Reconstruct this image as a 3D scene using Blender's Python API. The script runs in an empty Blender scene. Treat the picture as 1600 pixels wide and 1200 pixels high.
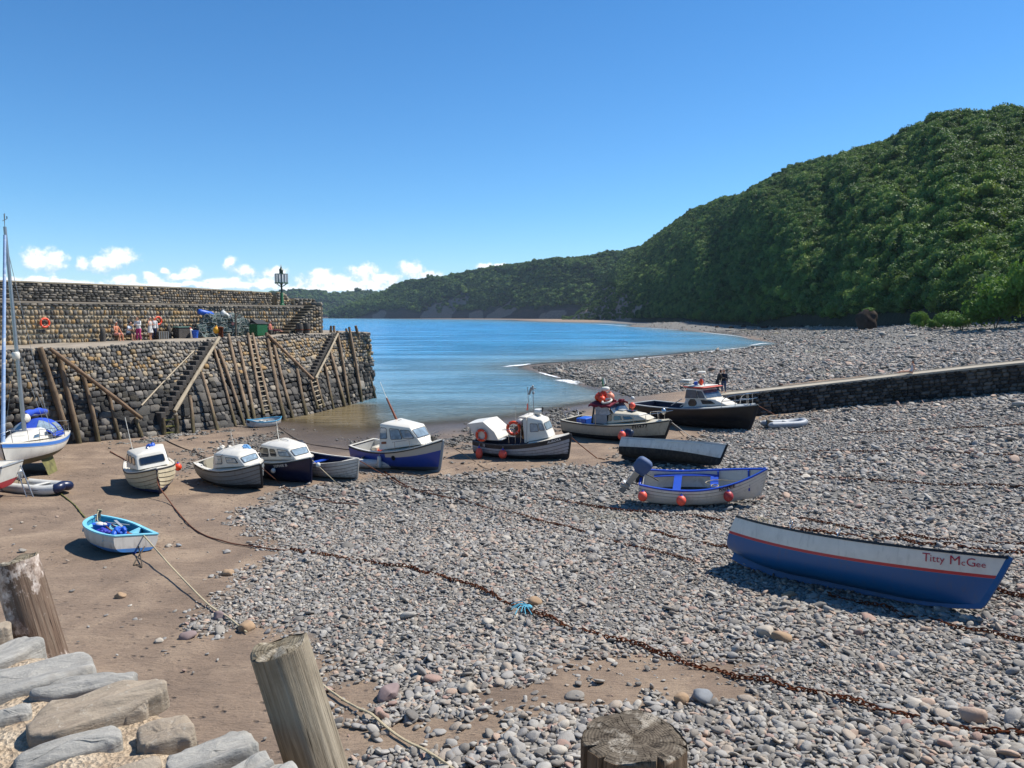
import bpy, bmesh, math, random
import numpy as np
from mathutils import Vector, Matrix, Euler
sc = bpy.context.scene
COL = sc.collection
R = math.radians
rng = np.random.default_rng(7)
random.seed(7)
PI = math.pi
# ------------------------------------------------------------------ camera
FPX = 1200.0
PITCH = math.atan(106 / FPX)
CZ = 8.2
cam_d = bpy.data.cameras.new("camera")
cam = bpy.data.objects.new("camera", cam_d)
COL.objects.link(cam)
cam.location = (0, 0, CZ)
cam.rotation_euler = (PI / 2 - PITCH, 0, 0)
cam_d.sensor_width = 36
cam_d.lens = 36 * FPX / 1600
cam_d.clip_start = 0.1
cam_d.clip_end = 60000
sc.camera = cam
SP, CP = math.sin(PITCH), math.cos(PITCH)

def ray(px, py):
    u = (px - 800) / FPX; v = (600 - py) / FPX
    d = np.array([u, v * SP + CP, v * CP - SP])
    return d / np.linalg.norm(d)

def at_z(px, py, z):
    d = ray(px, py); t = (z - CZ) / d[2]
    return Vector((d[0] * t, d[1] * t, z))

def at_d(px, py, y):
    d = ray(px, py); t = y / d[1]
    return Vector((d[0] * t, y, CZ + d[2] * t))

# ------------------------------------------------------------------ terrain: heights known at surveyed points
CTRL = """0 700 .45;110 692 .3;240 682 .2;330 668 .1;425 664 0;470 680 0;560 692 0;690 669 0;800 662 0;880 642 0;950 630 0;985 622 0;962 612 0;915 602 0;880 591 0;840 578 0;828 573 0;
600 655 -.35;500 655 -.25;750 630 -.8;840 610 -1;700 565 -3;600 525 -6;800 540 -5;
200 770 .35;190 870 .7;330 730 .25;500 740 .28;635 735 .22;820 715 .25;950 700 .3;1100 676 .5;1190 648 .7;1400 629 1.6;1600 613 2.6;1750 602 3.3;
300 1100 1.1;0 900 .8;700 900 1.0;1090 800 .9;1600 800 1.9;1350 930 1.4;800 1180 1.6;1600 1180 2.2;0 1180 1.3;1900 1000 2.4;-300 1000 1.0;-300 750 .6;
1150 600 .9;1300 585 2.4;1600 555 4.4;1750 545 5.2;1600 520 5.6;1600 500 7.3;1750 497 7.7;1450 505 6.3;1350 510 4.5;1250 514 3;1150 511 2;1400 545 2.6;1250 555 1.4;1050 580 .8;1000 590 .7;1100 600 .9;
1000 560 0;1100 550 0;1220 537 0;1160 524 0;1090 518 0;1000 511 0;920 504 0;800 499.5 0;600 497.2 0;450 496.7 0;
1100 535 -1.5;1000 530 -3;950 515 -3;880 552 -2;
1000 507 1.5;920 501.3 1.2;800 497.5 1.5;200 560 -4;400 540 -5;0 560 -4;-200 540 -5"""
_c = []
for t in CTRL.replace("\n", "").split(";"):
    a, b, z = map(float, t.split())
    p = at_z(a, b, z)
    _c.append((p.x, p.y, z))
_c = np.array(_c)
def _uv(x, y):
    d = np.hypot(x, y)
    return np.arctan2(x, y) * 1.0, np.log(d) * 0.55
_cu, _cv = _uv(_c[:, 0], _c[:, 1])
_RC = 0.03
def _phi(r2): return np.sqrt(r2 + _RC * _RC)
_n = len(_c)
_A = np.zeros((_n + 3, _n + 3))
_A[:_n, :_n] = _phi((_cu[:, None] - _cu) ** 2 + (_cv[:, None] - _cv) ** 2)
_A[:_n, _n:] = np.stack([np.ones(_n), _cu, _cv], 1)
_A[_n:, :_n] = _A[:_n, _n:].T
_A[:_n, :_n] += np.eye(_n) * 1e-4
_w = np.linalg.solve(_A, np.concatenate([_c[:, 2], [0, 0, 0]]))
def G(x, y):
    x = np.asarray(x, float); y = np.asarray(y, float)
    u, v = _uv(x, y)
    v = np.clip(v, math.log(9) * .55, math.log(5000) * .55)
    out = np.full(u.shape, _w[_n])
    out = out + _w[_n + 1] * u + _w[_n + 2] * v
    for i in range(_n):
        out = out + _w[i] * _phi((u - _cu[i]) ** 2 + (v - _cv[i]) ** 2)
    return np.clip(out, -7, 9)
_ts = np.exp(np.linspace(math.log(8), math.log(4500), 900))
def at(px, py):
    d = ray(px, py); h = math.hypot(d[0], d[1])
    t = _ts / h
    z = CZ + d[2] * t - G(d[0] * t, d[1] * t)
    k = int(np.argmax(z < 0)) if (z < 0).any() else len(t) - 1
    if k > 0:
        f = z[k - 1] / (z[k - 1] - z[k]); tt = t[k - 1] + f * (t[k] - t[k - 1])
    else: tt = t[0]
    x, y = d[0] * tt, d[1] * tt
    return Vector((x, y, float(G(x, y))))
def gz(x, y): return float(G(x, y))
def to_px(p):
    x, y, z = p[0], p[1], p[2] - CZ
    dz = y * CP - z * SP; dy = y * SP + z * CP
    return 800 + FPX * x / dz, 600 - FPX * dy / dz

# ------------------------------------------------------------------ node helpers
def newmat(name):
    m = bpy.data.materials.new(name); m.use_nodes = True
    return m, m.node_tree.nodes, m.node_tree.links, m.node_tree.nodes['Principled BSDF']
def rgb(h, k=1.0):
    if isinstance(h, str):
        c = [int(h[i:i + 2], 16) / 255 for i in (0, 2, 4)]
        c = [x / 12.92 if x < .04045 else ((x + .055) / 1.055) ** 2.4 for x in c]
    else: c = h
    return (c[0] * k, c[1] * k, c[2] * k, 1)
def noise(N, L, vec, scale, detail=4, rough=.55, dist=0):
    n = N.new('ShaderNodeTexNoise'); n.inputs['Scale'].default_value = scale
    n.inputs['Detail'].default_value = detail; n.inputs['Roughness'].default_value = rough
    n.inputs['Distortion'].default_value = dist
    if vec: L.new(vec, n.inputs['Vector'])
    return n.outputs['Fac']
def ramp(N, L, fac, stops, interp='LINEAR'):
    n = N.new('ShaderNodeValToRGB'); e = n.color_ramp.elements; n.color_ramp.interpolation = interp
    while len(e) < len(stops): e.new(0.5)
    for i, (p, c) in enumerate(stops):
        e[i].position = p; e[i].color = c if len(c) == 4 else (*c, 1)
    L.new(fac, n.inputs[0]); return n.outputs[0]
def mix(N, L, fac, a, b, mode='MIX'):
    n = N.new('ShaderNodeMix'); n.data_type = 'RGBA'; n.blend_type = mode
    for s, v in ((0, fac), (6, a), (7, b)):
        if hasattr(v, 'links'): L.new(v, n.inputs[s])
        else: n.inputs[s].default_value = v
    return n.outputs[2]
def mth(N, L, op, a, b=None, c=None, clamp=False):
    n = N.new('ShaderNodeMath'); n.operation = op; n.use_clamp = clamp
    for s, v in enumerate((a, b, c)):
        if v is None: continue
        if hasattr(v, 'links'): L.new(v, n.inputs[s])
        else: n.inputs[s].default_value = v
    return n.outputs[0]
def sstep(N, L, v, lo, hi):
    n = N.new('ShaderNodeMapRange'); n.interpolation_type = 'SMOOTHSTEP'
    L.new(v, n.inputs[0]); n.inputs[1].default_value = lo; n.inputs[2].default_value = hi
    return n.outputs[0]
def bump(N, L, h, strength, dist, normal=None):
    n = N.new('ShaderNodeBump'); n.inputs['Strength'].default_value = strength; n.inputs['Distance'].default_value = dist
    L.new(h, n.inputs['Height'])
    if normal: L.new(normal, n.inputs['Normal'])
    return n.outputs[0]
def attr(N, name, kind='GEOMETRY'):
    n = N.new('ShaderNodeAttribute'); n.attribute_name = name; n.attribute_type = kind
    return n
def objc(N): return N.new('ShaderNodeTexCoord').outputs['Object']
def posn(N): return N.new('ShaderNodeNewGeometry').outputs['Position']
def mapping(N, L, vec, scale=(1, 1, 1), loc=(0, 0, 0), rot=(0, 0, 0)):
    n = N.new('ShaderNodeMapping'); L.new(vec, n.inputs[0])
    n.inputs['Scale'].default_value = scale; n.inputs['Location'].default_value = loc; n.inputs['Rotation'].default_value = rot
    return n.outputs[0]
_PM = {}
def pm(name, col, rough=.5, var=.12, vs=3.0, bmp=.15, bs=25, metal=0, spec=.5, dirt=None, dirt_amt=.35, dirt_scale=2.2, rnd=0.0, stretch=(1, 1, 1)):
    """painted / plain surface with tone variation, blotches of dirt and a little relief"""
    if name in _PM: return _PM[name]
    m, N, L, P = newmat(name)
    o = mapping(N, L, objc(N), stretch)
    c = rgb(col)
    n1 = noise(N, L, o, vs, 5)
    c1 = ramp(N, L, n1, [(.3, rgb(c, 1 - var)), (.7, rgb(c, 1 + var * .6))])
    if dirt:
        n2 = noise(N, L, o, dirt_scale, 8, .7, .6)
        f = mth(N, L, 'MULTIPLY', sstep(N, L, n2, .5, .72), dirt_amt)
        c1 = mix(N, L, f, c1, rgb(dirt))
    if rnd:
        oi = N.new('ShaderNodeObjectInfo')
        hs = N.new('ShaderNodeHueSaturation'); L.new(c1, hs.inputs['Color'])
        L.new(mth(N, L, 'MULTIPLY_ADD', oi.outputs['Random'], 2 * rnd, 1 - rnd), hs.inputs['Value']); c1 = hs.outputs[0]
    L.new(c1, P.inputs['Base Color'])
    P.inputs['Roughness'].default_value = rough; P.inputs['Metallic'].default_value = metal
    P.inputs['Specular IOR Level'].default_value = spec
    if bmp:
        n3 = noise(N, L, o, bs, 5)
        L.new(bump(N, L, n3, bmp, .02), P.inputs['Normal'])
    _PM[name] = m
    return m

# ------------------------------------------------------------------ mesh helpers
class MB:
    def __init__(s): s.v = []; s.f = []; s.mi = []; s.fa = None
    def add(s, V, F, m=0):
        b = len(s.v); s.v.extend([tuple(p) for p in V])
        for f in F: s.f.append(tuple(b + i for i in f)); s.mi.append(m)
        return s
    def box(s, c, d, rot=None, m=0, ch=0.0):
        hx, hy, hz = d[0] / 2, d[1] / 2, d[2] / 2
        M = rot if rot is not None else Matrix.Identity(3)
        if isinstance(M, Euler): M = M.to_matrix()
        c = Vector(c)
        if ch <= 0:
            V = [c + M @ Vector((x * hx, y * hy, z * hz)) for x in (-1, 1) for y in (-1, 1) for z in (-1, 1)]
            return s.add(V, [(0, 1, 3, 2), (4, 6, 7, 5), (0, 4, 5, 1), (2, 3, 7, 6), (0, 2, 6, 4), (1, 5, 7, 3)], m)
        ch = min(ch, hx * .9, hy * .9, hz * .9)
        rings = []
        for z, k in ((-hz, 1), (-hz + ch, 0), (hz - ch, 0), (hz, 1)):
            X, Y = hx - ch * k, hy - ch * k; e = ch * .999
            e = min(e, X, Y)
            rings.append([c + M @ Vector(p) for p in ((X - e, -Y, z), (X, -Y + e, z), (X, Y - e, z), (X - e, Y, z), (-X + e, Y, z), (-X, Y - e, z), (-X, -Y + e, z), (-X + e, -Y, z))])
        return s.loft(rings, True, True, True, m)
    def loft(s, rings, closed=True, cap0=False, cap1=False, m=0):
        n = len(rings[0]); V = [p for r in rings for p in r]; F = []
        for i in range(len(rings) - 1):
            for j in range(n if closed else n - 1):
                k = (j + 1) % n
                F.append((i * n + j, i * n + k, (i + 1) * n + k, (i + 1) * n + j))
        if cap0: F.append(tuple(range(n - 1, -1, -1)))
        if cap1: F.append(tuple((len(rings) - 1) * n + j for j in range(n)))
        return s.add(V, F, m)
    def tube(s, pts, r, n=8, m=0, caps=True, closed=False, flat=None):
        pts = [Vector(p) for p in pts]; k = len(pts)
        rs = r if hasattr(r, '__len__') else [r] * k
        rings = []; up = None
        for i, p in enumerate(pts):
            if closed: t = pts[(i + 1) % k] - pts[i - 1]
            else: t = pts[min(i + 1, k - 1)] - pts[max(i - 1, 0)]
            t.normalize() if t.length > 1e-9 else None
            if up is None:
                a = Vector((0, 0, 1)) if abs(t.z) < .9 else Vector((1, 0, 0))
                up = (a - t * a.dot(t)).normalized()
            else:
                up = (up - t * up.dot(t))
                up = up.normalized() if up.length > 1e-6 else Vector((0, 0, 1))
            w = t.cross(up)
            rings.append([p + (up * math.cos(2 * PI * j / n) + w * math.sin(2 * PI * j / n)) * rs[i] for j in range(n)])
        if closed: rings.append(rings[0])
        return s.loft(rings, True, caps and not closed, caps and not closed, m)
    def bar(s, a, b, r, n=8, m=0, r2=None):
        return s.tube([a, b], [r, r if r2 is None else r2], n, m)
    def beam(s, a, b, w, h, m=0, up=(0, 0, 1), ch=0.0):
        a = Vector(a); b = Vector(b); t = (b - a); l = t.length; t.normalize()
        u = Vector(up); u = (u - t * u.dot(t)).normalized(); v = u.cross(t)
        M = Matrix((t, v, u)).transposed()
        return s.box((a + b) / 2, (l, w, h), M, m, ch)
    def lathe(s, prof, n=16, c=(0, 0, 0), M=None, m=0):
        c = Vector(c); M = M or Matrix.Identity(3)
        rings = [[c + M @ Vector((r * math.cos(2 * PI * j / n), r * math.sin(2 * PI * j / n), z)) for j in range(n)] for r, z in prof]
        return s.loft(rings, True, True, True, m)
    def ell(s, c, r, n=12, k=8, M=None, m=0, e=1.0):
        c = Vector(c); M = M or Matrix.Identity(3)
        if not hasattr(r, '__len__'): r = (r, r, r)
        sg = lambda x: math.copysign(abs(x) ** e, x)
        rings = []
        for i in range(k + 1):
            a = -PI / 2 + PI * i / k; a = max(min(a, PI / 2 - .02), -PI / 2 + .02)
            rings.append([c + M @ Vector((r[0] * sg(math.cos(a)) * sg(math.cos(2 * PI * j / n)), r[1] * sg(math.cos(a)) * sg(math.sin(2 * PI * j / n)), r[2] * sg(math.sin(a)))) for j in range(n)])
        return s.loft(rings, True, True, True, m)
    def torus(s, c, Rr, r, n=24, k=8, M=None, m=0):
        c = Vector(c); M = M or Matrix.Identity(3)
        return s.tube([c + M @ Vector((Rr * math.cos(2 * PI * i / n), Rr * math.sin(2 * PI * i / n), 0)) for i in range(n)], r, k, m, closed=True)
    def prism(s, poly, a, b, m=0):
        """poly: list of points (Vector) ; extruded by vector from a offset to b offset"""
        A = [Vector(p) + Vector(a) for p in poly]; B = [Vector(p) + Vector(b) for p in poly]
        return s.loft([A, B], True, True, True, m)
    def build(s, name, mats, parent=None, smooth=35, fix=True):
        me = bpy.data.meshes.new(name)
        me.from_pydata(s.v, [], s.f)
        if not isinstance(mats, (list, tuple)): mats = [mats]
        for x in mats: me.materials.append(x)
        if len(mats) > 1: me.polygons.foreach_set('material_index', s.mi)
        if fix:
            bm = bmesh.new(); bm.from_mesh(me); bmesh.ops.recalc_face_normals(bm, faces=bm.faces); bm.to_mesh(me); bm.free()
        if smooth:
            me.polygons.foreach_set('use_smooth', [True] * len(me.polygons))
            me.set_sharp_from_angle(angle=R(smooth))
        o = bpy.data.objects.new(name, me); COL.objects.link(o)
        if parent: o.parent = parent
        return o
def tag(o, label, cat, group=None):
    o['label'] = label; o['category'] = cat
    if group: o['group'] = group
    return o
def thing(name, label, cat, loc=(0, 0, 0), rz=0, group=None, rot=None):
    o = bpy.data.objects.new(name, None); COL.objects.link(o)
    o.empty_display_size = .2
    o.location = loc; o.rotation_euler = rot or (0, 0, rz)
    return tag(o, label, cat, group)
def copy_tree(o, parent=None):
    c = o.copy(); COL.objects.link(c); c.parent = parent
    for ch in o.children: copy_tree(ch, c)
    return c
def struct(o, kind='structure'): o['kind'] = kind; return o
def arr_attr(me, name, typ, dom, data):
    a = me.attributes.new(name, typ, dom)
    key = {'FLOAT': 'value', 'INT': 'value', 'FLOAT_VECTOR': 'vector', 'FLOAT_COLOR': 'color'}[typ]
    a.data.foreach_set(key, np.asarray(data).ravel())
def grid_mesh(name, X, Y, Z, mats, smooth=True, keep=None):
    """X,Y,Z arrays (n,m) -> quad sheet"""
    n, m = X.shape
    V = np.stack([X, Y, Z], -1).reshape(-1, 3)
    idx = np.arange(n * m).reshape(n, m)
    F = np.stack([idx[:-1, :-1], idx[:-1, 1:], idx[1:, 1:], idx[1:, :-1]], -1).reshape(-1, 4)
    if keep is not None:
        k = (keep.reshape(-1)[F]).any(1); F = F[k]
    me = bpy.data.meshes.new(name)
    me.vertices.add(len(V)); me.vertices.foreach_set('co', V.ravel())
    me.loops.add(F.size); me.loops.foreach_set('vertex_index', F.ravel().astype(np.int32))
    me.polygons.add(len(F)); me.polygons.foreach_set('loop_start', np.arange(0, F.size, 4, dtype=np.int32))
    me.update(calc_edges=True); me.validate()
    if smooth: me.polygons.foreach_set('use_smooth', [True] * len(me.polygons))
    for x in (mats if isinstance(mats, (list, tuple)) else [mats]): me.materials.append(x)
    o = bpy.data.objects.new(name, me); COL.objects.link(o)
    return o
def scatter(name, protos, pos, rot, scl, idx, mat, kind='stuff'):
    """ONE object: prototype shapes + points, copies made inside the object's own node tree"""
    V = []; F = []; pid = []
    for k, (pv, pf) in enumerate(protos):
        b = len(V); V.extend(map(tuple, pv)); F.extend([tuple(b + i for i in f) for f in pf]); pid += [k + 1] * len(pv)
    nb = len(V); n = len(pos)
    me = bpy.data.meshes.new(name); me.from_pydata(V, [], F)
    me.vertices.add(n)
    co = np.zeros((nb + n, 3)); co[:nb] = np.array(V); co[nb:] = pos
    me.vertices.foreach_set('co', co.ravel())
    me.polygons.foreach_set('use_smooth', [True] * len(me.polygons))
    z3 = np.zeros((nb, 3))
    arr_attr(me, 'proto', 'INT', 'POINT', np.array(pid + [0] * n, dtype=np.int32))
    arr_attr(me, 'pick', 'INT', 'POINT', np.concatenate([np.zeros(nb, np.int32), np.asarray(idx, np.int32)]))
    arr_attr(me, 'rot', 'FLOAT_VECTOR', 'POINT', np.concatenate([z3, rot]))
    arr_attr(me, 'scl', 'FLOAT_VECTOR', 'POINT', np.concatenate([z3, scl]))
    me.materials.append(mat)
    o = bpy.data.objects.new(name, me); COL.objects.link(o); o['kind'] = kind
    g = bpy.data.node_groups.new(name + '_nodes', 'GeometryNodeTree')
    g.interface.new_socket('Geometry', in_out='INPUT', socket_type='NodeSocketGeometry')
    g.interface.new_socket('Geometry', in_out='OUTPUT', socket_type='NodeSocketGeometry')
    N, L = g.nodes, g.links
    gi = N.new('NodeGroupInput'); go = N.new('NodeGroupOutput')
    def na(nm, t):
        a = N.new('GeometryNodeInputNamedAttribute'); a.data_type = t; a.inputs[0].default_value = nm; return a.outputs[0]
    pr = na('proto', 'INT')
    def sep(k):
        c = N.new('FunctionNodeCompare'); c.data_type = 'INT'; c.operation = 'EQUAL'
        L.new(pr, c.inputs[2]); c.inputs[3].default_value = k
        s = N.new('GeometryNodeSeparateGeometry'); s.domain = 'POINT'
        L.new(gi.outputs[0], s.inputs[0]); L.new(c.outputs[0], s.inputs[1]); return s.outputs[0]
    j = N.new('GeometryNodeJoinGeometry')
    for k in range(len(protos)):
        t = N.new('GeometryNodeGeometryToInstance'); L.new(sep(k + 1), t.inputs[0]); L.new(t.outputs[0], j.inputs[0])
    ip = N.new('GeometryNodeInstanceOnPoints')
    L.new(sep(0), ip.inputs['Points']); L.new(j.outputs[0], ip.inputs['Instance'])
    ip.inputs['Pick Instance'].default_value = True
    L.new(na('pick', 'INT'), ip.inputs['Instance Index'])
    L.new(na('rot', 'FLOAT_VECTOR'), ip.inputs['Rotation'])
    L.new(na('scl', 'FLOAT_VECTOR'), ip.inputs['Scale'])
    L.new(ip.outputs[0], go.inputs[0])
    md = o.modifiers.new('scatter', 'NODES'); md.node_group = g
    return o
def inside(poly, x, y):
    x = np.asarray(x); y = np.asarray(y); r = np.zeros(x.shape, bool)
    n = len(poly); j = n - 1
    for i in range(n):
        xi, yi = poly[i][:2]; xj, yj = poly[j][:2]
        c = ((yi > y) != (yj > y)) & (x < (xj - xi) * (y - yi) / (yj - yi + 1e-12) + xi)
        r ^= c; j = i
    return r
def vnoise(x, y, seed=0):
    """smooth value noise, numpy"""
    x = np.asarray(x, float); y = np.asarray(y, float)
    xi = np.floor(x).astype(np.int64); yi = np.floor(y).astype(np.int64); fx = x - xi; fy = y - yi
    fx = fx * fx * (3 - 2 * fx); fy = fy * fy * (3 - 2 * fy)
    def h(a, b):
        t = (a * 374761393 + b * 668265263 + seed * 1442695041) & 0x7fffffff
        t = ((t ^ (t >> 13)) * 1274126177) & 0x7fffffff
        return ((t ^ (t >> 16)) & 0xffff) / 65535.0
    return (h(xi, yi) * (1 - fx) + h(xi + 1, yi) * fx) * (1 - fy) + (h(xi, yi + 1) * (1 - fx) + h(xi + 1, yi + 1) * fx) * fy
def fbm(x, y, o=4, seed=0):
    s = 0; a = .5
    for k in range(o):
        s = s + a * vnoise(x * 2 ** k, y * 2 ** k, seed + k); a *= .5
    return s / (1 - .5 ** o)

# ------------------------------------------------------------------ light
SUN = Vector((0.90, 0.40, 0)).normalized()
SEL = R(54)
SDIR = Vector((SUN.x * math.cos(SEL), SUN.y * math.cos(SEL), math.sin(SEL)))
sl = bpy.data.lights.new("sun", 'SUN'); sl.energy = 4.8; sl.angle = R(.53); sl.color = (1, .955, .88)
so = bpy.data.objects.new("sun", sl); COL.objects.link(so); so.location = (60, 40, 120)
so.rotation_euler = (-SDIR).to_track_quat('-Z', 'Y').to_euler()
W = bpy.data.worlds.new("World"); sc.world = W; W.use_nodes = True
N, L = W.node_tree.nodes, W.node_tree.links
sky = N.new('ShaderNodeTexSky'); sky.sky_type = 'NISHITA'; sky.sun_disc = False
sky.sun_elevation = SEL; sky.sun_rotation = math.atan2(SUN.x, SUN.y)
sky.air_density = 1.0; sky.dust_density = 0.0; sky.ozone_density = 4.0; sky.altitude = 10
tc = N.new('ShaderNodeTexCoord').outputs['Generated']
sx = N.new('ShaderNodeSeparateXYZ'); L.new(tc, sx.inputs[0])
az = mth(N, L, 'ARCTAN2', sx.outputs[0], sx.outputs[1])
el = mth(N, L, 'ARCSINE', sx.outputs[2])
cv = N.new('ShaderNodeCombineXYZ'); L.new(az, cv.inputs[0]); L.new(el, cv.inputs[1])
# fair-weather cumulus low over the sea: billows gathered round a few centres, flat-based
CL = [(72, 408, 34, 21), (50, 414, 16, 8), (160, 412, 40, 13), (186, 405, 34, 18), (126, 412, 12, 12), (233, 432, 14, 7), (258, 424, 9, 7), (298, 424, 18, 13), (285, 433, 30, 8), (362, 413, 15, 12), (384, 424, 26, 11), (430, 427, 24, 12), (60, 436, 40, 6), (190, 438, 30, 7), (240, 440, 22, 7), (345, 440, 40, 8), (420, 442, 40, 8), (500, 428, 24, 11), (515, 440, 60, 13), (568, 424, 28, 15), (600, 438, 44, 12), (642, 420, 26, 16), (668, 430, 28, 9), (560, 446, 90, 10), (760, 417, 24, 7), (782, 414, 14, 5), (20, 438, 30, 6), (300, 447, 330, 7), (120, 443, 120, 6), (540, 452, 120, 8), (-90, 410, 60, 20), (-200, 425, 50, 16)]
wn = N.new('ShaderNodeTexNoise'); wn.inputs['Scale'].default_value = 40; wn.inputs['Detail'].default_value = 3; L.new(cv.outputs[0], wn.inputs['Vector'])
wv = N.new('ShaderNodeVectorMath'); wv.operation = 'MULTIPLY_ADD'
L.new(wn.outputs['Color'], wv.inputs[0]); wv.inputs[1].default_value = (.022, .014, 0)
of = N.new('ShaderNodeVectorMath'); of.operation = 'ADD'; L.new(cv.outputs[0], of.inputs[0]); of.inputs[1].default_value = (-.011, -.007, 0)
L.new(of.outputs[0], wv.inputs[2])
ws = N.new('ShaderNodeSeparateXYZ'); L.new(wv.outputs[0], ws.inputs[0])
fld = None; low = None
for (px, py, rx, ry) in CL:
    d = ray(px, py); a0 = math.atan2(d[0], d[1]); e0 = math.asin(d[2])
    k = 1 / FPX * math.cos(a0)
    dx = mth(N, L, 'DIVIDE', mth(N, L, 'SUBTRACT', ws.outputs[0], a0), rx * k * 1.05)
    dy = mth(N, L, 'DIVIDE', mth(N, L, 'SUBTRACT', ws.outputs[1], e0), ry / FPX * 1.1)
    q = mth(N, L, 'SUBTRACT', 1.0, mth(N, L, 'SQRT', mth(N, L, 'ADD', mth(N, L, 'MULTIPLY', dx, dx), mth(N, L, 'MULTIPLY', dy, dy))))
    fld = q if fld is None else mth(N, L, 'MAXIMUM', fld, q)
    lq = mth(N, L, 'ADD', q, mth(N, L, 'MULTIPLY', dy, .38))
    low = lq if low is None else mth(N, L, 'MAXIMUM', low, lq)
bn = noise(N, L, cv.outputs[0], 95, 7, .62)
bn2 = noise(N, L, cv.outputs[0], 48, 4, .5)
f1 = mth(N, L, 'ADD', fld, mth(N, L, 'MULTIPLY', mth(N, L, 'SUBTRACT', bn, .5), 1.1))
den = sstep(N, L, f1, .0, .62)
shade = mth(N, L, 'ADD', low, mth(N, L, 'MULTIPLY', mth(N, L, 'SUBTRACT', bn, .5), 2.2))
ccol = ramp(N, L, shade, [(.0, (.40, .60, .85, 1)), (.3, (.62, .74, .90, 1)), (.65, (.95, .97, 1.0, 1))])
up = sstep(N, L, el, .004, .02)
den = mth(N, L, 'MULTIPLY', mth(N, L, 'MULTIPLY', den, up), .93)
cs = N.new('ShaderNodeVectorMath'); cs.operation = 'SCALE'; L.new(ccol, cs.inputs[0]); cs.inputs['Scale'].default_value = 9.6
skh = N.new('ShaderNodeHueSaturation'); L.new(sky.outputs[0], skh.inputs['Color'])
skh.inputs['Saturation'].default_value = 1.1; skh.inputs['Value'].default_value = 1.0
tint = ramp(N, L, mth(N, L, 'DIVIDE', el, .55), [(0, (.80, .98, 1.18, 1)), (.25, (.60, .90, 1.09, 1)), (1, (.40, .78, .97, 1))])
skt = mix(N, L, 1.0, skh.outputs[0], tint, 'MULTIPLY')
mx = mix(N, L, den, skt, cs.outputs[0])
SKYK = .095
L.new(mx, N['Background'].inputs[0]); N['Background'].inputs[1].default_value = SKYK
sc.view_settings.view_transform = 'Standard'; sc.view_settings.look = 'None'
sc.view_settings.exposure = .58; sc.view_settings.gamma = 1; sc.view_settings.use_curve_mapping = False
sc.render.engine = 'CYCLES'
sc.cycles.use_denoising = True; sc.cycles.denoising_input_passes = 'RGB_ALBEDO_NORMAL'; sc.cycles.sample_clamp_direct = 6; sc.cycles.sample_clamp_indirect = 4
sc.cycles.max_bounces = 6; sc.cycles.diffuse_bounces = 3; sc.cycles.glossy_bounces = 3
sc.cycles.transparent_max_bounces = 12; sc.cycles.caustics_reflective = False; sc.cycles.caustics_refractive = False
# ------------------------------------------------------------------ ground sheet
def pxpoly(s): return [at(*map(float, t.split())) for t in s.split(';')]
PEB_IN = pxpoly("365 805;440 768;560 748;740 744;900 724;966 736;972 702;1080 692;1130 674;1200 656;1300 640;1450 628;1600 614;1900 600;2500 640;2700 900;2400 1300;1600 1400;1000 1330;560 1300;520 1120;500 1060;480 1015;400 990;330 975;350 940;385 900;440 880;470 858;415 838")
PEB_FAR = pxpoly("1140 611;1060 612;985 621;962 612;915 602;880 591;840 578;828 573;900 567;1000 561;1100 551;1222 537;1160 523;1090 517;1000 510.5;920 503.6;1000 500;1600 496;1760 497;2000 500;2000 560;1600 566;1400 585")
PATCH = [(300, 668, 75, 14, .8), (275, 733, 55, 16, .5), (400, 690, 60, 18, .6), (330, 705, 60, 12, .4), (440, 720, 60, 14, .5), (770, 683, 70, 18, .9), (690, 690, 60, 10, .7), (870, 655, 40, 14, .8), (560, 690, 40, 8, .4), (600, 745, 60, 8, .4), (640, 1010, 8, 4, 0)]
SANDP = [(1000, 1055, 230, 50), (850, 1085, 150, 32), (650, 1150, 160, 30), (560, 1085, 50, 30), (1100, 1085, 120, 16)]
PAT = [(at(a, b), at(a + rx, b), at(a, b - ry), k) for a, b, rx, ry, k in PATCH]
SAN = [(at(a, b), at(a + rx, b), at(a, b - ry)) for a, b, rx, ry in SANDP]
def ell_in(c, ex, ey, x, y):
    rx = abs(ex.x - c.x) + 1e-6; ry = abs(ey.y - c.y) + 1e-6
    return 1 - np.hypot((x - c.x) / rx, (y - c.y) / ry)
def pebble_density(x, y):
    """0..1 how much of the ground is stones"""
    d = np.hypot(x, y)
    jx = (fbm(x * .7, y * .7, 3, 5) - .5); jy = (fbm(x * .7, y * .7, 3, 9) - .5)
    k = 2.2
    acc = 0
    for i in range(6):
        a = i * PI / 3; r = .35 + .02 * d * .6
        acc = acc + inside(PEB_IN, x + jx * k + r * math.cos(a), y + jy * k + r * math.sin(a))
    out = acc / 6.0
    far = inside(PEB_FAR, x + jx * .02 * d, y + jy * .02 * d).astype(float)
    out = np.maximum(out, far)
    n = fbm(x * 1.1, y * 1.1, 4, 21)
    for c, ex, ey, kk in PAT:
        q = ell_in(c, ex, ey, x, y) + (n - .5) * 2.2
        out = np.maximum(out, np.clip(q * 2, 0, 1) * kk)
    for c, ex, ey in SAN:
        q = ell_in(c, ex, ey, x, y) + (n - .5) * 1.3
        out = out * (1 - np.clip(q * 2.2, 0, .95))
    return out
na_, nd_ = 420, 640
AZ = np.linspace(R(-68), R(68), na_); LD = np.linspace(math.log(5), math.log(4300), nd_)
DD, AA = np.meshgrid(np.exp(LD), AZ, indexing='ij')
GX = DD * np.sin(AA); GY = DD * np.cos(AA)
GZ = G(GX, GY)
PD = pebble_density(GX, GY)
und = (fbm(GX * .35, GY * .35, 4, 3) - .5) * .16 * np.clip(1.4 - DD / 90, 0.2, 1)
sandr = (fbm(GX * 1.6, GY * 3.2, 4, 17) - .5) * .055 * np.clip(1.6 - DD / 40, 0, 1) * (1 - PD)
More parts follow.
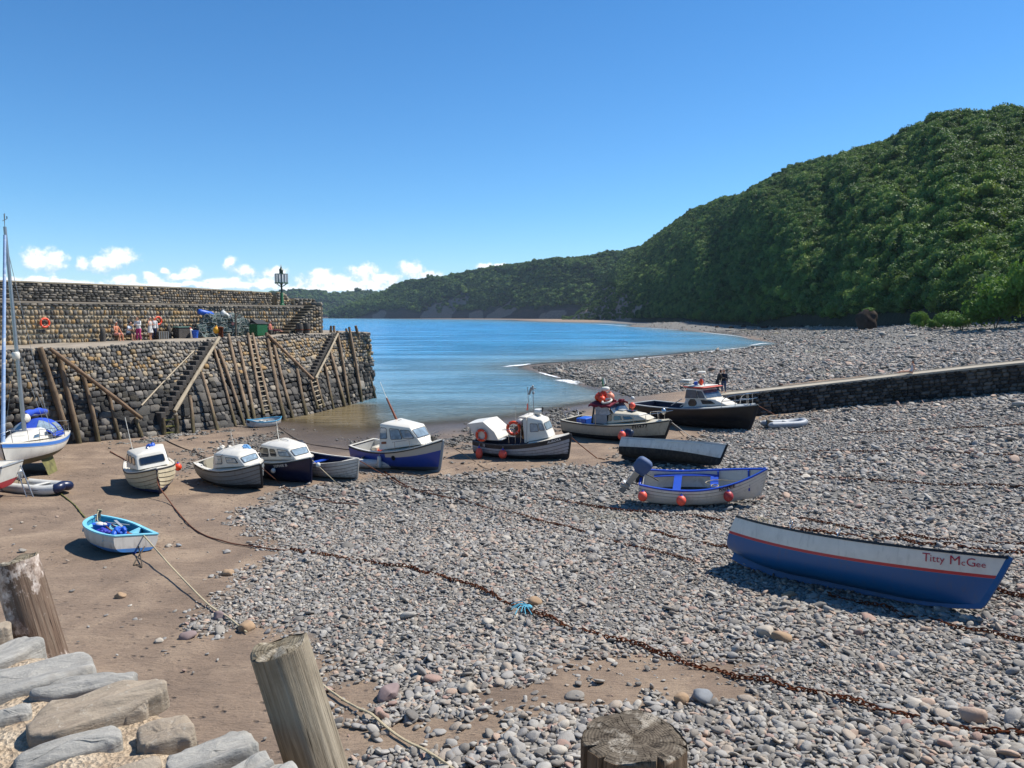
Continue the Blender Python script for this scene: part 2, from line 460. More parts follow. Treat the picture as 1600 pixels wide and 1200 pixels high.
GZ2 = GZ + np.where(GZ > -.5, und * np.clip(GZ * 3, 0.15, 1), 0) + sandr
m, N, L, P = newmat('beach_sand_and_shingle')
p = posn(N)
a = attr(N, 'stones').outputs['Fac']; wet = attr(N, 'wet').outputs['Fac']
n1 = noise(N, L, p, .55, 6, .6, .4); n2 = noise(N, L, p, 7, 6, .65)
st = mapping(N, L, p, (1.0, 3.2, 1), rot=(0, 0, R(12)))
n3 = noise(N, L, st, 1.6, 7, .68, .8)
n4 = noise(N, L, st, 5.5, 5, .7, 1.2)
sand = ramp(N, L, n1, [(.28, rgb('6c5b4c')), (.5, rgb('85715e')), (.72, rgb('9e8972'))])
sand = mix(N, L, mth(N, L, 'MULTIPLY', sstep(N, L, n3, .56, .70), .55), sand, rgb('4d4036'))
sand = mix(N, L, mth(N, L, 'MULTIPLY', sstep(N, L, n4, .57, .66), .75), sand, rgb('3f3228'))
sand = mix(N, L, mth(N, L, 'MULTIPLY', n2, .35), sand, rgb('786655'))
shin = ramp(N, L, noise(N, L, p, 5, 5, .7), [(.3, rgb('4c4a46')), (.6, rgb('73706a')), (.75, rgb('8b867d'))])
fo = N.new('ShaderNodeTexVoronoi'); fo.inputs['Scale'].default_value = 2.6; fo.inputs['Randomness'].default_value = 1; L.new(mapping(N, L, p, (1, 1.5, 1), rot=(0, 0, R(30))), fo.inputs['Vector'])
pit = mth(N, L, 'MULTIPLY', mth(N, L, 'SUBTRACT', 1, sstep(N, L, mth(N, L, 'ADD', fo.outputs['Distance'], mth(N, L, 'MULTIPLY', n2, .22)), .16, .34)), sstep(N, L, noise(N, L, p, .22, 4, .6), .46, .58))
sand = mix(N, L, mth(N, L, 'MULTIPLY', pit, .42), sand, rgb('4a3d32'))
c = mix(N, L, sstep(N, L, a, .25, .8), sand, shin)
c = mix(N, L, mth(N, L, 'MULTIPLY', wet, .72), c, rgb('3a332b'))
L.new(c, P.inputs['Base Color'])
L.new(mth(N, L, 'MULTIPLY_ADD', wet, -.5, .92), P.inputs['Roughness'])
hb = mth(N, L, 'ADD', mth(N, L, 'MULTIPLY_ADD', pit, -1.6, mth(N, L, 'MULTIPLY', n2, .4)), mth(N, L, 'ADD', n3, mth(N, L, 'MULTIPLY', n4, .6)))
L.new(bump(N, L, hb, .8, .09), P.inputs['Normal'])
ground = grid_mesh('beach', GX, GY, GZ2, m); struct(ground)
arr_attr(ground.data, 'stones', 'FLOAT', 'POINT', PD)
wetv = np.clip(1 - (GZ2 - .02) / .16, 0, 1) * (GX < 12) * (DD < 90) + np.clip(1 - GZ2 / .5, 0, 1) * ((GX >= 12) | (DD >= 90)) * .7
arr_attr(ground.data, 'wet', 'FLOAT', 'POINT', np.clip(wetv, 0, 1))

# ------------------------------------------------------------------ sea
LD2 = np.linspace(math.log(20), math.log(26000), 420)
D2, A2 = np.meshgrid(np.exp(LD2), np.linspace(R(-68), R(60), 460), indexing='ij')
SX = D2 * np.sin(A2); SY = D2 * np.cos(A2)
SG = G(SX, SY) + (fbm(SX * .35, SY * .35, 4, 3) - .5) * .16 * .15
SG = np.where((D2 > 5500), -7, SG)
m, N, L, P = newmat('sea_water')
dep = attr(N, 'depth').outputs['Fac']; p = posn(N)
silt_reflection = attr(N, 'silt_reflection').outputs['Fac']
c = ramp(N, L, mth(N, L, 'DIVIDE', dep, 7.0), [(0, rgb('6f6450')), (.035, rgb('6d7a78')), (.12, rgb('6d95a8')), (.4, rgb('4b95c2')), (1, rgb('3f92cc'))])
cl = noise(N, L, mapping(N, L, p, (.008, .004, 1)), 1, 5, .6)
c = mix(N, L, mth(N, L, 'MULTIPLY', sstep(N, L, cl, .42, .65), .35), c, rgb('3a9cc4'))
c = mix(N, L, silt_reflection, c, rgb('74674d'))
L.new(c, P.inputs['Base Color'])
P.inputs['Roughness'].default_value = .06; P.inputs['IOR'].default_value = 1.33
w1 = noise(N, L, mapping(N, L, p, (.55, 1.5, 1), rot=(0, 0, R(-14))), 1.0, 5, .62, .3)
w2 = noise(N, L, mapping(N, L, p, (.09, .26, 1), rot=(0, 0, R(10))), 1.0, 4, .6)
calm = mth(N, L, 'MULTIPLY_ADD', silt_reflection, -.8, 1.0)
nb = bump(N, L, mth(N, L, 'MULTIPLY', w1, calm), 1.0, .6)
nb = bump(N, L, w2, .9, 1.3, nb)
w3 = noise(N, L, mapping(N, L, p, (.018, .075, 1), rot=(0, 0, R(-6))), 1.0, 5, .65)
nb = bump(N, L, mth(N, L, 'MULTIPLY', w3, calm), .65, 3.0, nb)
L.new(nb, P.inputs['Normal']); L.new(mth(N, L, 'MULTIPLY_ADD', sstep(N, L, w3, .42, .6), .16, .05), P.inputs['Roughness'])
L.new(sstep(N, L, dep, .0, .22), P.inputs['Alpha'])
sea = grid_mesh('sea', SX, SY, np.zeros_like(SX), m, keep=SG < .06); struct(sea)
arr_attr(sea.data, 'depth', 'FLOAT', 'POINT', np.clip(-SG, 0, 7))
hc = at(500, 655)
murk_refl = np.clip(1.25 - np.hypot((SX - hc.x) / 17, (SY - hc.y) / 17), 0, 1)
# murky water and the quay's reflection, painted as one brown zone off its end
q1 = at_z(586, 632, 0); q2 = at_z(615, 700, 0)
side = ((q2.x - q1.x) * (SY - q1.y) - (q2.y - q1.y) * (SX - q1.x)) / math.hypot(q2.x - q1.x, q2.y - q1.y)
murk_refl = np.clip(.5 - side * .35, 0, 1) * (SY < q1.y + 2) * np.clip((q1.y + 2 - SY) / 2, 0, 1)
murk_refl = np.maximum(murk_refl, np.clip(1 + (SG - .0) / .25, 0, 1) * .35 * (D2 < 80))
arr_attr(sea.data, 'silt_reflection', 'FLOAT', 'POINT', murk_refl)

# ------------------------------------------------------------------ hills
def interp(tab, x):
    t = np.array(tab, float); return np.interp(x, t[:, 0], t[:, 1])
def hill(name, cols, foot_d, foot_z, sky_y, run, tree_h, amp, seed, mat_, n=220, mrow=90, back=260, conv=.8, cliff=.1):
    pxs = np.linspace(cols[0], cols[1], n)
    u = (pxs - 800) / FPX
    fd = interp(foot_d, pxs); fz = interp(foot_z, pxs); rn = interp(run, pxs)
    sy = interp(sky_y, pxs)
    v = (600 - sy) / FPX
    tanel = (v * CP - SP) / np.sqrt((v * SP + CP) ** 2 + u ** 2)
    tz = CZ + tanel * (fd + rn) - tree_h
    tz = np.maximum(tz, fz + 2)
    t = np.linspace(0, 1, mrow)
    T, _ = np.meshgrid(t, pxs, indexing='ij')
    prof = np.where(T < .06, T / .06 * cliff, cliff + (1 - cliff) * (1 - (1 - (T - .06) / .94).clip(0, 1) ** (1 / conv)))
    D = fd + rn * T
    Z = fz + (tz - fz) * prof
    az_ = np.arctan2(u, (v * SP + CP))
    X = D * np.sin(az_); Y = D * np.cos(az_)
    nz = (fbm(X / 110, Y / 110, 2, seed) - .5) * 2
    gul = (fbm((pxs[None, :] + 90 * T) / 105 + 3, T * .9 + 5, 3, seed + 40) - .5) * 3.8
    fade = np.sin(np.clip(T, 0, 1) * PI) ** .7
    Z = Z + (nz * amp * .5 + gul * amp) * fade
    # land behind the crest
    bt = np.linspace(0.06, 1, 12)[:, None]
    Db = (fd + rn) + back * bt; Xb = Db * np.sin(az_); Yb = Db * np.cos(az_); Zb = tz - bt * back * .06 - (bt ** 2) * 20
    Zf = fz - 2.5 + 0 * fz
    X = np.vstack([X[:1], X, Xb]); Y = np.vstack([Y[:1], Y, Yb]); Z = np.vstack([Zf[None], Z, Zb])
    o = grid_mesh(name, X, Y, Z, mat_); struct(o)
    return o, (X, Y, Z, np.vstack([T[:1], T, 1 + bt + 0 * u]))
m, N, L, P = newmat('hill_soil_and_rock'); HILLM = m
p = posn(N); nn = noise(N, L, p, .05, 7, .65); n2 = noise(N, L, mapping(N, L, p, (1, 1, .35)), .35, 6, .7)
c = mix(N, L, sstep(N, L, nn, .45, .6), rgb('232b1b'), rgb('2f3322'))
bare = attr(N, 'bare').outputs['Fac']
rock = ramp(N, L, n2, [(.3, rgb('2c2724')), (.55, rgb('453d38')), (.8, rgb('62574e'))])
rock = mix(N, L, sstep(N, L, bare, .55, .9), rock, ramp(N, L, n2, [(.3, rgb('5a5049')), (.55, rgb('7a6d63')), (.8, rgb('94867a'))]))
c = mix(N, L, sstep(N, L, bare, 0, .45), c, rock)
L.new(c, P.inputs['Base Color']); P.inputs['Roughness'].default_value = 1
L.new(bump(N, L, n2, .9, 2.5), P.inputs['Normal'])
near_sky = [(880, 497), (900, 487), (925, 460), (950, 432), (968, 402), (985, 392), (1000, 382), (1080, 327), (1150, 302), (1200, 272), (1250, 247), (1300, 236), (1350, 222), (1400, 205), (1450, 190), (1500, 176), (1560, 172), (1600, 174), (1760, 172), (1950, 185)]
H1, A1 = hill('hill', (880, 1950), [(880, 1650), (920, 1420), (1000, 950), (1100, 600), (1200, 430), (1350, 300), (1500, 235), (1600, 205), (1760, 170), (1950, 150)], [(880, .5), (1000, 2), (1150, 2.5), (1250, 3.5), (1350, 5), (1450, 6.8), (1600, 7.6), (1950, 8)],
    near_sky, [(880, 60), (940, 380), (1000, 680), (1100, 600), (1200, 480), (1350, 370), (1600, 310), (1950, 270)], 9, 16, 11, HILLM, n=360, mrow=120)
mid_sky = [(515, 495), (535, 484), (560, 472), (580, 463), (600, 456), (620, 446), (640, 441), (700, 432), (740, 423), (770, 418), (800, 414), (850, 409), (880, 406), (920, 401), (960, 396), (1010, 388), (1060, 380)]
H2, A2_ = hill('hill', (515, 1060), [(515, 3000), (600, 2800), (700, 2500), (850, 2000), (1060, 1600)], [(500, .8), (1060, .8)], mid_sky, [(515, 60), (600, 260), (1060, 320)], 6, 26, 31, HILLM, n=200, mrow=80)
far_sky = [(300, 470), (400, 462), (440, 457), (470, 454), (500, 455), (540, 457), (570, 457), (600, 459), (640, 462), (700, 466)]
H3, A3 = hill('hill', (300, 700), [(300, 4100), (700, 3500)], [(300, .8), (700, .8)], far_sky, [(300, 380), (700, 380)], 7, 24, 51, HILLM, n=140, mrow=60)
# ------------------------------------------------------------------ stones
def ico(sub=2, seed=0, flat=(1, 1, 1), cuts=5, rough=.08, cutd=(.55, .85)):
    bm = bmesh.new(); bmesh.ops.create_icosphere(bm, subdivisions=sub, radius=1)
    r = np.random.default_rng(seed)
    V = np.array([v.co[:] for v in bm.verts]); F = [[v.index for v in f.verts] for f in bm.faces]; bm.free()
    for _ in range(cuts):
        n = r.normal(size=3); n /= np.linalg.norm(n); c = r.uniform(*cutd)
        d = V @ n; V = V - np.outer(np.maximum(d - c, 0) * .85, n)
    ph = r.uniform(0, 6, 9)
    w = 1 + rough * (np.sin(V[:, 0] * 3.1 + ph[0]) * np.sin(V[:, 1] * 2.7 + ph[1]) + .6 * np.sin(V[:, 2] * 4.3 + ph[2] + V[:, 0] * 3))
    return V * w[:, None] * np.array(flat), F
protos = [ico(2, s, (1, r2, h * .85), c + 4, .07, (.42, .82)) for s, r2, h, c in ((1, .74, .42, 4), (2, .82, .5, 6), (3, .6, .38, 5), (4, .88, .36, 4), (5, .7, .55, 8), (6, .78, .46, 7), (7, .55, .5, 6), (8, .9, .6, 9))]
m, N, L, P = newmat('shingle_stone')
oi = N.new('ShaderNodeObjectInfo').outputs['Random']
base = ramp(N, L, oi, [(0, rgb('716c66')), (.14, rgb('8b8884')), (.27, rgb('7e7c7a')), (.38, rgb('a09c95')), (.48, rgb('89837a')), (.57, rgb('9a8c7d')), (.66, rgb('7b756d')), (.74, rgb('a98f7c')), (.80, rgb('928f8a')), (.87, rgb('b0a89b')), (.92, rgb('94766a')), (.96, rgb('5b5855')), (1, rgb('b3aca0'))], 'CONSTANT')
ob = objc(N)
rv = N.new('ShaderNodeVectorMath'); rv.operation = 'ADD'; L.new(ob, rv.inputs[0]); L.new(mth(N, L, 'MULTIPLY', oi, 57.0), rv.inputs[1])
g1 = noise(N, L, rv.outputs[0], 2.2, 6, .7); g2 = noise(N, L, rv.outputs[0], 9, 4, .7)
base = mix(N, L, mth(N, L, 'MULTIPLY', sstep(N, L, g1, .45, .7), .35), base, rgb('6f665c'))
base = mix(N, L, mth(N, L, 'MULTIPLY', g2, .3), base, rgb('aaa396'))
p = posn(N)
ps = N.new('ShaderNodeSeparateXYZ'); L.new(p, ps.inputs[0])
zz = ps.outputs[2]
weed = mth(N, L, 'MULTIPLY', mth(N, L, 'SUBTRACT', 1.0, sstep(N, L, mth(N, L, 'ADD', zz, mth(N, L, 'MULTIPLY', noise(N, L, p, .25, 5), 1.0)), .5, 1.2)), .75)
base = mix(N, L, weed, base, mix(N, L, noise(N, L, p, 1.3, 3), rgb('37352e'), rgb('54524a')))
gr = mth(N, L, 'MULTIPLY', sstep(N, L, noise(N, L, mapping(N, L, p, (.05, .05, .05)), 1, 5, .65), .57, .7), .45)
base = mix(N, L, gr, base, rgb('6a6b43'))
L.new(base, P.inputs['Base Color'])
L.new(mth(N, L, 'MULTIPLY_ADD', weed, -.25, .78), P.inputs['Roughness'])
P.inputs['Specular IOR Level'].default_value = .3
L.new(bump(N, L, g2, .35, .03), P.inputs['Normal'])
STONE = m
def sample(n, dmin, dmax, azl, azr, power=1.0):
    """points in a sector, area-uniform in d**(2*power)"""
    q = rng.uniform(dmin ** (2 * power), dmax ** (2 * power), n) ** (1 / (2 * power)); a = rng.uniform(R(azl), R(azr), n)
    return q * np.sin(a), q * np.cos(a)
def stones(x, y, smin, smax, sig, sink=.35, tilt=.35, big=0.02):
    pd = pebble_density(x, y); k = rng.uniform(0, 1, len(x)) < pd
    z = G(x, y); k &= z > -.12
    x, y, z = x[k], y[k], z[k]
    n = len(x); d = np.hypot(x, y)
    z = z + (fbm(x * .35, y * .35, 4, 3) - .5) * .16 * np.clip(1.4 - d / 90, .2, 1) * np.clip(z * 3, .15, 1)
    s = np.clip(np.exp(rng.normal(0, sig, n)), .35, 3.2) * rng.uniform(smin, smax, n) * (.62 + .76 * fbm(x * .16, y * .3, 3, 91))
    bigm = rng.uniform(0, 1, n) < big; s = np.minimum(np.where(bigm, s * 1.5, s), smax * 2.1)
    rot = np.stack([rng.normal(0, tilt, n), rng.normal(0, tilt, n), rng.uniform(0, 6.28, n)], 1)
    sc_ = np.stack([s, s * rng.uniform(.8, 1.15, n), s * rng.uniform(.75, 1.2, n)], 1)
    pos = np.stack([x, y, z + s * (rng.uniform(-.1, .38, n)) + .0], 1)
    return pos, rot, sc_
B = []
def addst(n, d0, d1, a0, a1, *a, **k):
    x, y = sample(n, d0, d1, a0, a1); B.append(stones(x, y, *a, **k))
# nearer shingle: a carpet of fist to head sized cobbles
addst(135000, 9, 30, -24, 52, .04, .068, .33)
addst(23000, 9, 30, -24, 52, .068, .108, .24)
addst(1200, 9, 30, -24, 52, .12, .18, .2, big=.02)
addst(98000, 30, 72, -30, 46, .065, .11, .33)
addst(17000, 30, 72, -30, 46, .11, .17, .28)
addst(120000, 60, 150, -6, 38, .085, .16, .33)
addst(9000, 60, 150, 2, 38, .18, .32, .3, big=.03)
addst(60000, 150, 420, 0, 38, .17, .32, .35)
addst(5000, 150, 800, 4, 36, .35, .65, .4, big=.05)
# larger boulders along the bank right of the cove and beyond the slip
pos = np.concatenate([b[0] for b in B]); rot = np.concatenate([b[1] for b in B]); scl = np.concatenate([b[2] for b in B])
sh = scatter('shingle', protos, pos, rot, scl, rng.integers(0, len(protos), len(pos)), STONE)
# odd cobbles strewn over the sand
x, y = sample(1500, 11, 48, -34, 4); keep = (pebble_density(x, y) < .3) & (rng.uniform(0, 1, 1500) < .12 + .6 * (fbm(x * .25, y * .25, 3, 77) > .56)); x, y = x[keep], y[keep]
n = len(x); s = np.exp(rng.normal(-2.75, .45, n)).clip(.03, .2)
scatter('loose_pebbles', protos, np.stack([x, y, G(x, y) + s * .1 + .03], 1), np.stack([rng.normal(0, .2, n), rng.normal(0, .2, n), rng.uniform(0, 6, n)], 1), np.stack([s, s, s], 1), rng.integers(0, 8, n), STONE)

# ------------------------------------------------------------------ woods
def crown(seed, blobs=7, leaves=420, ls=.2, tall=.8):
    r = np.random.default_rng(seed); V = []; F = []
    cs = [(0, 0, .35, .62)]
    for i in range(blobs):
        a = i * 2.4 + r.uniform(-.4, .4); q = r.uniform(.35, .68)
        cs.append((q * math.cos(a), q * math.sin(a), r.uniform(.0, .75) * tall, r.uniform(.3, .48)))
    for (x, y, z, s) in cs:                      # dense hearts
        v, f = ico(1, int(r.integers(1e6)), (.8 * s, .8 * s, .72 * s), 2, .2)
        b = len(V); V += [(p[0] + x, p[1] + y, p[2] + z) for p in v]; F += [tuple(b + i for i in t) for t in f]
    per = leaves // len(cs)
    for (x, y, z, s) in cs:
        for _ in range(per):
            d = r.normal(size=3); d[2] = d[2] * .9 + .25; d /= np.linalg.norm(d)
            c = np.array([x, y, z]) + d * s * r.uniform(.78, 1.12) * np.array([1, 1, .9])
            nrm = d + r.normal(size=3) * .55; nrm /= np.linalg.norm(nrm)
            t = np.cross(nrm, r.normal(size=3)); t /= np.linalg.norm(t); bt = np.cross(nrm, t)
            a = ls * r.uniform(.55, 1.2); b_ = a * r.uniform(.5, .9)
            b = len(V)
            V += [tuple(c + t * a * .5), tuple(c + bt * b_ * .5 + nrm * a * .12), tuple(c - t * a * .5 - nrm * a * .08), tuple(c - bt * b_ * .5 + nrm * a * .1)]
            F.append((b, b + 1, b + 2, b + 3))
    return np.array(V), F
def leafmat(name, cols, rnd=True):
    m, N, L, P = newmat(name)
    oi = N.new('ShaderNodeObjectInfo').outputs['Random']
    p = posn(N)
    big = noise(N, L, p, .011, 4, .6); mid = noise(N, L, p, .9, 3, .6)
    f = mth(N, L, 'ADD', mth(N, L, 'MULTIPLY', oi if rnd else noise(N, L, p, .5, 2), .85), mth(N, L, 'MULTIPLY', mth(N, L, 'SUBTRACT', big, .42), .9))
    c = ramp(N, L, f, [(i / (len(cols) - 1), rgb(k)) for i, k in enumerate(cols)])
    c = mix(N, L, mth(N, L, 'MULTIPLY', mid, .35), c, mix(N, L, .5, c, rgb('4b5a2a')))
    L.new(c, P.inputs['Base Color']); P.inputs['Roughness'].default_value = .65; P.inputs['Specular IOR Level'].default_value = .25
    tr = N.new('ShaderNodeBsdfTranslucent'); L.new(mix(N, L, .4, c, rgb('6b7d25')), tr.inputs[0])
    ms = N.new('ShaderNodeMixShader'); ms.inputs[0].default_value = .3
    L.new(P.outputs[0], ms.inputs[1]); L.new(tr.outputs[0], ms.inputs[2])
    L.new(ms.outputs[0], N['Material Output'].inputs[0])
    return m
LEAF = leafmat('woodland_leaves', ['263c1e', '41602a', '325029', '5b7a3c', '4a6c3f', '708c42', '3a5a30', '8c9f52'])
LEAFN = leafmat('bright_leaves', ['466a2c', '5a7f34', '70943e'], False)
crowns = [crown(s, b, l, ls, t) for s, b, l, ls, t in ((1, 6, 1000, .17, .8), (2, 8, 1100, .17, .9), (3, 5, 900, .18, 1.1), (4, 7, 1000, .17, .6), (5, 9, 1200, .16, .8), (6, 6, 950, .17, 1.0))]
def wood(name, A, n, smin, smax, bare=None, tmin=.03, tmax=1.25, dens=None, vs=1.0):
    X, Y, Z, T = A
    nr, nc = X.shape
    # area-weighted face choice
    e1 = np.stack([X[1:, :-1] - X[:-1, :-1], Y[1:, :-1] - Y[:-1, :-1], Z[1:, :-1] - Z[:-1, :-1]], -1)
    e2 = np.stack([X[:-1, 1:] - X[:-1, :-1], Y[:-1, 1:] - Y[:-1, :-1], Z[:-1, 1:] - Z[:-1, :-1]], -1)
    ar = np.linalg.norm(np.cross(e1, e2), axis=-1)
    w = ar.copy(); tt = T[:-1, :-1]; w[(tt < tmin) | (tt > tmax)] = 0; w[tt < .03] *= 1.8
    w = w * (np.where(bare is None, 1, 1) if bare is None else 1)
    w /= w.sum()
    fi = rng.choice(w.size, n, p=w.ravel()); i, j = np.unravel_index(fi, w.shape)
    a = rng.uniform(0, 1, n)[:, None]; b = rng.uniform(0, 1, n)[:, None]
    P0 = np.stack([X[i, j], Y[i, j], Z[i, j]], -1); P = P0 + a * e1[i, j] + b * e2[i, j]
    k = np.ones(n, bool)
    if bare is not None: k = ~bare(P, T[i, j])
    P = P[k]; n = len(P)
    s = rng.uniform(smin, smax, n) * np.exp(rng.normal(0, .18, n)) * (.75 + .5 * fbm(P[:, 0] / 40, P[:, 1] / 40, 3, 8))
    P[:, 2] += s * .35
    rot = np.stack([rng.normal(0, .12, n), rng.normal(0, .12, n), rng.uniform(0, 6.28, n)], 1)
    scl = np.stack([s, s * rng.uniform(.85, 1.15, n), s * vs * rng.uniform(.8, 1.25, n)], 1)
    return scatter(name, crowns, P, rot, scl, rng.integers(0, len(crowns), n), LEAF)
def scree(x0, x1, w0, seed, px_lo, px_hi):
    pass
def px_np(P):
    x, y, z = P[:, 0], P[:, 1], P[:, 2] - CZ
    dz = y * CP - z * SP; dy = y * SP + z * CP
    return 800 + FPX * x / dz, 600 - FPX * dy / dz
# bare slips of rock: bands that run down the slope (bottom px, top px along the hillside)
SLIPS1 = [((905, 497), (955, 455), 15), ((948, 497), (985, 466), 13), ((975, 497), (1010, 478), 8), ((925, 497), (940, 480), 12)]
SLIPS2 = [((672, 497), (722, 470), 13), ((690, 497), (700, 482), 12), ((590, 497), (600, 488), 7), ((770, 497), (800, 478), 9), ((850, 497), (880, 488), 9), ((745, 497), (750, 490), 10)]
def slip_test(SL, X, Y, Z):
    P = np.stack([np.ravel(X), np.ravel(Y), np.ravel(Z)], 1)
    qx, qy = px_np(P); out = np.zeros(len(P))
    jit = (fbm(qx / 14, qy / 14, 3, 5) - .5) * 16
    for (a, b), (c, d), w in SL:
        t = np.clip(((qx - a) * (c - a) + (qy - b) * (d - b)) / ((c - a) ** 2 + (d - b) ** 2), 0, 1)
        dd = np.hypot(qx - (a + t * (c - a)), qy - (b + t * (d - b))) + jit * .6
        out = np.maximum(out, np.clip((w * (1 - .4 * t) - dd) / 3, 0, 1))
    return out.reshape(np.shape(X))
def cliff_foot(T, X, Y, hi):
    return np.clip((hi * (.5 + 1.0 * fbm(X / 35, Y / 35, 3, 4)) - T) / .02, 0, 1)
for Hh, Aa, SL, hi in ((H1, A1, SLIPS1, .001), (H2, A2_, SLIPS2, .09), (H3, A3, [], .12)):
    X, Y, Z, T = Aa
    b = np.maximum(slip_test([(p_, q_, w_ * 1.35) for p_, q_, w_ in SL], X, Y, Z) if SL else 0, .5 * cliff_foot(T, X, Y, hi))
    arr_attr(Hh.data, 'bare', 'FLOAT', 'POINT', b)
def bare1(P, t): return (slip_test([(p_, q_, w_ * 1.5) for p_, q_, w_ in SLIPS1], P[:, 0], P[:, 1], P[:, 2]) > .4) & (rng.uniform(0, 1, len(P)) < .9) | (t < .0005 * (.4 + 1.2 * fbm(P[:, 0] / 35, P[:, 1] / 35, 3, 4)))
def bare2(P, t): return (slip_test([(p_, q_, w_ * 1.5) for p_, q_, w_ in SLIPS2], P[:, 0], P[:, 1], P[:, 2]) > .4) & (rng.uniform(0, 1, len(P)) < .85) | (t < .11 * (.4 + 1.2 * fbm(P[:, 0] / 35, P[:, 1] / 35, 3, 4)))
def bare3(P, t):
    qx, qy = px_np(P)
    return (((np.abs(qx - 525) < 17 + rng.normal(0, 3, len(P))) & (qy < 460.5) & (qy > 456)) | (t < .1))
wood('wooded_hillside', A1, 52000, 1.9, 4.3, bare1, tmin=.0)
wood('distant_wood', A2_, 15000, 4, 8.5, bare2)
wood('far_wood', A3, 4500, 7, 13, bare3)
# ------------------------------------------------------------------ the quay
_ST = [(-150, 560, 6.15, -118, 712), (0, 549, 6.2, 35, 699), (62, 546, 6.22, 97, 693), (110, 543, 6.25, 150, 689), (200, 537.5, 6.3, 240, 679), (300, 533, 6.35, 338, 671), (340, 530, 6.4, 383, 667), (416, 525.5, 6.48, 442, 653), (527, 521, 6.56, 546, 629.5), (574, 519.5, 6.6, 588, 622)]
_E = np.array([at_z(a, b, z)[:] for a, b, z, _, _ in _ST])
_Bm = []
for _, _, _, a, b in _ST:
    p = at(a, b)
    if p.z < 0: p = at_z(a, b, 0)
    _Bm.append(p[:])
_Bm = np.array(_Bm)
_sv = np.concatenate([[0], np.cumsum(np.linalg.norm(np.diff((_E + _Bm)[:, :2] / 2, axis=0), axis=1))])
SMAX = _sv[-1]
_pe = [np.polyfit(_sv, _E[:, k], 4) for k in range(3)]; _pb = [np.polyfit(_sv, _Bm[:, k], 3) for k in (0, 1)]
def edge(s): return np.array([np.polyval(c, s) for c in _pe])
def basep(s): return np.array([np.polyval(_pb[0], s), np.polyval(_pb[1], s), 0.0])
def face(s, t):
    """t=0 at z=0, t=1 at the deck edge; a slightly hollow batter"""
    e = edge(s); b = basep(s); return b + (e - b) * t
def fnorm(s, t):
    a = face(s + .1, t) - face(s - .1, t); b = face(s, t + .02) - face(s, t - .02)
    n = np.cross(a, b); n /= np.linalg.norm(n)
    return n if n[0] > 0 else -n
def face_at(px, py, off=0.0):
    s, t = SMAX / 2, .5
    for _ in range(30):
        def f(s, t):
            q = face(s, t) + fnorm(s, t) * off; return np.array(to_px(q))
        r = np.array([px, py]) - f(s, t)
        J = np.stack([(f(s + .01, t) - f(s - .01, t)) / .02, (f(s, t + .001) - f(s, t - .001)) / .002], 1)
        ds = np.linalg.solve(J, r); s += float(np.clip(ds[0], -6, 6)); t += float(np.clip(ds[1], -.5, .5))
    return s, t
def fpt(px, py, off=0.0):
    s, t = face_at(px, py, off); return Vector(face(s, t) + fnorm(s, t) * off)

def super_tmpl(n=10, k=6, e=.55):
    mb = MB(); mb.ell((0, 0, 0), 1, n, k, e=e); return np.array(mb.v), mb.f
_T10 = super_tmpl(12, 6, .42); _T8 = super_tmpl(8, 4, .5)
def stonewall(name, items, mat_, parent, tmpl):
    """items: (centre, xdir, updir, outdir, hx, hy, hz, colour) -> ONE mesh of rounded stones"""
    TV, TF = tmpl; nv = len(TV); M = len(items)
    V = np.zeros((M * nv, 3)); C = np.ones((M * nv, 4))
    for i, (c, xd, ud, od, hx, hu, ho, col) in enumerate(items):
        j = 1 + rng.normal(0, .05, (nv, 1))
        a = rng.normal(0, .07); x2 = xd + ud * a; u2 = ud - xd * a
        sh = rng.normal(0, .12)
        T = TV * j
        V[i * nv:(i + 1) * nv] = np.asarray(c) + np.outer(T[:, 0] * hx * (1 + sh * T[:, 2]), x2) + np.outer(T[:, 2] * hu, u2) + np.outer(T[:, 1] * ho, od)
        C[i * nv:(i + 1) * nv, :3] = col
    F = [tuple(i * nv + q for q in f) for i in range(M) for f in TF]
    me = bpy.data.meshes.new(name); me.from_pydata(V.tolist(), [], F)
    me.polygons.foreach_set('use_smooth', [True] * len(me.polygons))
    bm = bmesh.new(); bm.from_mesh(me); bmesh.ops.recalc_face_normals(bm, faces=bm.faces); bm.to_mesh(me); bm.free()
    arr_attr(me, 'stone_col', 'FLOAT_COLOR', 'POINT', C)
    me.materials.append(mat_)
    o = bpy.data.objects.new(name, me); COL.objects.link(o); o.parent = parent
    return o
m, N, L, P = newmat('rubble_stone')
ca = attr(N, 'stone_col').outputs['Color']; p = posn(N)
g1 = noise(N, L, p, 3.5, 7, .7); g2 = noise(N, L, p, 16, 5, .7); g3 = noise(N, L, p, .6, 5, .6)
c = mix(N, L, mth(N, L, 'MULTIPLY', sstep(N, L, g1, .4, .68), .55), ca, mix(N, L, .45, ca, rgb('2e2b28')))
c = mix(N, L, mth(N, L, 'MULTIPLY', sstep(N, L, g2, .55, .75), .35), c, rgb('a79f90'))
c = mix(N, L, mth(N, L, 'MULTIPLY', sstep(N, L, g3, .55, .75), .3), c, rgb('5c5134'))
L.new(c, P.inputs['Base Color']); P.inputs['Roughness'].default_value = .9; P.inputs['Specular IOR Level'].default_value = .2
L.new(bump(N, L, mth(N, L, 'ADD', g1, mth(N, L, 'MULTIPLY', g2, .5)), .8, .06), P.inputs['Normal'])
RUB = m
MORTAR = pm('lime_mortar', 'b3a68e', .95, .35, 2.0, .6, 14, spec=.1, dirt='4a443b', dirt_amt=.7, dirt_scale=.9)
DARKJ = pm('dark_joints', '25231f', 1, .4, 1.2, .6, 9, spec=.1)
DECK = pm('quay_paving', '8f8577', .9, .2, .8, .5, 6, spec=.15, dirt='5d554a', dirt_amt=.5, dirt_scale=.5)
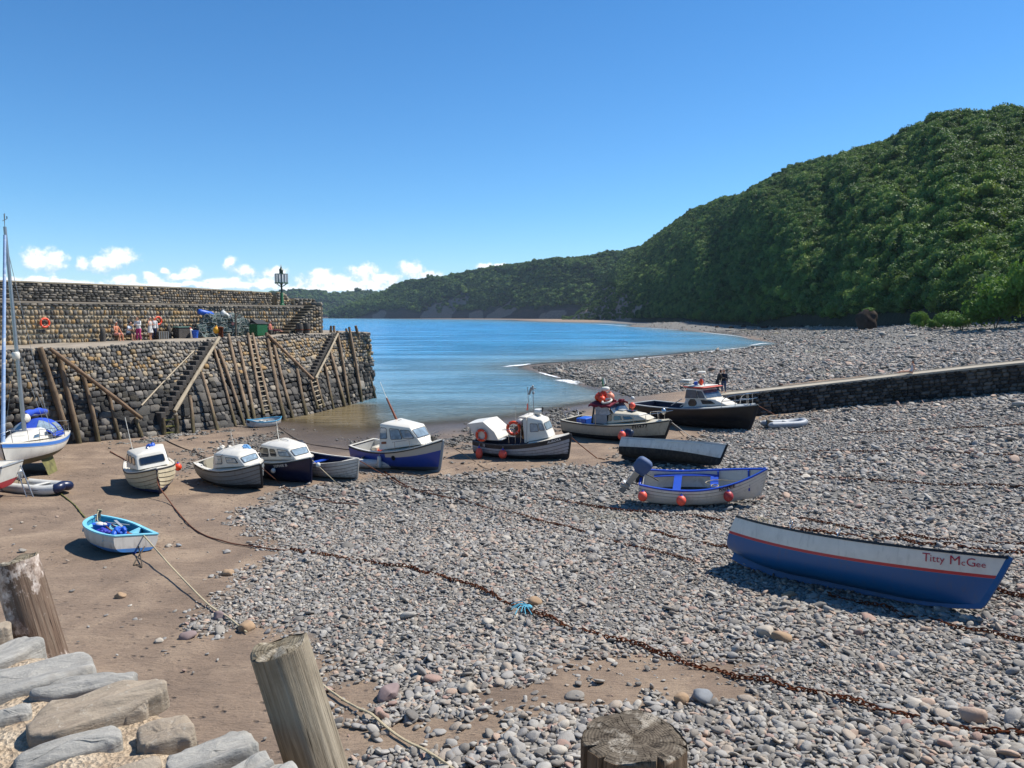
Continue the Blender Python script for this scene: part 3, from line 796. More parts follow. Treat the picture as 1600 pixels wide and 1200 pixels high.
GREYS = [rgb(h)[:3] for h in ('6b6762', '7d776f', '5a5855', '8a8378', '706a60', '958b7c', '4d4c4b')]
DARKS = [rgb(h)[:3] for h in ('3d3c3a', '484643', '353433', '52504c', '5e5a55', '2e2e2e', '67625b')]
TANS = [rgb(h)[:3] for h in ('9c8768', '8c785a', 'a59378', '82705a', 'a08e74', '9c7f58', '8f8576')]
def pick(a): return a[int(rng.integers(len(a)))]
quay = thing('stone_quay', 'old harbour quay of rounded boulders with a sloping face above the sand', 'quay', tuple(edge(SMAX * .5)))
Q0 = Vector(quay.location)
class Local:
    """keeps world coordinates for children of an un-rotated empty"""
def park(o, root):
    o.parent = root; o.location = -root.location; return o
# backing sheet of the face
ss = np.linspace(0, SMAX + .2, 60); tt_ = np.linspace(-.22, .995, 14)
A = np.array([[face(s, t) - fnorm(s, t) * .16 for s in ss] for t in tt_])
m, N, L, P = newmat('quay_joints')
p = posn(N); sp = N.new('ShaderNodeSeparateXYZ'); L.new(p, sp.inputs[0])
hgt = mth(N, L, 'ADD', sp.outputs[2], mth(N, L, 'MULTIPLY', noise(N, L, p, .5, 4), 2.0))
c = mix(N, L, sstep(N, L, hgt, 4.2, 6.0), rgb('2a2722'), rgb('8d8170'))
L.new(c, P.inputs['Base Color']); P.inputs['Roughness'].default_value = 1; P.inputs['Specular IOR Level'].default_value = .1
L.new(bump(N, L, noise(N, L, p, 8, 5), .7, .05), P.inputs['Normal'])
fb = grid_mesh('face_backing', A[..., 0], A[..., 1], A[..., 2], m); park(fb, quay)
items = []
t = -.2
while t < .985:
    up_h = .40 if t < .35 else (.33 if t < .7 else .265)
    hh = up_h * rng.uniform(.7, 1.35); dt = hh / 7.2
    if t + dt > 1.0: dt = 1.0 - t; hh = dt * 7.2
    s = rng.uniform(-.3, 0)
    while s < SMAX + .1:
        L_ = hh * (rng.uniform(.55, 1.5) if t > .62 else rng.uniform(.7, 2.0))
        if s > 26 and t > .7: L_ *= rng.uniform(.7, 1.1)
        sc_ = s + L_ / 2; tc_ = t + dt / 2 + .012 * math.sin(s * .8 + t * 9) + rng.normal(0, .004)
        if rng.uniform() < .10 and t < .7: hx_, hy_ = rng.uniform(1.1, 1.45), rng.uniform(1.3, 1.8)
        else: hx_, hy_ = 1, 1
        ctr = face(sc_, tc_); n = fnorm(sc_, tc_)
        xd = face(sc_ + .1, tc_) - face(sc_ - .1, tc_); xd /= np.linalg.norm(xd)
        ud = np.cross(n, xd); ud = ud if ud[2] > 0 else -ud
        h = tc_ + .16 * (fbm(s * .22, t * 5, 3, 12) - .5)
        right = s > SMAX * .56
        if h > .93: col = pick(GREYS)
        elif h > .66: col = pick(TANS if rng.uniform() < (.55 if right else .24) else GREYS)
        elif h > .52: col = pick(GREYS if rng.uniform() < .55 else (TANS if rng.uniform() < .4 else DARKS))
        else: col = pick(DARKS if rng.uniform() < .86 else GREYS)
        gap = .97 if h < .62 else .96
        items.append((ctr + n * rng.uniform(-.05, .05), xd, ud, n, L_ / 2 * gap * hx_, hh / 2 * gap * hy_, rng.uniform(.13, .22), col))
        s += L_
    t += dt
fs = stonewall('stone_face', items, RUB, quay, _T10); park(fs, quay)
# paved deck: slabs along the edge, then concrete back to the terrace
def back(s, w): 
    n = fnorm(s, .9); n = np.array([n[0], n[1], 0]); n /= np.linalg.norm(n)
    return edge(s) - n * w
ss = np.linspace(0, SMAX + .3, 60)
rows = []
for w, dz in ((-.08, -.3), (-.10, -.02), (0, .02), (.6, .03), (.62, .05), (3, .06), (8, .07), (12, .07), (12.2, -8)):
    rows.append([back(s, w) + np.array([0, 0, dz + .02 * math.sin(s * 1.7) + .015 * math.sin(s * 4.1)]) for s in ss])
A = np.array(rows); dk = grid_mesh('deck', A[..., 0], A[..., 1], A[..., 2], DECK); park(dk, quay)
# far end of the quay body
mb = MB(); e0 = [face(SMAX + .1, t) - fnorm(SMAX, t) * .05 for t in np.linspace(-.22, 1, 8)]; e1 = [back(SMAX + .1, 12) + np.array([0, 0, z]) for z in np.linspace(-8, .05, 8)]
mb.loft([e0, e1], closed=False); o = mb.build('end_face', RUB, None, 0); park(o, quay)
arr_attr(o.data, 'stone_col', 'FLOAT_COLOR', 'POINT', np.tile([.12, .11, .1, 1], (len(o.data.vertices), 1)))

# ---- terrace wall above the walkway
TP = [at_z(a, b, z) for a, b, z in ((-160, 547, 6.2), (30, 541, 6.22), (180, 534, 6.32), (300, 528.5, 6.38), (420, 522.8, 6.55), (489, 519.6, 6.62))]
TP = np.array([p[:] for p in TP]); _ts2 = np.concatenate([[0], np.cumsum(np.linalg.norm(np.diff(TP[:, :2], axis=0), axis=1))]); TL = _ts2[-1]
_tp = [np.polyfit(_ts2, TP[:, k], 3) for k in range(3)]
def tpt(s, z, off=0.0):
    p = np.array([np.polyval(c, s) for c in _tp]); q = np.array([np.polyval(c, s + .05) for c in _tp]); d = (q - p)[:2]; d /= np.linalg.norm(d)
    n = np.array([d[1], -d[0]]); n = n if n[0] > 0 else -n
    return np.array([p[0] + n[0] * off, p[1] + n[1] * off, z])
def tdir(s):
    d = tpt(s + .05, 0) - tpt(s - .05, 0); d /= np.linalg.norm(d); n = np.array([d[1], -d[0], 0]); n = n if n[0] > 0 else -n
    return d, n
def t_at(px, off=0.0, z=7):
    lo, hi = -1, TL + 3
    for _ in range(40):
        mi = (lo + hi) / 2
        if to_px(tpt(mi, z, off))[0] < px: lo = mi
        else: hi = mi
    return lo
TZ = 9.2; DZ0 = 6.2
STA, STB = t_at(437), t_at(480)            # flight of steps up to the terrace
def rubble(s0, s1, z0, z1, off, rowh, lens, palette, topfn=None, ho=(.10, .16), gap=.88):
    it = []; z = z0
    while z < z1 - .08:
        hh = min(rowh * rng.uniform(.65, 1.35), z1 - z); s = s0 + rng.uniform(-.1, .1)
        while s < s1:
            L_ = rng.uniform(*lens)
            top = topfn(s + L_ / 2) if topfn else 99
            if z + hh * .6 < top:
                d, n = tdir(s + L_ / 2)
                it.append((tpt(s + L_ / 2, z + hh / 2, off + rng.uniform(-.03, .03)), d, np.array([0, 0, 1.0]), n, L_ / 2 * gap * rng.uniform(.92, 1.08), hh / 2 * gap * rng.uniform(.9, 1.12), rng.uniform(*ho), palette(s, z)))
            s += L_
        z += hh
    return it
def wallbody(name, s0, s1, z0, z1, off, th, mat_, parent, topfn=None, n=60):
    mb = MB(); rings = []
    for s in np.linspace(s0, s1, n):
        t1 = min(z1, topfn(s)) if topfn else z1
        rings.append([tpt(s, z0, off), tpt(s, t1, off), tpt(s, t1, off - th), tpt(s, z0, off - th)])
    mb.loft(rings, True, True, True); o = mb.build(name, mat_, None, 0); park(o, parent); return o
terr = thing('terrace_wall', 'tan rubble wall with pale mortar behind the quay walkway', 'wall', tuple(tpt(TL * .5, 6.4)))
stepw = 1.3
def ttop(s):                                # notch where the steps climb against the wall
    return 99
wallbody('wall_core', -2, TL, 5.6, TZ - .12, 0, 4.2, MORTAR, terr)
pal = lambda s, z: pick(TANS if rng.uniform() < (.55 if z < 8.4 else .3) else GREYS) if s > 4 else pick(GREYS if rng.uniform() < .5 else TANS)
it = rubble(-2, TL, 6.25, TZ - .32, -.03, .34, (.15, .40), pal, gap=.86)
it += rubble(-2, TL, TZ - .32, TZ - .13, .02, .2, (.3, .6), lambda s, z: pick(GREYS))
# return end of the terrace, big squared blocks
d, n = tdir(TL)
z = 6.5
while z < TZ - .1:
    hh = rng.uniform(.32, .5); w = -1.2
    while w < 4:
        l = rng.uniform(.5, .9); c = tpt(TL, z + hh / 2, -w - l / 2) + d * .03
        it.append((c, -n, np.array([0, 0, 1.0]), d, l / 2 * .95, hh / 2 * .94, .14, pick(TANS + GREYS))); w += l
    z += hh
o = stonewall('wall_stones', it, RUB, terr, _T8); park(o, terr)
mb = MB(); rings = [[tpt(s, TZ - .12, .1), tpt(s, TZ, .1), tpt(s, TZ + .01, -4.2), tpt(s, TZ - .11, -4.2)] for s in np.linspace(-2, TL + .12, 70)]
mb.loft(rings, True, True, True); o = mb.build('coping', DECK, None, 0); park(o, terr)
# steps up to the terrace (built out from the wall)
stp = thing('stone_steps', 'flight of dark worn stone steps climbing the terrace wall beside the beacon', 'steps', tuple(tpt(STA, 6.6)))
mb = MB(); NS = 10
for i in range(NS):
    s0 = STA + (STB - STA) * i / NS; z1 = 6.6 + (TZ - 6.6) * (i + 1) / NS
    d, n = tdir(s0); M = Matrix((d, n, (0, 0, 1))).transposed()
    ds = (STB - STA) / NS
    mb.box(tpt(s0 + ds / 2, (6.4 + z1 - .07) / 2, .62), (ds * 1.0, 1.2, z1 - .07 - 6.4), M)
    mb.box(tpt(s0 + ds / 2 - .03, z1 - .03, .64), (ds + .07, 1.3, .08), M, m=1, ch=.02)
mb.box(tpt((STB + TL) / 2, (6.4 + TZ - .1) / 2, .62), (TL - STB - .02, 1.2, TZ - .1 - 6.4), Matrix((*[tdir(TL - .5)[0]], tdir(TL - .5)[1], (0, 0, 1))).transposed() if False else Matrix((tdir(TL - .5)[0], tdir(TL - .5)[1], (0, 0, 1))).transposed(), m=0)
o = mb.build('step_core', [pm('step_stone', '5d564b', .9, .3, 2.5, .8, 8, dirt='2b2825', dirt_amt=.7), pm('tread_stone', '8d8270', .9, .25, 3, .7, 9)], None, 0); park(o, stp)
it = []
for i in range(NS + 3):
    s0 = STA + (STB - STA) * i / NS; z1 = 6.6 + (TZ - 6.6) * min(i + 1, NS) / NS - .1; z = 6.55
    if s0 > TL - .3: break
    while z < z1 - .05:
        hh = min(rng.uniform(.25, .38), z1 - z); d, n = tdir(s0); l = (STB - STA) / NS
        it.append((tpt(s0 + l / 2, z + hh / 2, 1.22), d, np.array([0, 0, 1.0]), n, l / 2 * .95, hh / 2 * .9, .1, pick(TANS + GREYS + DARKS[3:]))); z += hh
o = stonewall('step_stones', it, RUB, stp, _T8); park(o, stp)
# ---- parapet on the seaward side of the terrace
PZ = 10.52; PO = -2.6
PA, PB = -2, t_at(423, PO, 9.5)
para = thing('parapet_wall', 'long grey rubble parapet along the top of the terrace', 'wall', tuple(tpt(TL * .45, 9.2, PO)))
ptop = lambda s: PZ + .10 - .02 * (s > 22) * (s - 22)
wallbody('wall_core', PA, PB, TZ, PZ, PO, .8, pm('parapet_mortar', '6e675c', .95, .4, 2, .6, 12, spec=.1), para, ptop)
pal = lambda s, z: pick(GREYS + DARKS[1:5] if (s < 17) else GREYS + TANS[2:] + GREYS)
def prow(s0, s1, rowh, lens): return rubble(s0, s1, TZ + .02, PZ + .05, PO, rowh, lens, pal, ptop, (.07, .12))
o = stonewall('wall_stones', prow(PA, 19.5, .19, (.25, .6)) + prow(19.5, PB, .2, (.16, .34)), RUB, para, _T8); park(o, para)
mb = MB(); mb.loft([[tpt(s, ptop(s) - .08, PO + .1), tpt(s, ptop(s) + .02, PO + .1), tpt(s, ptop(s) + .03, PO - .9), tpt(s, ptop(s) - .07, PO - .9)] for s in np.linspace(PA, PB, 60)], True, True, True)
o = mb.build('coping', pm('coping_stone', '9c917c', .9, .3, 1.5, .6, 8, dirt='5c5a3c', dirt_amt=.5), None, 0); park(o, para)
# sloping stub behind the beacon and the low wall at the end
s0, s1 = t_at(434, PO, 9.5), t_at(456, PO, 9.5)
stub = thing('buttress_wall', 'short sloping end of the parapet just behind the green beacon', 'wall', tuple(tpt((s0 + s1) / 2, TZ, PO)))
btop = lambda s: PZ - .05 - (0 if s < (s0 + s1) / 2 else 1) * (s - (s0 + s1) / 2) / (s1 - s0) * 1.5
wallbody('wall_core', s0, s1, TZ, PZ, PO - .1, .8, MORTAR, stub, btop)
wallbody('recess_wall', PB - .3, s0 + .3, TZ, PZ, PO - 1.0, .5, pm('painted_shade_stone', '2f2c29', .95, .3, 2, .6, 8), stub)  # near-black tone paints the shadow on the end wall into the stone
o = stonewall('wall_stones', rubble(s0, s1, TZ, PZ, PO - .1, .24, (.2, .45), lambda s, z: pick(GREYS + TANS), btop, (.08, .14)), RUB, stub, _T8); park(o, stub)
s0, s1 = t_at(458, PO, 9.5), t_at(486, PO, 9.5)
low = thing('low_wall', 'low dark block of masonry on the seaward corner of the terrace', 'wall', tuple(tpt((s0 + s1) / 2, TZ, PO)))
wallbody('wall_core', s0, s1, TZ, TZ + .72, PO + .2, 1.0, MORTAR, low)
o = stonewall('wall_stones', rubble(s0, s1, TZ, TZ + .72, PO + .2, .26, (.3, .6), lambda s, z: pick(DARKS[2:] + GREYS)), RUB, low, _T8); park(o, low)

# ------------------------------------------------------------------ timber on the quay face
def woodmat(name, col, dark, rnd=.18):
    if name in _PM: return _PM[name]
    m, N, L, P = newmat(name)
    o = objc(N); oi = N.new('ShaderNodeObjectInfo').outputs['Random']
    g = noise(N, L, mapping(N, L, o, (22, 22, 1.3)), 1, 6, .65, .5)
    c = ramp(N, L, g, [(.25, rgb(dark)), (.5, rgb(col)), (.75, rgb(col, 1.35))])
    b = noise(N, L, o, 1.1, 5, .6)
    c = mix(N, L, mth(N, L, 'MULTIPLY', sstep(N, L, b, .45, .65), .5), c, rgb(dark))
    z = N.new('ShaderNodeSeparateXYZ'); L.new(posn(N), z.inputs[0])
    wl = mth(N, L, 'SUBTRACT', 1, sstep(N, L, mth(N, L, 'ADD', z.outputs[2], mth(N, L, 'MULTIPLY', b, 1.5)), 1.3, 3.2))
    c = mix(N, L, mth(N, L, 'MULTIPLY', wl, .75), c, mix(N, L, sstep(N, L, g, .4, .6), rgb('2a251d'), rgb('4a4a2c')))
    hs = N.new('ShaderNodeHueSaturation'); L.new(c, hs.inputs['Color']); L.new(mth(N, L, 'MULTIPLY_ADD', oi, 2 * rnd, 1 - rnd), hs.inputs['Value'])
    L.new(hs.outputs[0], P.inputs['Base Color']); P.inputs['Roughness'].default_value = .88; P.inputs['Specular IOR Level'].default_value = .2
    L.new(bump(N, L, g, .7, .03), P.inputs['Normal'])
    _PM[name] = m; return m
W_PILE = woodmat('weathered_pile', '86725d', '463a2f')
W_RAIL = woodmat('pale_rail', 'b3a48c', '7d6f5b')
W_OLD = woodmat('old_rail', '836c57', '4e3f33')
def log(a, b, r0, r1, seed=0, n=12, k=9, wob=.03):
    """a rough log from a (foot) to b (head), z of the mesh along the log"""
    r = random.Random(seed); a = Vector(a); b = Vector(b); Ln = (b - a).length
    mb = MB(); ph = [r.uniform(0, 6) for _ in range(4)]
    pts = []; rr = []
    for i in range(k + 1):
        q = i / k
        pts.append((wob * math.sin(q * 4 + ph[0]), wob * math.sin(q * 5 + ph[1]), q * Ln)); rr.append((r0 + (r1 - r0) * q) * (1 + .08 * math.sin(q * 13 + ph[2])))
    mb.tube(pts, rr, n)
    q = (b - a).to_track_quat('Z', 'X')
    return mb, a, q
POSTS = [  # top px, foot px, radius, what sets it apart
 (62, 543, 97, 652, .17, 'thick dark brown fender post farthest left on the quay face, beside the mast'),
 (93, 556, 122, 688, .16, 'brown fender post whose head meets the long sloping rail left of the stairs'),
 (131, 588, 153, 686, .13, 'pale brown post below the middle of the long sloping rail'),
 (170, 616, 186, 683, .11, 'short thin post under the lower part of the long sloping rail'),
 (213, 652, 221, 682, .12, 'stub post at the foot of the long sloping rail'),
 (333, 541, 371, 672, .11, 'slim pale post just right of the large stairs'),
 (342, 547, 383, 666, .12, 'second slim post right of the large stairs'),
 (357, 522, 388, 657, .14, 'brown post with a broad head on the quay edge beside the iron bollard'),
 (373, 534, 397, 652, .13, 'brown post between the bollard post and the long ladder'),
 (416, 521, 443, 651, .16, 'thick brown post immediately right of the long ladder'),
 (425, 531, 457, 650, .14, 'post whose head carries the upper end of the short sloping rail'),
 (461, 567, 478, 643, .15, 'stout post under the middle of the short sloping rail'),
 (507, 569, 521, 635, .11, 'thin post below the rail of the small stairs'),
 (516, 549, 538, 630, .15, 'post right of the small stairs with green weed at its foot'),
 (527, 517, 546, 628, .13, 'tall post rising above the deck at the head of the small stairs'),
 (546, 511, 565, 625, .14, 'tall post standing second from the seaward end of the quay'),
 (556, 509, 586, 621, .14, 'last fender post at the seaward corner, bent over the water'),
 (315, 583, 340, 670, .13, 'post standing below the pale handrail of the large stairs'),
 (296, 618, 303, 674, .13, 'light brown post near the foot of the large stairs'),
]
for i, (x0, y0, x1, y1, r, lab) in enumerate(POSTS):
    off = .26 if i not in (17, 18) else .8
    a = fpt(x1, y1, off); b = fpt(x0, y0, off)
    a = a + (a - b).normalized() * .5
    mb, loc, q = log(a, b, r * 1.08, r * .92, i)
    o = mb.build('fender_post', W_PILE, None, 40); o.location = loc; o.rotation_mode = 'QUATERNION'; o.rotation_quaternion = q
    tag(o, lab, 'post', 'timber fender posts on the quay face')
# posts whose heads show beyond the deck at the end
for i, (x, y, y2, lab) in enumerate(((517, 509, 524, 'short dark post head standing on the deck, left of a pair'), (522, 509, 524, 'short dark post head standing on the deck, right of a pair'), (541, 513, 524, 'small post head rising from the back edge of the quay end'))):
    b = at_d(x, y, 74.5); a = at_d(x + .6, y2, 74.5)
    mb, loc, q = log(a, b, .13, .12, 50 + i, 10, 3)
    o = mb.build('mooring_post', W_PILE, None, 40); o.location = loc; o.rotation_mode = 'QUATERNION'; o.rotation_quaternion = q
    tag(o, lab, 'post')
for (pa, pb, r, off0, off1, mt, lab) in (
    ((78, 544), (221, 654), .13, .5, .55, W_OLD, 'long brown sloping rail running down the quay face to the sand'),
    ((342, 527), (273, 643), .14, .75, 1.0, W_RAIL, 'pale bleached handrail of the large stairs, green at its foot'),
    ((303, 548), (221, 633), .05, .35, .35, W_RAIL, 'thin grey iron-like handrail left of the large stairs'),
    ((419, 523), (489, 593), .13, .5, .6, W_OLD, 'short brown sloping rail right of the long ladder'),
    ((528, 521), (494, 591), .10, .6, .8, W_RAIL, 'pale handrail of the small stairs'),):
    a = fpt(*pb, off1); b = fpt(*pa, off0)
    mb, loc, q = log(a, b, r, r * .9, hash(pa) % 99, 10, 8, .02)
    o = mb.build('handrail', mt, None, 40); o.location = loc; o.rotation_mode = 'QUATERNION'; o.rotation_quaternion = q
    tag(o, lab, 'handrail', 'sloping timber rails on the quay face')
# stairs let into the face
def stair(name, lab, p_top, p_bot, n, wid, depth, mats):
    s0, t0 = face_at(*p_bot); s1, t1 = face_at(*p_top)
    root = thing(name, lab, 'stairs', tuple(face(s0, t0)), group='stone stairs in the quay face')
    for i in range(n):
        f0 = i / n; f1 = (i + 1) / n
        sa = s0 + (s1 - s0) * f0; sb = s0 + (s1 - s0) * f1; z1 = face(0, 0)[2] + (t0 + (t1 - t0) * f1) * 6.45
        tm = (t0 + (t1 - t0) * f1); c = face((sa + sb) / 2, tm)
        xd = face(sb, tm) - face(sa, tm); ln = np.linalg.norm(xd); xd /= ln; xd[2] = 0; xd /= np.linalg.norm(xd)
        n_ = np.array([xd[1], -xd[0], 0]); n_ = n_ if n_[0] > 0 else -n_
        M = Matrix((xd, n_, (0, 0, 1))).transposed()
        q = n_ * (depth / 2 - wid)
        rise = (face(s0, t1)[2] - face(s0, t0)[2]) / n
        mb = MB(); mb.box(c + q + np.array([0, 0, -rise * .5 - .1]), (ln * 1.05, depth, rise + .28), M, ch=.04)
        mb.box(c + q + np.array([0, 0, -rise - 0.9]), (ln * .98, depth - .1, 1.5), M, ch=.04)
        o = mb.build('step', mats, None, 40); park(o, root)
    return root
STEPM = pm('stair_stone', '4a4540', .9, .35, 2.2, .9, 7, dirt='262320', dirt_amt=.7, dirt_scale=1.5)
stair('quay_stairs', 'large dark stone stairs with a pale handrail, running down to the sand', (319, 534), (243, 652), 15, 1.55, 2.3, STEPM)
stair('quay_stairs', 'small dark stone stairs near the seaward end of the quay', (514, 524), (479, 588), 13, 1.1, 1.8, STEPM)
# rubble platform and small gate-like ladder at the foot of the large stairs
pl = thing('landing_block', 'rough stone landing at the foot of the large stairs', 'landing', tuple(at(228, 672)))
mb = MB(); c = at(232, 676); mb.box((c.x - .3, c.y + .8, .75), (2.6, 1.6, 1.1), Euler((0, 0, R(48))), ch=.15)
o = mb.build('slab', STEPM, None, 40); park(o, pl)
def ladder(lab, feet, heads, nr, r, off, rung_mat, name='wooden_ladder', rungr=.035, group='ladders on the quay face'):
    a0, a1 = [Vector(f) for f in feet]; b0, b1 = [Vector(h) for h in heads]
    root = thing(name, lab, 'ladder', tuple((a0 + a1) / 2), group=group)
    for a, b in ((a0, b0), (a1, b1)):
        mb, loc, q = log(a, b, r, r * .9, hash(lab) % 97, 10, 7, .015)
        o = mb.build('stile', W_PILE, root, 40); o.location = loc - root.location; o.rotation_mode = 'QUATERNION'; o.rotation_quaternion = q
    for i in range(nr):
        f = (i + .7) / (nr + .2); p, q = a0.lerp(b0, f), a1.lerp(b1, f)
        mb = MB(); d = (q - p).normalized() * .06; mb.beam(p - d - root.location, q + d - root.location, rungr * 2.2, rungr * 1.6, ch=.01); mb.build('rung', rung_mat, root, 40)
    return root
RUNG = pm('rung_wood', 'b9ab92', .85, .25, 4, .4, 20, dirt='5a4e3e')
ladder('long timber ladder with pale rungs in the middle of the quay face', [fpt(412, 648, .3), fpt(424, 646, .3)], [fpt(387, 521, .3), fpt(394, 521, .3)], 17, .13, .3, RUNG)
ladder('short weedy ladder at the foot of the small stairs', [fpt(497, 639, .5), fpt(506, 636, .5)], [fpt(485, 595, .5), fpt(494, 592, .5)], 6, .12, .5, RUNG)
GREENR = pm('weedy_rung', '8f8748', .9, .25, 4, .4, 20)
ladder('low three-runged ladder with yellow-green rungs at the foot of the large stairs', [at(250, 680) + Vector((.2, .2, -.2)), at(277, 678) + Vector((0, .0, -.2))], [at(250, 680) + Vector((.1, .3, 1.15)), at(277, 678) + Vector((-.1, .1, 1.3))], 3, .16, .4, GREENR, rungr=.06)
# ------------------------------------------------------------------ boats: shared joinery
class Hull:
    def __init__(s, L, B, hs, hm, hb, tw=.75, um=.42, bp=2.2, rake=.5, trake=.1, kb=.25, rs=.1, p=.75, q=1.25, k0=.03, flare=0.0, tp=.9):
        s.__dict__.update(locals())
    def hb_(s, u):
        if u < s.um: r = s.tw + (1 - s.tw) * math.sin(u / s.um * PI / 2) ** s.tp
        else: r = max(0, 1 - ((u - s.um) / (1 - s.um)) ** s.bp)
        return max(s.B / 2 * r, .025)
    def zs(s, u):
        a = 2 * s.hs + 2 * s.hb - 4 * s.hm; b = 4 * s.hm - 3 * s.hs - s.hb
        return s.hs + b * u + a * u * u
    def zk(s, u):
        z = 0
        if u < .3: z += s.rs * (1 - u / .3) ** 2
        if u > .72: z += s.kb * ((u - .72) / .28) ** 2.2
        return z
    def P(s, u, v, side=1, off=0.0):
        zk = s.zk(u); zs = s.zs(u); a = v * PI / 2
        bowf = max(0, (u - .5) / .5) ** 1.5
        p = s.p + (1.15 - s.p) * bowf; q = s.q + (.95 - s.q) * bowf
        g = math.sin(a) ** p if a > 0 else 0
        h = (1 - math.cos(a)) ** q if a > 0 else 0
        y = s.k0 + (s.hb_(u) - s.k0) * g
        y *= 1 + s.flare * bowf * (h - 1) * .6
        y = max(y, .02)
        z = zk + (zs - zk) * h
        hh = (z / max(zs, .01))
        x = -s.L / 2 + s.trake * (1 - hh) * (1 - u) ** 2 + u * (s.L - s.rake * (1 - hh ** .8))
        if off:
            e = 1e-3
            d1 = Vector(s.P(min(u + e, 1), v)) - Vector(s.P(max(u - e, 0), v)); d2 = Vector(s.P(u, min(v + e, 1))) - Vector(s.P(u, max(v - e, 0)))
            n = d2.cross(d1)
            n = n.normalized() if n.length > 1e-12 else Vector((0, 1, 0))
            if n.y < 0: n = -n
            x += n.x * off; y = max(y + n.y * off, .004); z += n.z * off
        return (x, y * side, z)
    def v_at(s, u, z):
        lo, hi = 0., 1.
        for _ in range(30):
            m_ = (lo + hi) / 2
            if s.P(u, m_)[2] < z: lo = m_
            else: hi = m_
        return lo
    def yb(s, u, z): return s.P(u, s.v_at(u, z))[1]
    def us(s, n=26): return [.5 - .5 * math.cos(PI * (i / (n - 1))) * 1.0 if False else (i / (n - 1)) ** .9 for i in range(n)]
    def skin(s, name, mat_, parent, planks=0, nu=28, nv=16, lap=.014):
        us = s.us(nu); mb = MB(); sd = []; seam = []
        if planks:
            rows = []
            for i in range(planks):
                rows += [(i / planks, lap if i else 0), ((i + 1) / planks - .028, 0.0), ((i + 1) / planks - .024, 0.0), ((i + 1) / planks - .004, 0.0)]
            rows.append((1.0, 0.0))
        else: rows = [(i / nv, 0) for i in range(nv + 1)]
        rings = []
        for u in us:
            r = [s.P(u, v, 1, o) for v, o in rows]; l = [s.P(u, v, -1, o) for v, o in rows]
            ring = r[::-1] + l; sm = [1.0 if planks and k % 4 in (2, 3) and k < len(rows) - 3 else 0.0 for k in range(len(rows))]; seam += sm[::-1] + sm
            rings.append(ring); sd += [s.zs(u) - p[2] for p in ring]
        mb.loft(rings, False)
        mb.f.append(tuple(range(len(rings[0])))); mb.mi.append(0)
        o = mb.build(name, mat_, parent, 28, fix=False)
        bm = bmesh.new(); bm.from_mesh(o.data); bmesh.ops.recalc_face_normals(bm, faces=bm.faces); bm.to_mesh(o.data); bm.free()
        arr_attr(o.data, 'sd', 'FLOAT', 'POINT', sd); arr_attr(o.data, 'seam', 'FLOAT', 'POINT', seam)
        return o
    def inner(s, name, mat_, parent, u0=.01, u1=.97, th=.045, nv=10, v0=.0, nu=22, drop=0.0):
        mb = MB(); rings = []
        for i in range(nu):
            u = u0 + (u1 - u0) * i / (nu - 1); r = []
            for side in (1, -1):
                c = []
                for k in range(nv + 1):
                    v = v0 + (1 - v0) * k / nv; x, y, z = s.P(u, v, 1, 0)
                    y = max(y - th, .005); z = min(z + (0.03 if v < .5 else 0), s.zs(u) - drop); c.append((x + (th if i == 0 else 0), y * side, z))
                r += c[::-1] if side == 1 else c
            rings.append(r)
        mb.loft(rings, False); mb.f.append(tuple(range(len(rings[0])))); mb.mi.append(0)
        return mb.build(name, mat_, parent, 40, fix=False)
    def gunwale(s, name, mat_, parent, w=.07, h=.05, dz=0, out=.015, nu=30, transom=True, u0=0.0, u1=1.0, drop=0.0):
        mb = MB()
        for side in (1, -1):
            rings = []
            for i in range(nu):
                u = u0 + (u1 - u0) * i / (nu - 1); x, y, z = s.P(u, 1); z += dz - drop
                if drop: y = s.yb(u, z)
                yi = max(y + out - w, 0.0)
                rings.append([(x, (y + out) * side, z - h), (x, (y + out) * side, z), (x, yi * side, z), (x, yi * side, z - h)])
            x, y, z = rings[-1][1]
            if u1 > .99: rings.append([(x + .03, .0, z - h), (x + .03, .0, z), (x - .02, 0, z), (x - .02, 0, z - h)])
            mb.loft(rings, True, True, True)
        if transom:
            x, y, z = s.P(u0, 1); mb.box((x + w / 2 - out, 0, z + dz - h / 2 + .002), (w, 2 * (y - .01), h), ch=.006)
        return mb.build(name, mat_, parent, 40)
    def deck(s, name, mat_, parent, u0, u1, drop=.02, camber=.06, n=10, hole=None):
        mb = MB(); rings = []
        for i in range(n + 1):
            u = u0 + (u1 - u0) * i / n; x, y, z = s.P(u, 1)
            rings.append([(x, y * k, z - drop + camber * (1 - k * k)) for k in (1, .66, .33, 0, -.33, -.66, -1)])
        mb.loft(rings, False)
        base = [[(x, y, z - .05) for x, y, z in r] for r in (rings[0], rings[-1])]
        mb.loft([rings[0], base[0]], False); mb.loft([rings[-1], base[1]], False)
        return mb.build(name, mat_, parent, 40, fix=False)
    def sidedeck(s, name, mat_, parent, u0, u1, w=.25, drop=.02, n=12, coam=.0):
        mb = MB()
        for sd in (1, -1):
            rings = []
            for i in range(n + 1):
                u = u0 + (u1 - u0) * i / n; x, y, z = s.P(u, 1); yi = max(y - w, .0)
                rings.append([(x, y * sd, z - drop), (x, yi * sd, z - drop + .015), (x, yi * sd, z - drop - .3)])
            mb.loft(rings, False)
        return mb.build(name, mat_, parent, 40, fix=False)
    def floor(s, name, mat_, parent, z, u0=.02, u1=.85, th=.03, n=14, inset=.05):
        mb = MB(); rings = []
        for i in range(n + 1):
            u = u0 + (u1 - u0) * i / n; y = max(s.yb(u, z) - inset, .02); x = s.P(u, s.v_at(u, z))[0]
            rings.append([(x, y, z), (x, -y, z), (x, -y, z - th), (x, y, z - th)])
        mb.loft(rings, True, True, True); return mb.build(name, mat_, parent, 40)
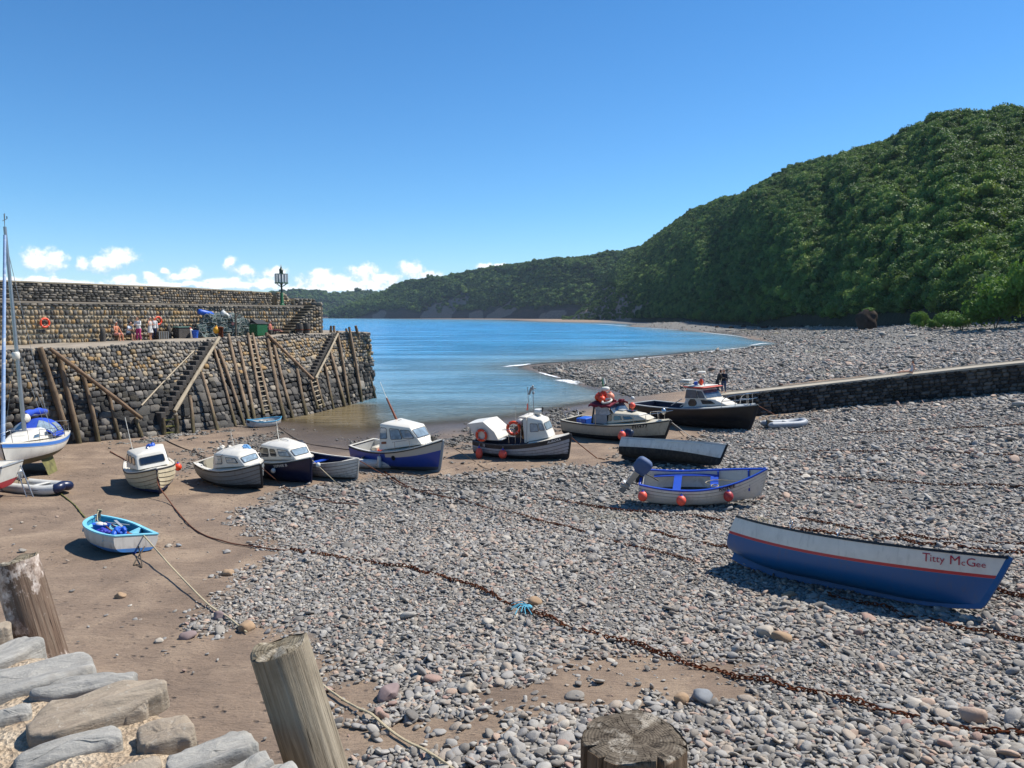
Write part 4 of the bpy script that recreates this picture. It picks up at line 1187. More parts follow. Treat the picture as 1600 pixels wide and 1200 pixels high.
    def thwart(s, name, mat_, parent, u, z, w=.25, th=.035, inset=.03):
        mb = MB(); x = s.P(u, s.v_at(u, z))[0]
        y0 = s.yb(max(u - .03, 0), z) - inset; y1 = s.yb(min(u + .03, 1), z) - inset
        P4 = [(x - w / 2, y0), (x + w / 2, y1), (x + w / 2, -y1), (x - w / 2, -y0)]
        mb.loft([[(a, b, z - th) for a, b in P4], [(a, b, z) for a, b in P4]], True, True, True)
        return mb.build(name, mat_, parent, 40)
    def keel(s, name, mat_, parent, w=.06, d=.07, u0=.0, u1=1.0, n=24, skeg=0.0):
        mb = MB(); rings = []
        pts = []
        for i in range(n + 1):
            u = u0 + (1 - u0) * i / n; x, y, z = s.P(u, 0); pts.append(Vector((x, 0, z)))
        for k in (.15, .35, .55, .75, .92, 1.0):
            x, y, z = s.P(1, k); pts.append(Vector((x, 0, z)))
        for i, p in enumerate(pts):
            t = (pts[min(i + 1, len(pts) - 1)] - pts[max(i - 1, 0)]).normalized(); nn = Vector((t.z, 0, -t.x))
            q = i / len(pts); dd = d + skeg * max(0, 1 - q / .55)
            rings.append([p + Vector((0, w / 2, 0)) - nn * .03, p + Vector((0, w / 2 * .8, 0)) + nn * dd, p + Vector((0, -w / 2 * .8, 0)) + nn * dd, p - Vector((0, w / 2, 0)) - nn * .03])
        mb.loft(rings, True, True, True); return mb.build(name, mat_, parent, 40)
    def side_pt(s, x, below, side, off=.012):
        """point on the outside at fore-and-aft x, 'below' metres under the sheer"""
        lo, hi = 0., 1.
        for _ in range(30):
            u = (lo + hi) / 2; z = s.zs(u) - below
            if s.P(u, s.v_at(u, z))[0] < x: lo = u
            else: hi = u
        return Vector(s.P(u, s.v_at(u, s.zs(u) - below), side, off))
def hullmat(name, top, bottom, wl=(.3, 0, 0), bands=(), rough=.35, dirt='6b5b45', damt=.4, bmp=.08, scuff=None, soft=.004, weed=None):
    m, N, L, P = newmat(name)
    o = objc(N); s = N.new('ShaderNodeSeparateXYZ'); L.new(o, s.inputs[0]); sd = attr(N, 'sd').outputs['Fac']
    n1 = noise(N, L, o, 2.2, 6, .65); n2 = noise(N, L, mapping(N, L, o, (1, 1, .25)), 6, 6, .7, .4)
    c = ramp(N, L, n1, [(.3, rgb(top, .88)), (.7, rgb(top, 1.05))])
    for d0, d1, col in bands:
        f = mth(N, L, 'MULTIPLY', sstep(N, L, sd, d0 - soft, d0 + soft), mth(N, L, 'SUBTRACT', 1, sstep(N, L, sd, d1 - soft, d1 + soft)))
        c = mix(N, L, f, c, rgb(col))
    wz = mth(N, L, 'ADD', mth(N, L, 'MULTIPLY_ADD', s.outputs[0], wl[1], wl[0]), mth(N, L, 'MULTIPLY', mth(N, L, 'MULTIPLY', s.outputs[0], s.outputs[0]), wl[2]))
    dz = mth(N, L, 'SUBTRACT', s.outputs[2], wz)
    bf = mth(N, L, 'SUBTRACT', 1, sstep(N, L, dz, -.006, .006))
    bc = mix(N, L, mth(N, L, 'MULTIPLY', sstep(N, L, n1, .45, .7), .5), rgb(bottom), mix(N, L, .5, rgb(bottom), rgb(weed or '4a4336')))
    c = mix(N, L, bf, c, bc)
    dm = mth(N, L, 'MULTIPLY', mth(N, L, 'SUBTRACT', 1, sstep(N, L, dz, 0, .28)), .8)
    df = mth(N, L, 'MULTIPLY', mth(N, L, 'MULTIPLY', sstep(N, L, mth(N, L, 'ADD', n2, mth(N, L, 'MULTIPLY', dm, .12)), .5, .72), damt), mth(N, L, 'SUBTRACT', 1, mth(N, L, 'MULTIPLY', bf, .5)))
    c = mix(N, L, df, c, rgb(dirt))
    if scuff:
        n3 = noise(N, L, mapping(N, L, o, (1.2, 1.2, 5)), 3.2, 8, .75)
        c = mix(N, L, sstep(N, L, n3, .64, .69), c, rgb(scuff))
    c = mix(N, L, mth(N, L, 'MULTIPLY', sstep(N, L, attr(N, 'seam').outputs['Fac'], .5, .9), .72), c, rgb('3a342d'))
    L.new(c, P.inputs['Base Color']); L.new(mth(N, L, 'MULTIPLY_ADD', bf, .35, rough), P.inputs['Roughness'])
    L.new(bump(N, L, n2, bmp, .02), P.inputs['Normal'])
    return m
WHITE = pm('white_gelcoat', 'd8d2c4', .32, .05, 1.5, .04, 12, dirt='9a8f7c', dirt_amt=.3, dirt_scale=1.6)
WHITE2 = pm('old_white_paint', 'cfc8ba', .5, .08, 2.5, .1, 18, dirt='8a7f6d', dirt_amt=.45, dirt_scale=2)
CREAM = pm('cream_gelcoat', 'c9c0aa', .4, .06, 1.5, .05, 12, dirt='8d806a', dirt_amt=.3)
GREYP = pm('grey_paint', '8c9296', .5, .1, 2, .08, 18, dirt='5a554c', dirt_amt=.4)
BLACKR = pm('black_rubber', '1d1d1f', .6, .2, 4, .15, 30)
NAVY = pm('navy_paint', '16203f', .35, .1, 2, .05, 15)
BLUE = pm('royal_blue_paint', '1d45a8', .4, .12, 2, .06, 18, dirt='3a4a6a', dirt_amt=.3)
SKYB = pm('pale_blue_paint', '73b9cc', .5, .12, 2.5, .12, 20, dirt='b9c6c4', dirt_amt=.4)
TEALB = pm('teal_inside_paint', '2f7f9f', .55, .15, 2.5, .12, 20, dirt='214e60', dirt_amt=.5)
STEEL = pm('stainless_tube', 'b4b6b8', .22, .05, 3, 0, 10, metal=1)
ALLOY = pm('grey_alloy', 'a3a5a6', .4, .08, 3, .03, 10, metal=.8)
ORANGE = pm('orange_plastic', 'e0431c', .45, .12, 3, .05, 20, dirt='a85a3c', dirt_amt=.35)
CORAL = pm('faded_red_buoy', 'e2543f', .5, .12, 3, .06, 20, dirt='c98a74', dirt_amt=.4)
YELL = pm('yellow_buoy', 'd99a1c', .5, .1, 3, .05, 20, dirt='8a6a2a')
BLUEF = pm('blue_plastic', '1f55b5', .45, .1, 3, .05, 20)
CANVAS = pm('blue_canvas', '1c46b0', .85, .15, 5, .35, 9)
MAROON = pm('maroon_canvas', '6d1428', .85, .15, 5, .35, 9)
TARP = pm('faded_navy_cover', '3d5275', .7, .15, 3, .5, 5)
SAIL = pm('pale_sailcloth', 'c9c3b6', .8, .1, 4, .4, 8)
VARN = pm('varnished_wood', '7c3f1e', .4, .25, 6, .15, 14, stretch=(1, 6, 6))
BAREW = pm('bare_wood', '9b8a70', .8, .25, 5, .3, 14, dirt='5a4e40', stretch=(1, 5, 5))
ROPE = pm('pale_rope', 'b0a284', .9, .2, 40, .6, 60)
ROPED = pm('dark_rope', '4a4034', .9, .3, 30, .6, 60)
RUST = pm('rusty_iron', '5c3322', .92, .4, 9, .8, 22, spec=.15, dirt='8a4a26', dirt_amt=.6, dirt_scale=4)
TUBE = pm('grey_hypalon', '8f949a', .55, .08, 2, .05, 14, dirt='5d5c58', dirt_amt=.35)
TUBEW = pm('white_hypalon', 'c4c3bd', .5, .08, 2, .05, 14, dirt='7d786c', dirt_amt=.35)
INT = pm('pale_inside_paint', 'bdbbb4', .6, .1, 2, .1, 14, dirt='7d7566', dirt_amt=.5)
INTD = pm('dark_bilge_boards', '4b443b', .8, .25, 3, .3, 12)
GREEN = pm('green_paint', '1c5a33', .45, .15, 2, .1, 14, dirt='3a4a36')
def glassmat(name, col, rough=.06):
    m, N, L, P = newmat(name)
    n = noise(N, L, objc(N), 2.4, 4, .6, 1.0)
    L.new(ramp(N, L, n, [(.35, rgb(col, .6)), (.6, rgb(col)), (.75, rgb(col, 1.7))]), P.inputs['Base Color'])
    P.inputs['Roughness'].default_value = rough; P.inputs['Specular IOR Level'].default_value = .9
    P.inputs['Coat Weight'].default_value = .5
    return m
GLASS = glassmat('window_glass', '4c5a68'); GLASSL = glassmat('clear_window', '8fa0aa'); GLASSD = glassmat('dark_window', '1d2530')
FRAME = pm('window_rubber', '2b2d30', .6, .1, 3, 0, 10)
def panel(name, quad, rect, mat_, parent, out=.016, rad=.25, frame=True, fmat=None, th=.012, n=4, fw=.028):
    """rounded pane on a bilinear patch quad=(A,B,C,D); rect=(u0,u1,v0,v1) in 0..1"""
    A, B, C, D = [Vector(q) for q in quad]
    nrm = (B - A).cross(D - A).normalized()
    def pt(u, v): return (A * (1 - u) + B * u) * (1 - v) + (D * (1 - u) + C * u) * v
    lu = (B - A).length; lv = (D - A).length
    def outline(gx, o_):
        u0, u1, v0, v1 = rect[0] - gx / lu, rect[1] + gx / lu, rect[2] - gx / lv, rect[3] + gx / lv
        r = min((u1 - u0) * lu, (v1 - v0) * lv) * rad; ru, rv = r / lu, r / lv; pts = []
        for cx, cy, a0 in ((u1 - ru, v1 - rv, 0), (u0 + ru, v1 - rv, 90), (u0 + ru, v0 + rv, 180), (u1 - ru, v0 + rv, 270)):
            for k in range(n + 1):
                a = R(a0 + 90 * k / n); pts.append(pt(cx + ru * math.cos(a), cy + rv * math.sin(a)) + nrm * o_)
        return pts
    mb = MB(); mb.loft([outline(0, -.01), outline(0, out)], True, True, True); o = mb.build(name, mat_, parent, 30)
    if frame:
        mb = MB(); a, b, c, d = outline(fw, -.01), outline(fw, out + .004), outline(0, out + .004), outline(0, -.01)
        mb.loft([a, b, c, d], True); mb.build('frame', fmat or FRAME, o, 30)
    return o
class Cabin:
    """a moulded cabin: aft/fore x and half widths at the bottom and the top"""
    def __init__(s, x0, x1, w0, w1, zb0, zb1, X0, X1, W0, W1, zt0, zt1): s.__dict__.update(locals())
    def quad(s, side):
        if side == 'port': return [(s.x1, s.w1, s.zb1), (s.x0, s.w0, s.zb0), (s.X0, s.W0, s.zt0), (s.X1, s.W1, s.zt1)]
        if side == 'star': return [(s.x0, -s.w0, s.zb0), (s.x1, -s.w1, s.zb1), (s.X1, -s.W1, s.zt1), (s.X0, -s.W0, s.zt0)]
        if side == 'fore': return [(s.x1, -s.w1, s.zb1), (s.x1, s.w1, s.zb1), (s.X1, s.W1, s.zt1), (s.X1, -s.W1, s.zt1)]
        if side == 'aft': return [(s.x0, s.w0, s.zb0), (s.x0, -s.w0, s.zb0), (s.X0, -s.W0, s.zt0), (s.X0, s.W0, s.zt0)]
    def body(s, name, mat_, parent, camber=.07, r=.07, over=0.0):
        mb = MB()
        def ring(k, ins, z=0):
            x0 = s.x0 + (s.X0 - s.x0) * k + ins; x1 = s.x1 + (s.X1 - s.x1) * k - ins
            w0 = s.w0 + (s.W0 - s.w0) * k - ins; w1 = s.w1 + (s.W1 - s.w1) * k - ins
            z0 = s.zb0 + (s.zt0 - s.zb0) * k + z; z1 = s.zb1 + (s.zt1 - s.zb1) * k + z
            q = r if ins < r else r * .6
            P = []
            for (cx, cy, cz, sx_, sy_) in ((x1, w1, z1, -1, -1), (x0, w0, z0, 1, -1), (x0, -w0, z0, 1, 1), (x1, -w1, z1, -1, 1)):
                a = (cx + sx_ * q, cy, cz); b = (cx + sx_ * q * .3, cy + sy_ * q * .3, cz); c = (cx, cy + sy_ * q, cz)
                P += [c, b, a] if sx_ * sy_ > 0 else [a, b, c]
            Q = []
            for i, p in enumerate(P):
                Q.append(p)
                if i % 3 == 2:
                    n_ = P[(i + 1) % 12]
                    Q += [tuple(p[j] + (n_[j] - p[j]) * f / 6 for j in range(3)) for f in range(1, 6)]
            return Q
        mb.loft([ring(k / 6, 0) for k in range(7)] + [ ring(1, .02, .035), ring(1, .07, .06), ring(1, min(s.W0, s.W1) * .55, .06 + camber)], True, True, True)
        return mb.build(name, mat_, parent, 40)
def pipes(name, mat_, parent, lines, r=.014, n=6):
    mb = MB()
    for l in lines: mb.tube(l, r, n)
    return mb.build(name, mat_, parent, 60)
def smoothline(pts, n=6, closed=False):
    pts = [Vector(p) for p in pts]; out = []
    for i in range(len(pts) - 1):
        p0 = pts[max(i - 1, 0)]; p1 = pts[i]; p2 = pts[i + 1]; p3 = pts[min(i + 2, len(pts) - 1)]
        for k in range(n):
            t = k / n
            out.append(.5 * ((2 * p1) + (p2 - p0) * t + (2 * p0 - 5 * p1 + 4 * p2 - p3) * t * t + (3 * p1 - p0 - 3 * p2 + p3) * t ** 3))
    out.append(pts[-1]); return out
def outboard(parent, loc, cowl_m, tilt=0, sc_=1.0, leg_m=None, cover=False, rz=PI):
    """engine on the transom: cowl forward at the top, leg below; +x of the engine points aft"""
    leg_m = leg_m or GREYP
    M = Matrix.Translation(Vector(loc)) @ Matrix.Rotation(rz, 4, 'Z') @ Matrix.Rotation(tilt, 4, 'Y')
    def T(mb): mb.v = [tuple(M @ (Vector(p) * sc_)) for p in mb.v]; return mb
    mb = MB(); mb.ell((.12, 0, .33), (.25, .16, .24), 16, 10, e=.62); mb.box((.08, 0, .1), (.34, .22, .06), ch=.02)
    o = T(mb).build('outboard_engine', cowl_m, parent, 50)
    mb = MB(); mb.loft([[(x - .06 * k, .045, z), (x + .11, .03, z), (x + .11, -.03, z), (x - .06 * k, -.045, z)] for x, z, k in ((.1, .1, 1), (.1, -.35, .8), (.13, -.62, .8))], True, True, True)
    mb.ell((.14, 0, -.55), (.19, .05, .05), 10, 6); mb.box((.17, 0, -.42), (.26, .16, .015)); mb.box((.14, 0, -.7), (.16, .012, .16))
    T(mb).build('leg', leg_m, o, 50)
    mb = MB()
    for k in range(3):
        a = k * 2 * PI / 3; mb.ell((.36, .09 * math.cos(a), -.55 + .09 * math.sin(a)), (.02, .075, .045), 8, 5, Euler((a, 0, .4)).to_matrix())
    T(mb).build('propeller', BLACKR, o, 50)
    mb = MB(); mb.box((-.02, 0, -.05), (.1, .2, .3), ch=.02); mb.tube([(-.02, 0, .14), (-.3, 0, .2), (-.52, .02, .22)], .022, 6)
    T(mb).build('bracket', BLACKR, o, 50)
    return o
def letters(name, txt, mat_, parent, hull, x0, below, h, side, bold=False, spacing=1.0, slant=0.0, off=.016, depth=.003):
    """lettering laid on the curve of the hull; text reads left to right for someone looking at that side"""
    cu = bpy.data.curves.new('lettering', 'FONT'); cu.body = txt; cu.size = 1; cu.space_character = spacing; cu.resolution_u = 3
    cu.offset = .022 if bold else .0; cu.shear = slant
    to = bpy.data.objects.new('lettering', cu); COL.objects.link(to)
    dg = bpy.context.evaluated_depsgraph_get(); dg.update()
    me = bpy.data.meshes.new_from_object(to.evaluated_get(dg)); bpy.data.objects.remove(to); bpy.data.curves.remove(cu)
    k = h / .7; sg = 1 if side == -1 else -1
    bm = bmesh.new(); bm.from_mesh(me); bmesh.ops.subdivide_edges(bm, edges=[e for e in bm.edges if e.calc_length() > .35], cuts=1); 
    for v in bm.verts:
        p = hull.side_pt(x0 + sg * v.co.x * k, below - v.co.y * k, side, off); v.co = p
    bm.to_mesh(me); bm.free(); me.materials.clear(); me.materials.append(mat_)
    o = bpy.data.objects.new(name, me); COL.objects.link(o); o.parent = parent; return o
def settle(root, hull, hull_obj, pos, heading, heel, trim=0.0, sink=.04, sx=1.0):
    """stand the boat on the beach: turn, heel over, then lower until it touches"""
    hx, hy = math.cos(heading) * hull.L * .35, math.sin(heading) * hull.L * .35
    trim += math.atan2(gz(pos[0] + hx, pos[1] + hy) - gz(pos[0] - hx, pos[1] - hy), hull.L * .7)
    M = Matrix.Rotation(heading, 4, 'Z') @ Matrix.Rotation(-trim, 4, 'Y') @ Matrix.Rotation(heel, 4, 'X')
    V = np.array([v.co[:] for v in hull_obj.data.vertices]) * np.array([sx, 1, 1]); V = V @ np.array(M.to_3x3()).T
    root.scale = (sx, 1, 1)
    V[:, 0] += pos[0]; V[:, 1] += pos[1]
    zmin = float((V[:, 2] - G(V[:, 0], V[:, 1])).min())
    root.location = (pos[0], pos[1], -zmin - sink); root.rotation_euler = M.to_euler()
    root['heading'] = heading
    bpy.context.view_layer.update()
    return root
def axis_fit(stern, bow, hs, hb):
    """stern, bow: picture points of the sheer at both ends; returns middle, heading, length"""
    def solve(p, h):
        z = .5
        for _ in range(8): q = at_z(p[0], p[1], z); z = gz(q.x, q.y) + h
        return q
    a = solve(stern, hs); b = solve(bow, hb); d = b - a
    return ((a + b) / 2), math.atan2(d.y, d.x), math.hypot(d.x, d.y)
def W2(root, p): return root.matrix_world @ Vector(p)
def ball_fender(lab, top, r=.2, mat_=None, group=None, neck=True, name='fender_buoy'):
    """round buoy hanging from a point"""
    t = thing(name, lab, 'buoy', tuple(Vector(top) - Vector((0, 0, r * 1.75))), group=group)
    mb = MB(); mb.ell((0, 0, 0), (r, r, r * 1.08), 18, 12); mb.build('ball', mat_ or CORAL, t, 60)
    if neck:
        mb = MB(); mb.lathe([(r * .38, r * .9), (r * .3, r * 1.15), (r * .16, r * 1.2), (r * .13, r * 1.42)], 10); mb.build('neck', BLUE, t, 50)
        mb = MB(); mb.tube([(0, 0, r * 1.38), (0.01, 0, r * 1.6), (0, .01, r * 1.78)], .012, 6); mb.build('lanyard', ROPE, t, 50)
    return t
def sausage(lab, top, r=.09, l=.42, mat_=None, group=None, lean=(0, 0, 0)):
    t = thing('fender', lab, 'fender', tuple(top), group=group, rot=lean)
    mb = MB(); mb.lathe([(r * .3, -l - .14), (r * .8, -l - .1), (r, -l), (r, -.22), (r * .8, -.14), (r * .3, -.11)], 12); mb.build('body', mat_ or TUBEW, t, 50)
    mb = MB(); mb.tube([(0, 0, 0), (0, .005, -.12)], .012, 6); mb.build('lanyard', ROPE, t, 50)
    return t
def lifebuoy(lab, loc, M, r=.3, mat_=None, white=False):
    t = thing('lifebuoy', lab, 'lifebuoy', tuple(loc)); t.rotation_euler = M.to_euler()
    mb = MB(); mb.torus((0, 0, 0), r, r * .24, 28, 10); mb.build('ring', mat_ or ORANGE, t, 60)
    for k in range(4):
        a = PI / 4 + k * PI / 2; mb = MB(); mb.torus((r * math.cos(a), r * math.sin(a), 0), r * .25, .012, 14, 6, Matrix.Rotation(a, 3, 'Z') @ Matrix.Rotation(PI / 2, 3, 'X'))
        mb.build('band', WHITE2, t, 60)
    mb = MB(); mb.tube([(r * 1.27 * math.cos(a), r * 1.27 * math.sin(a), .0) for a in [i * 2 * PI / 24 for i in range(24)]], .009, 5, closed=True); mb.build('grab_line', ROPE, t, 60)
    return t
# ------------------------------------------------------------------ the boats
BOATS = {}
def begin(name, lab, cat='boat', group=None): return thing(name, lab, cat, group=group)
# --- long blue and white rowing boat, near right
mid, hd, Ln = axis_fit((1132, 813), (1577, 877), 1.02, 1.12)
b = begin('rowing_boat', 'long open boat, blue below a red line and white above, nearest on the shingle', 'rowing boat')
h = Hull(7.15, 2.1, 1.26, 1.06, 1.32, tw=.62, rake=.6, trake=-.45, kb=.2, rs=.32, p=.72, q=1.35)
hm_ = hullmat('long_boat_paint', 'd9d2c4', '14608f', (-9, 0, 0), [(.45, .52, 'b3262c'), (.52, 9, '0f4f84')], .4, '59503f', .22, .12)
ho = h.skin('hull', hm_, b, planks=0, nu=40, nv=20); h.keel('keel', pm('blue_keel_paint', '0f4f84', .5, .15, 3, .1, 18, dirt='3a4a5a'), b, .07, .09, skeg=.16)
h.gunwale('gunwale', pm('black_rail_paint', '1b1a19', .45, .2, 5, .1, 20), b, .07, .06)
h.inner('inner_planking', INT, b, drop=.03); h.floor('floorboards', INTD, b, .2, .05, .8)
for u in (.2, .45, .68): h.thwart('thwart', WHITE2, b, u, .8)
h.deck('foredeck', WHITE2, b, .86, .985, .03, .02, 5); h.deck('stern_sheet', GREYP, b, .0, .1, .04, .02, 4)
for s_ in (1, -1):
    for u in (.3, .5):
        x, y, z = h.P(u, 1); mb = MB(); mb.tube([(x, (y - .03) * s_, z), (x, (y - .03) * s_, z + .07)], .012, 6); mb.tube([(x + .05 * math.cos(a), (y - .03) * s_, z + .13 + .06 * math.sin(a)) for a in np.linspace(-PI * 1.4, PI * .4, 10)], .01, 6); mb.build('rowlock', STEEL, b, 50)
mb = MB(); x, y, z = h.P(.06, 1)
for k in range(3): mb.torus((x + .2, -.1 - .12 * k, z + .02), .16, .013, 16, 5, Euler((.9, .2, k)).to_matrix())
mb.build('mooring_line', ROPE, b, 60)
mb = MB(); mb.tube([h.P(.28, 1, 1)[:2] and (h.P(.25, 1)[0], .5, .98), (h.P(.62, 1)[0], .42, 1.06)], .035, 8); mb.build('oar', WHITE2, b, 50)
settle(b, h, ho, (mid.x - .16, mid.y - .98), hd, R(-21), 0, .04, .935); BOATS['long'] = (b, h)
RED = pm('red_lettering', 'a81e34', .5, .1, 8, 0, 10)
for w_, x_, h_, bo in (('T', 2.0, .19, False), ('itty', 2.15, .15, False), ('M', 2.52, .2, False), ('c', 2.745, .13, False), ('G', 2.83, .18, False), ('ee', 3.01, .13, False)): letters('name_lettering', w_, RED, b, h, x_, .30 - (.012 if w_ in 'itty' else 0), h_, -1, bo, 1.02)
# serifs of the hand-painted T
# --- white clinker boat with blue gunwale
mid, hd, Ln = axis_fit((1008, 752), (1197, 745), .82, 1.02)
b = begin('clinker_dinghy', 'white clinker boat with royal blue gunwale and thwarts, engine under a cover', 'boat')
h = Hull(4.75, 1.9, .95, .82, 1.3, tw=.78, rake=.35, trake=-.12, kb=.2, rs=.12, p=.68, q=1.4)
hm_ = hullmat('white_lapstrake', 'd2cabd', '9a948a', (-9, 0, 0), [(.17, .185, '2a2b30')], .4, '5d5346', .25, .06)
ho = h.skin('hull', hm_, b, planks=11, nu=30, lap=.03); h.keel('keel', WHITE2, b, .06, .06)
h.gunwale('gunwale', BLUE, b, .085, .06, out=.03); h.inner('inner_planking', INT, b, drop=.05, th=.05); h.floor('floorboards', INTD, b, .16, .06, .8)
for u in (.30, .60): h.thwart('thwart', BLUE, b, u, .66, .3)
mb = MB()
for s_ in (1, -1):
    for side_w in (0,):
        rings = []
        for i in range(9):
            u = .1 + .5 * i / 8; y = h.yb(u, .66) - .04; x = h.P(u, h.v_at(u, .66))[0]; rings.append([(x, y * s_, .63), (x, y * s_, .665), (x, (y - .2) * s_, .665), (x, (y - .2) * s_, .63)])
        mb2 = MB(); mb2.loft(rings, True, True, True); mb2.build('side_bench', BLUE, b, 40)
for u in (.62, .86):
    for s_ in (1, -1):
        mb = MB(); x, y, z = h.P(u, 1); mb.loft([[(x - .03, (y - .05) * s_, z - .04), (x + .03, (y - .05) * s_, z - .04), (x + .03, (y - .16) * s_, z - .04), (x - .03, (y - .16) * s_, z - .04)], [(x - .03, (h.yb(u, .5) - .03) * s_, .5), (x + .03, (h.yb(u, .5) - .03) * s_, .5), (x + .03, (h.yb(u, .5) - .1) * s_, .5), (x - .03, (h.yb(u, .5) - .1) * s_, .5)]], True, True, True); mb.build('knee', BLUE, b, 40)
mb = MB(); mb.tube(smoothline([(.5, -.4, .70), (.1, -.1, .72), (.5, .2, .71), (1.3, .1, .69)]), .02, 6); mb.torus((.45, -.35, .71), .13, .02, 16, 6); mb.build('coiled_line', ROPE, b, 60)
en = outboard(b, (-2.42, 0, .95), TARP, R(-38), 1.35, ALLOY)
settle(b, h, ho, (mid.x - .1, mid.y - .35), hd, R(13), 0, -.08); BOATS['romie'] = (b, h)
letters('name_lettering', 'ROMIE', pm('black_lettering', '17171a', .5, .1, 8, 0, 10), b, h, .6, .14, .135, -1, True, 1.05, 0, .045)
BLACKL = _PM['black_lettering']
for xx, bel, lab in ((-2.2, .06, 'faded red buoy hanging at the stern of the blue-railed white boat'), (-.75, .02, 'faded red buoy hanging amidships on the blue-railed white boat'), (.95, .05, 'dark red buoy with a knotted line under the name on the white boat')):
    p = W2(b, h.side_pt(xx, bel, -1, .06)); ball_fender(lab, p + Vector((-.04, -.12, 0)), .185, CORAL if xx < 0.5 else pm('dark_red_buoy', '9a2a2c', .5, .12, 3, .06, 20), 'red buoys on the white boats')
# --- black and white open boat
mid, hd, Ln = axis_fit((967, 691), (1140, 699), 1.0, 1.1)
b = begin('open_boat', 'old open boat with flaking white topsides over a black bottom', 'boat')
h = Hull(5.7, 1.9, 1.0, .92, 1.14, tw=.7, rake=.3, trake=-.15, kb=.12, rs=.15, p=.72, q=1.3)
hm_ = hullmat('flaking_white_paint', 'd6d2c8', '1b1b1c', (.40, -.012, .004), [(.0, .09, 'a5acb0')], .55, '6e675c', .3, .2, scuff='54504a')
ho = h.skin('hull', hm_, b, nu=32, nv=18); h.keel('keel', pm('black_bottom_paint', '1a1a1b', .8, .2, 3, .2, 16), b, .07, .08, skeg=.1)
h.gunwale('gunwale', WHITE2, b, .08, .05); h.inner('inner_planking', GREYP, b, drop=.03); h.floor('floorboards', INTD, b, .2, .05, .8)
for u in (.25, .5, .72): h.thwart('thwart', WHITE2, b, u, .6)
mb = MB(); pts = [h.side_pt(x, .11, -1, .01) for x in np.linspace(-.6, 1.9, 10)]
mb.loft([[p + Vector((0, 0, -.04)), p + Vector((0, -.02, -.04)), p + Vector((0, -.02, .04)), p + Vector((0, 0, .04))] for p in pts], True, True, True); mb.build('rubbing_strake', WHITE, b, 30)
outboard(b, (-2.9, .1, 1.05), pm('dark_blue_engine', '232d42', .35, .1, 3, .02, 10), R(-12), 1.1, BLACKR)
settle(b, h, ho, (mid.x, mid.y), hd, R(-26)); BOATS['wb'] = (b, h)
p = W2(b, (-3.05, -.3, 1.5)); ball_fender('faded red buoy beside the engine of the flaking black and white boat', p + Vector((-.1, -.1, .1)), .2, CORAL, 'red buoys on the white boats')
# --- blue rowing dinghy on the sand
mid, hd, Ln = axis_fit((216, 838), (140, 805), .66, .72)
b = begin('rowing_dinghy', 'small pale blue dinghy with white peeling sides and oars inside, on the sand', 'dinghy')
h = Hull(3.25, 1.72, .66, .60, .76, tw=.80, um=.45, bp=3.0, rake=.18, trake=-.08, kb=.2, rs=.12, p=.62, q=1.5)
hm_ = hullmat('peeling_white_paint', 'b9b4ac', '2f6fb0', (.15, .0, .03), [(0, .05, '3f8f8f')], .5, '5a4a3a', .35, .15, scuff='6a5546')
ho = h.skin('hull', hm_, b, nu=26, nv=16); h.keel('keel', BLUE, b, .05, .05)
h.gunwale('gunwale', SKYB, b, .13, .045, out=.02); h.inner('inner_planking', TEALB, b, drop=.03); h.floor('floorboards', pm('blue_floor_paint', '3a86a3', .6, .2, 3, .2, 14), b, .16, .05, .82)
h.deck('bow_seat', SKYB, b, .70, .97, .22, .0, 5); h.deck('stern_seat', SKYB, b, .0, .17, .2, .0, 4); h.thwart('thwart', SKYB, b, .46, .42, .24)
for s_ in (1, -1):
    x, y, z = h.P(.46, 1); mb = MB(); mb.loft([[(x - .05, (y - .1) * s_, z - .03), (x + .08, (y - .1) * s_, z - .03), (x + .08, (y - .13) * s_, z - .03), (x - .05, (y - .13) * s_, z - .03)], [(x - .12, (y - .12) * s_, .42), (x + .12, (y - .12) * s_, .42), (x + .12, (y - .42) * s_, .42), (x - .12, (y - .42) * s_, .42)]], True, True, True); mb.build('knee', SKYB, b, 40)
mb = MB(); mb.box((1.46, 0, .82), (.08, .09, .3), ch=.02); mb.build('stem_post', INTD, b, 40)
mb = MB(); mb.tube(smoothline([(1.44, 0, .95), (1.35, .1, .85), (1.15, .15, .62), (1.0, .1, .6)]), .02, 6); mb.tube(smoothline([(1.47, .05, .9), (1.4, .08, .95), (1.42, -.05, .92), (1.48, -.03, .86)]), .022, 6); mb.build('painter', ROPE, b, 60)
settle(b, h, ho, (mid.x, mid.y), hd, R(9), R(1)); BOATS['dinghy'] = (b, h)
# loose gear lying in the dinghy
def in_boat(b, name, lab, cat, build, loc, rz=0, rx=0, ry=0, group=None):
    t = thing(name, lab, cat, group=group); t.matrix_world = b.matrix_world @ Matrix.Translation(loc) @ Euler((rx, ry, rz)).to_matrix().to_4x4(); build(t); return t
def oar(t, l=2.3):
    mb = MB(); mb.tube([(-l / 2, 0, 0), (l / 2 - .5, 0, 0)], [.022, .027], 8); mb.build('shaft', VARN, t, 50)
    mb = MB(); mb.loft([[(x, w, .01), (x, 0, .016), (x, -w, .01), (x, 0, -.006)] for x, w in ((l / 2 - .52, .03), (l / 2 - .35, .06), (l / 2, .075))], True, True, True); mb.build('blade', VARN, t, 50)
in_boat(b, 'oar', 'varnished oar lying in the pale blue dinghy, the one nearer the bow tub', 'oar', oar, (-.05, .22, .56), R(172))
in_boat(b, 'oar', 'varnished oar lying in the pale blue dinghy, the one nearer the far side', 'oar', oar, (-.1, -.05, .58), R(178))
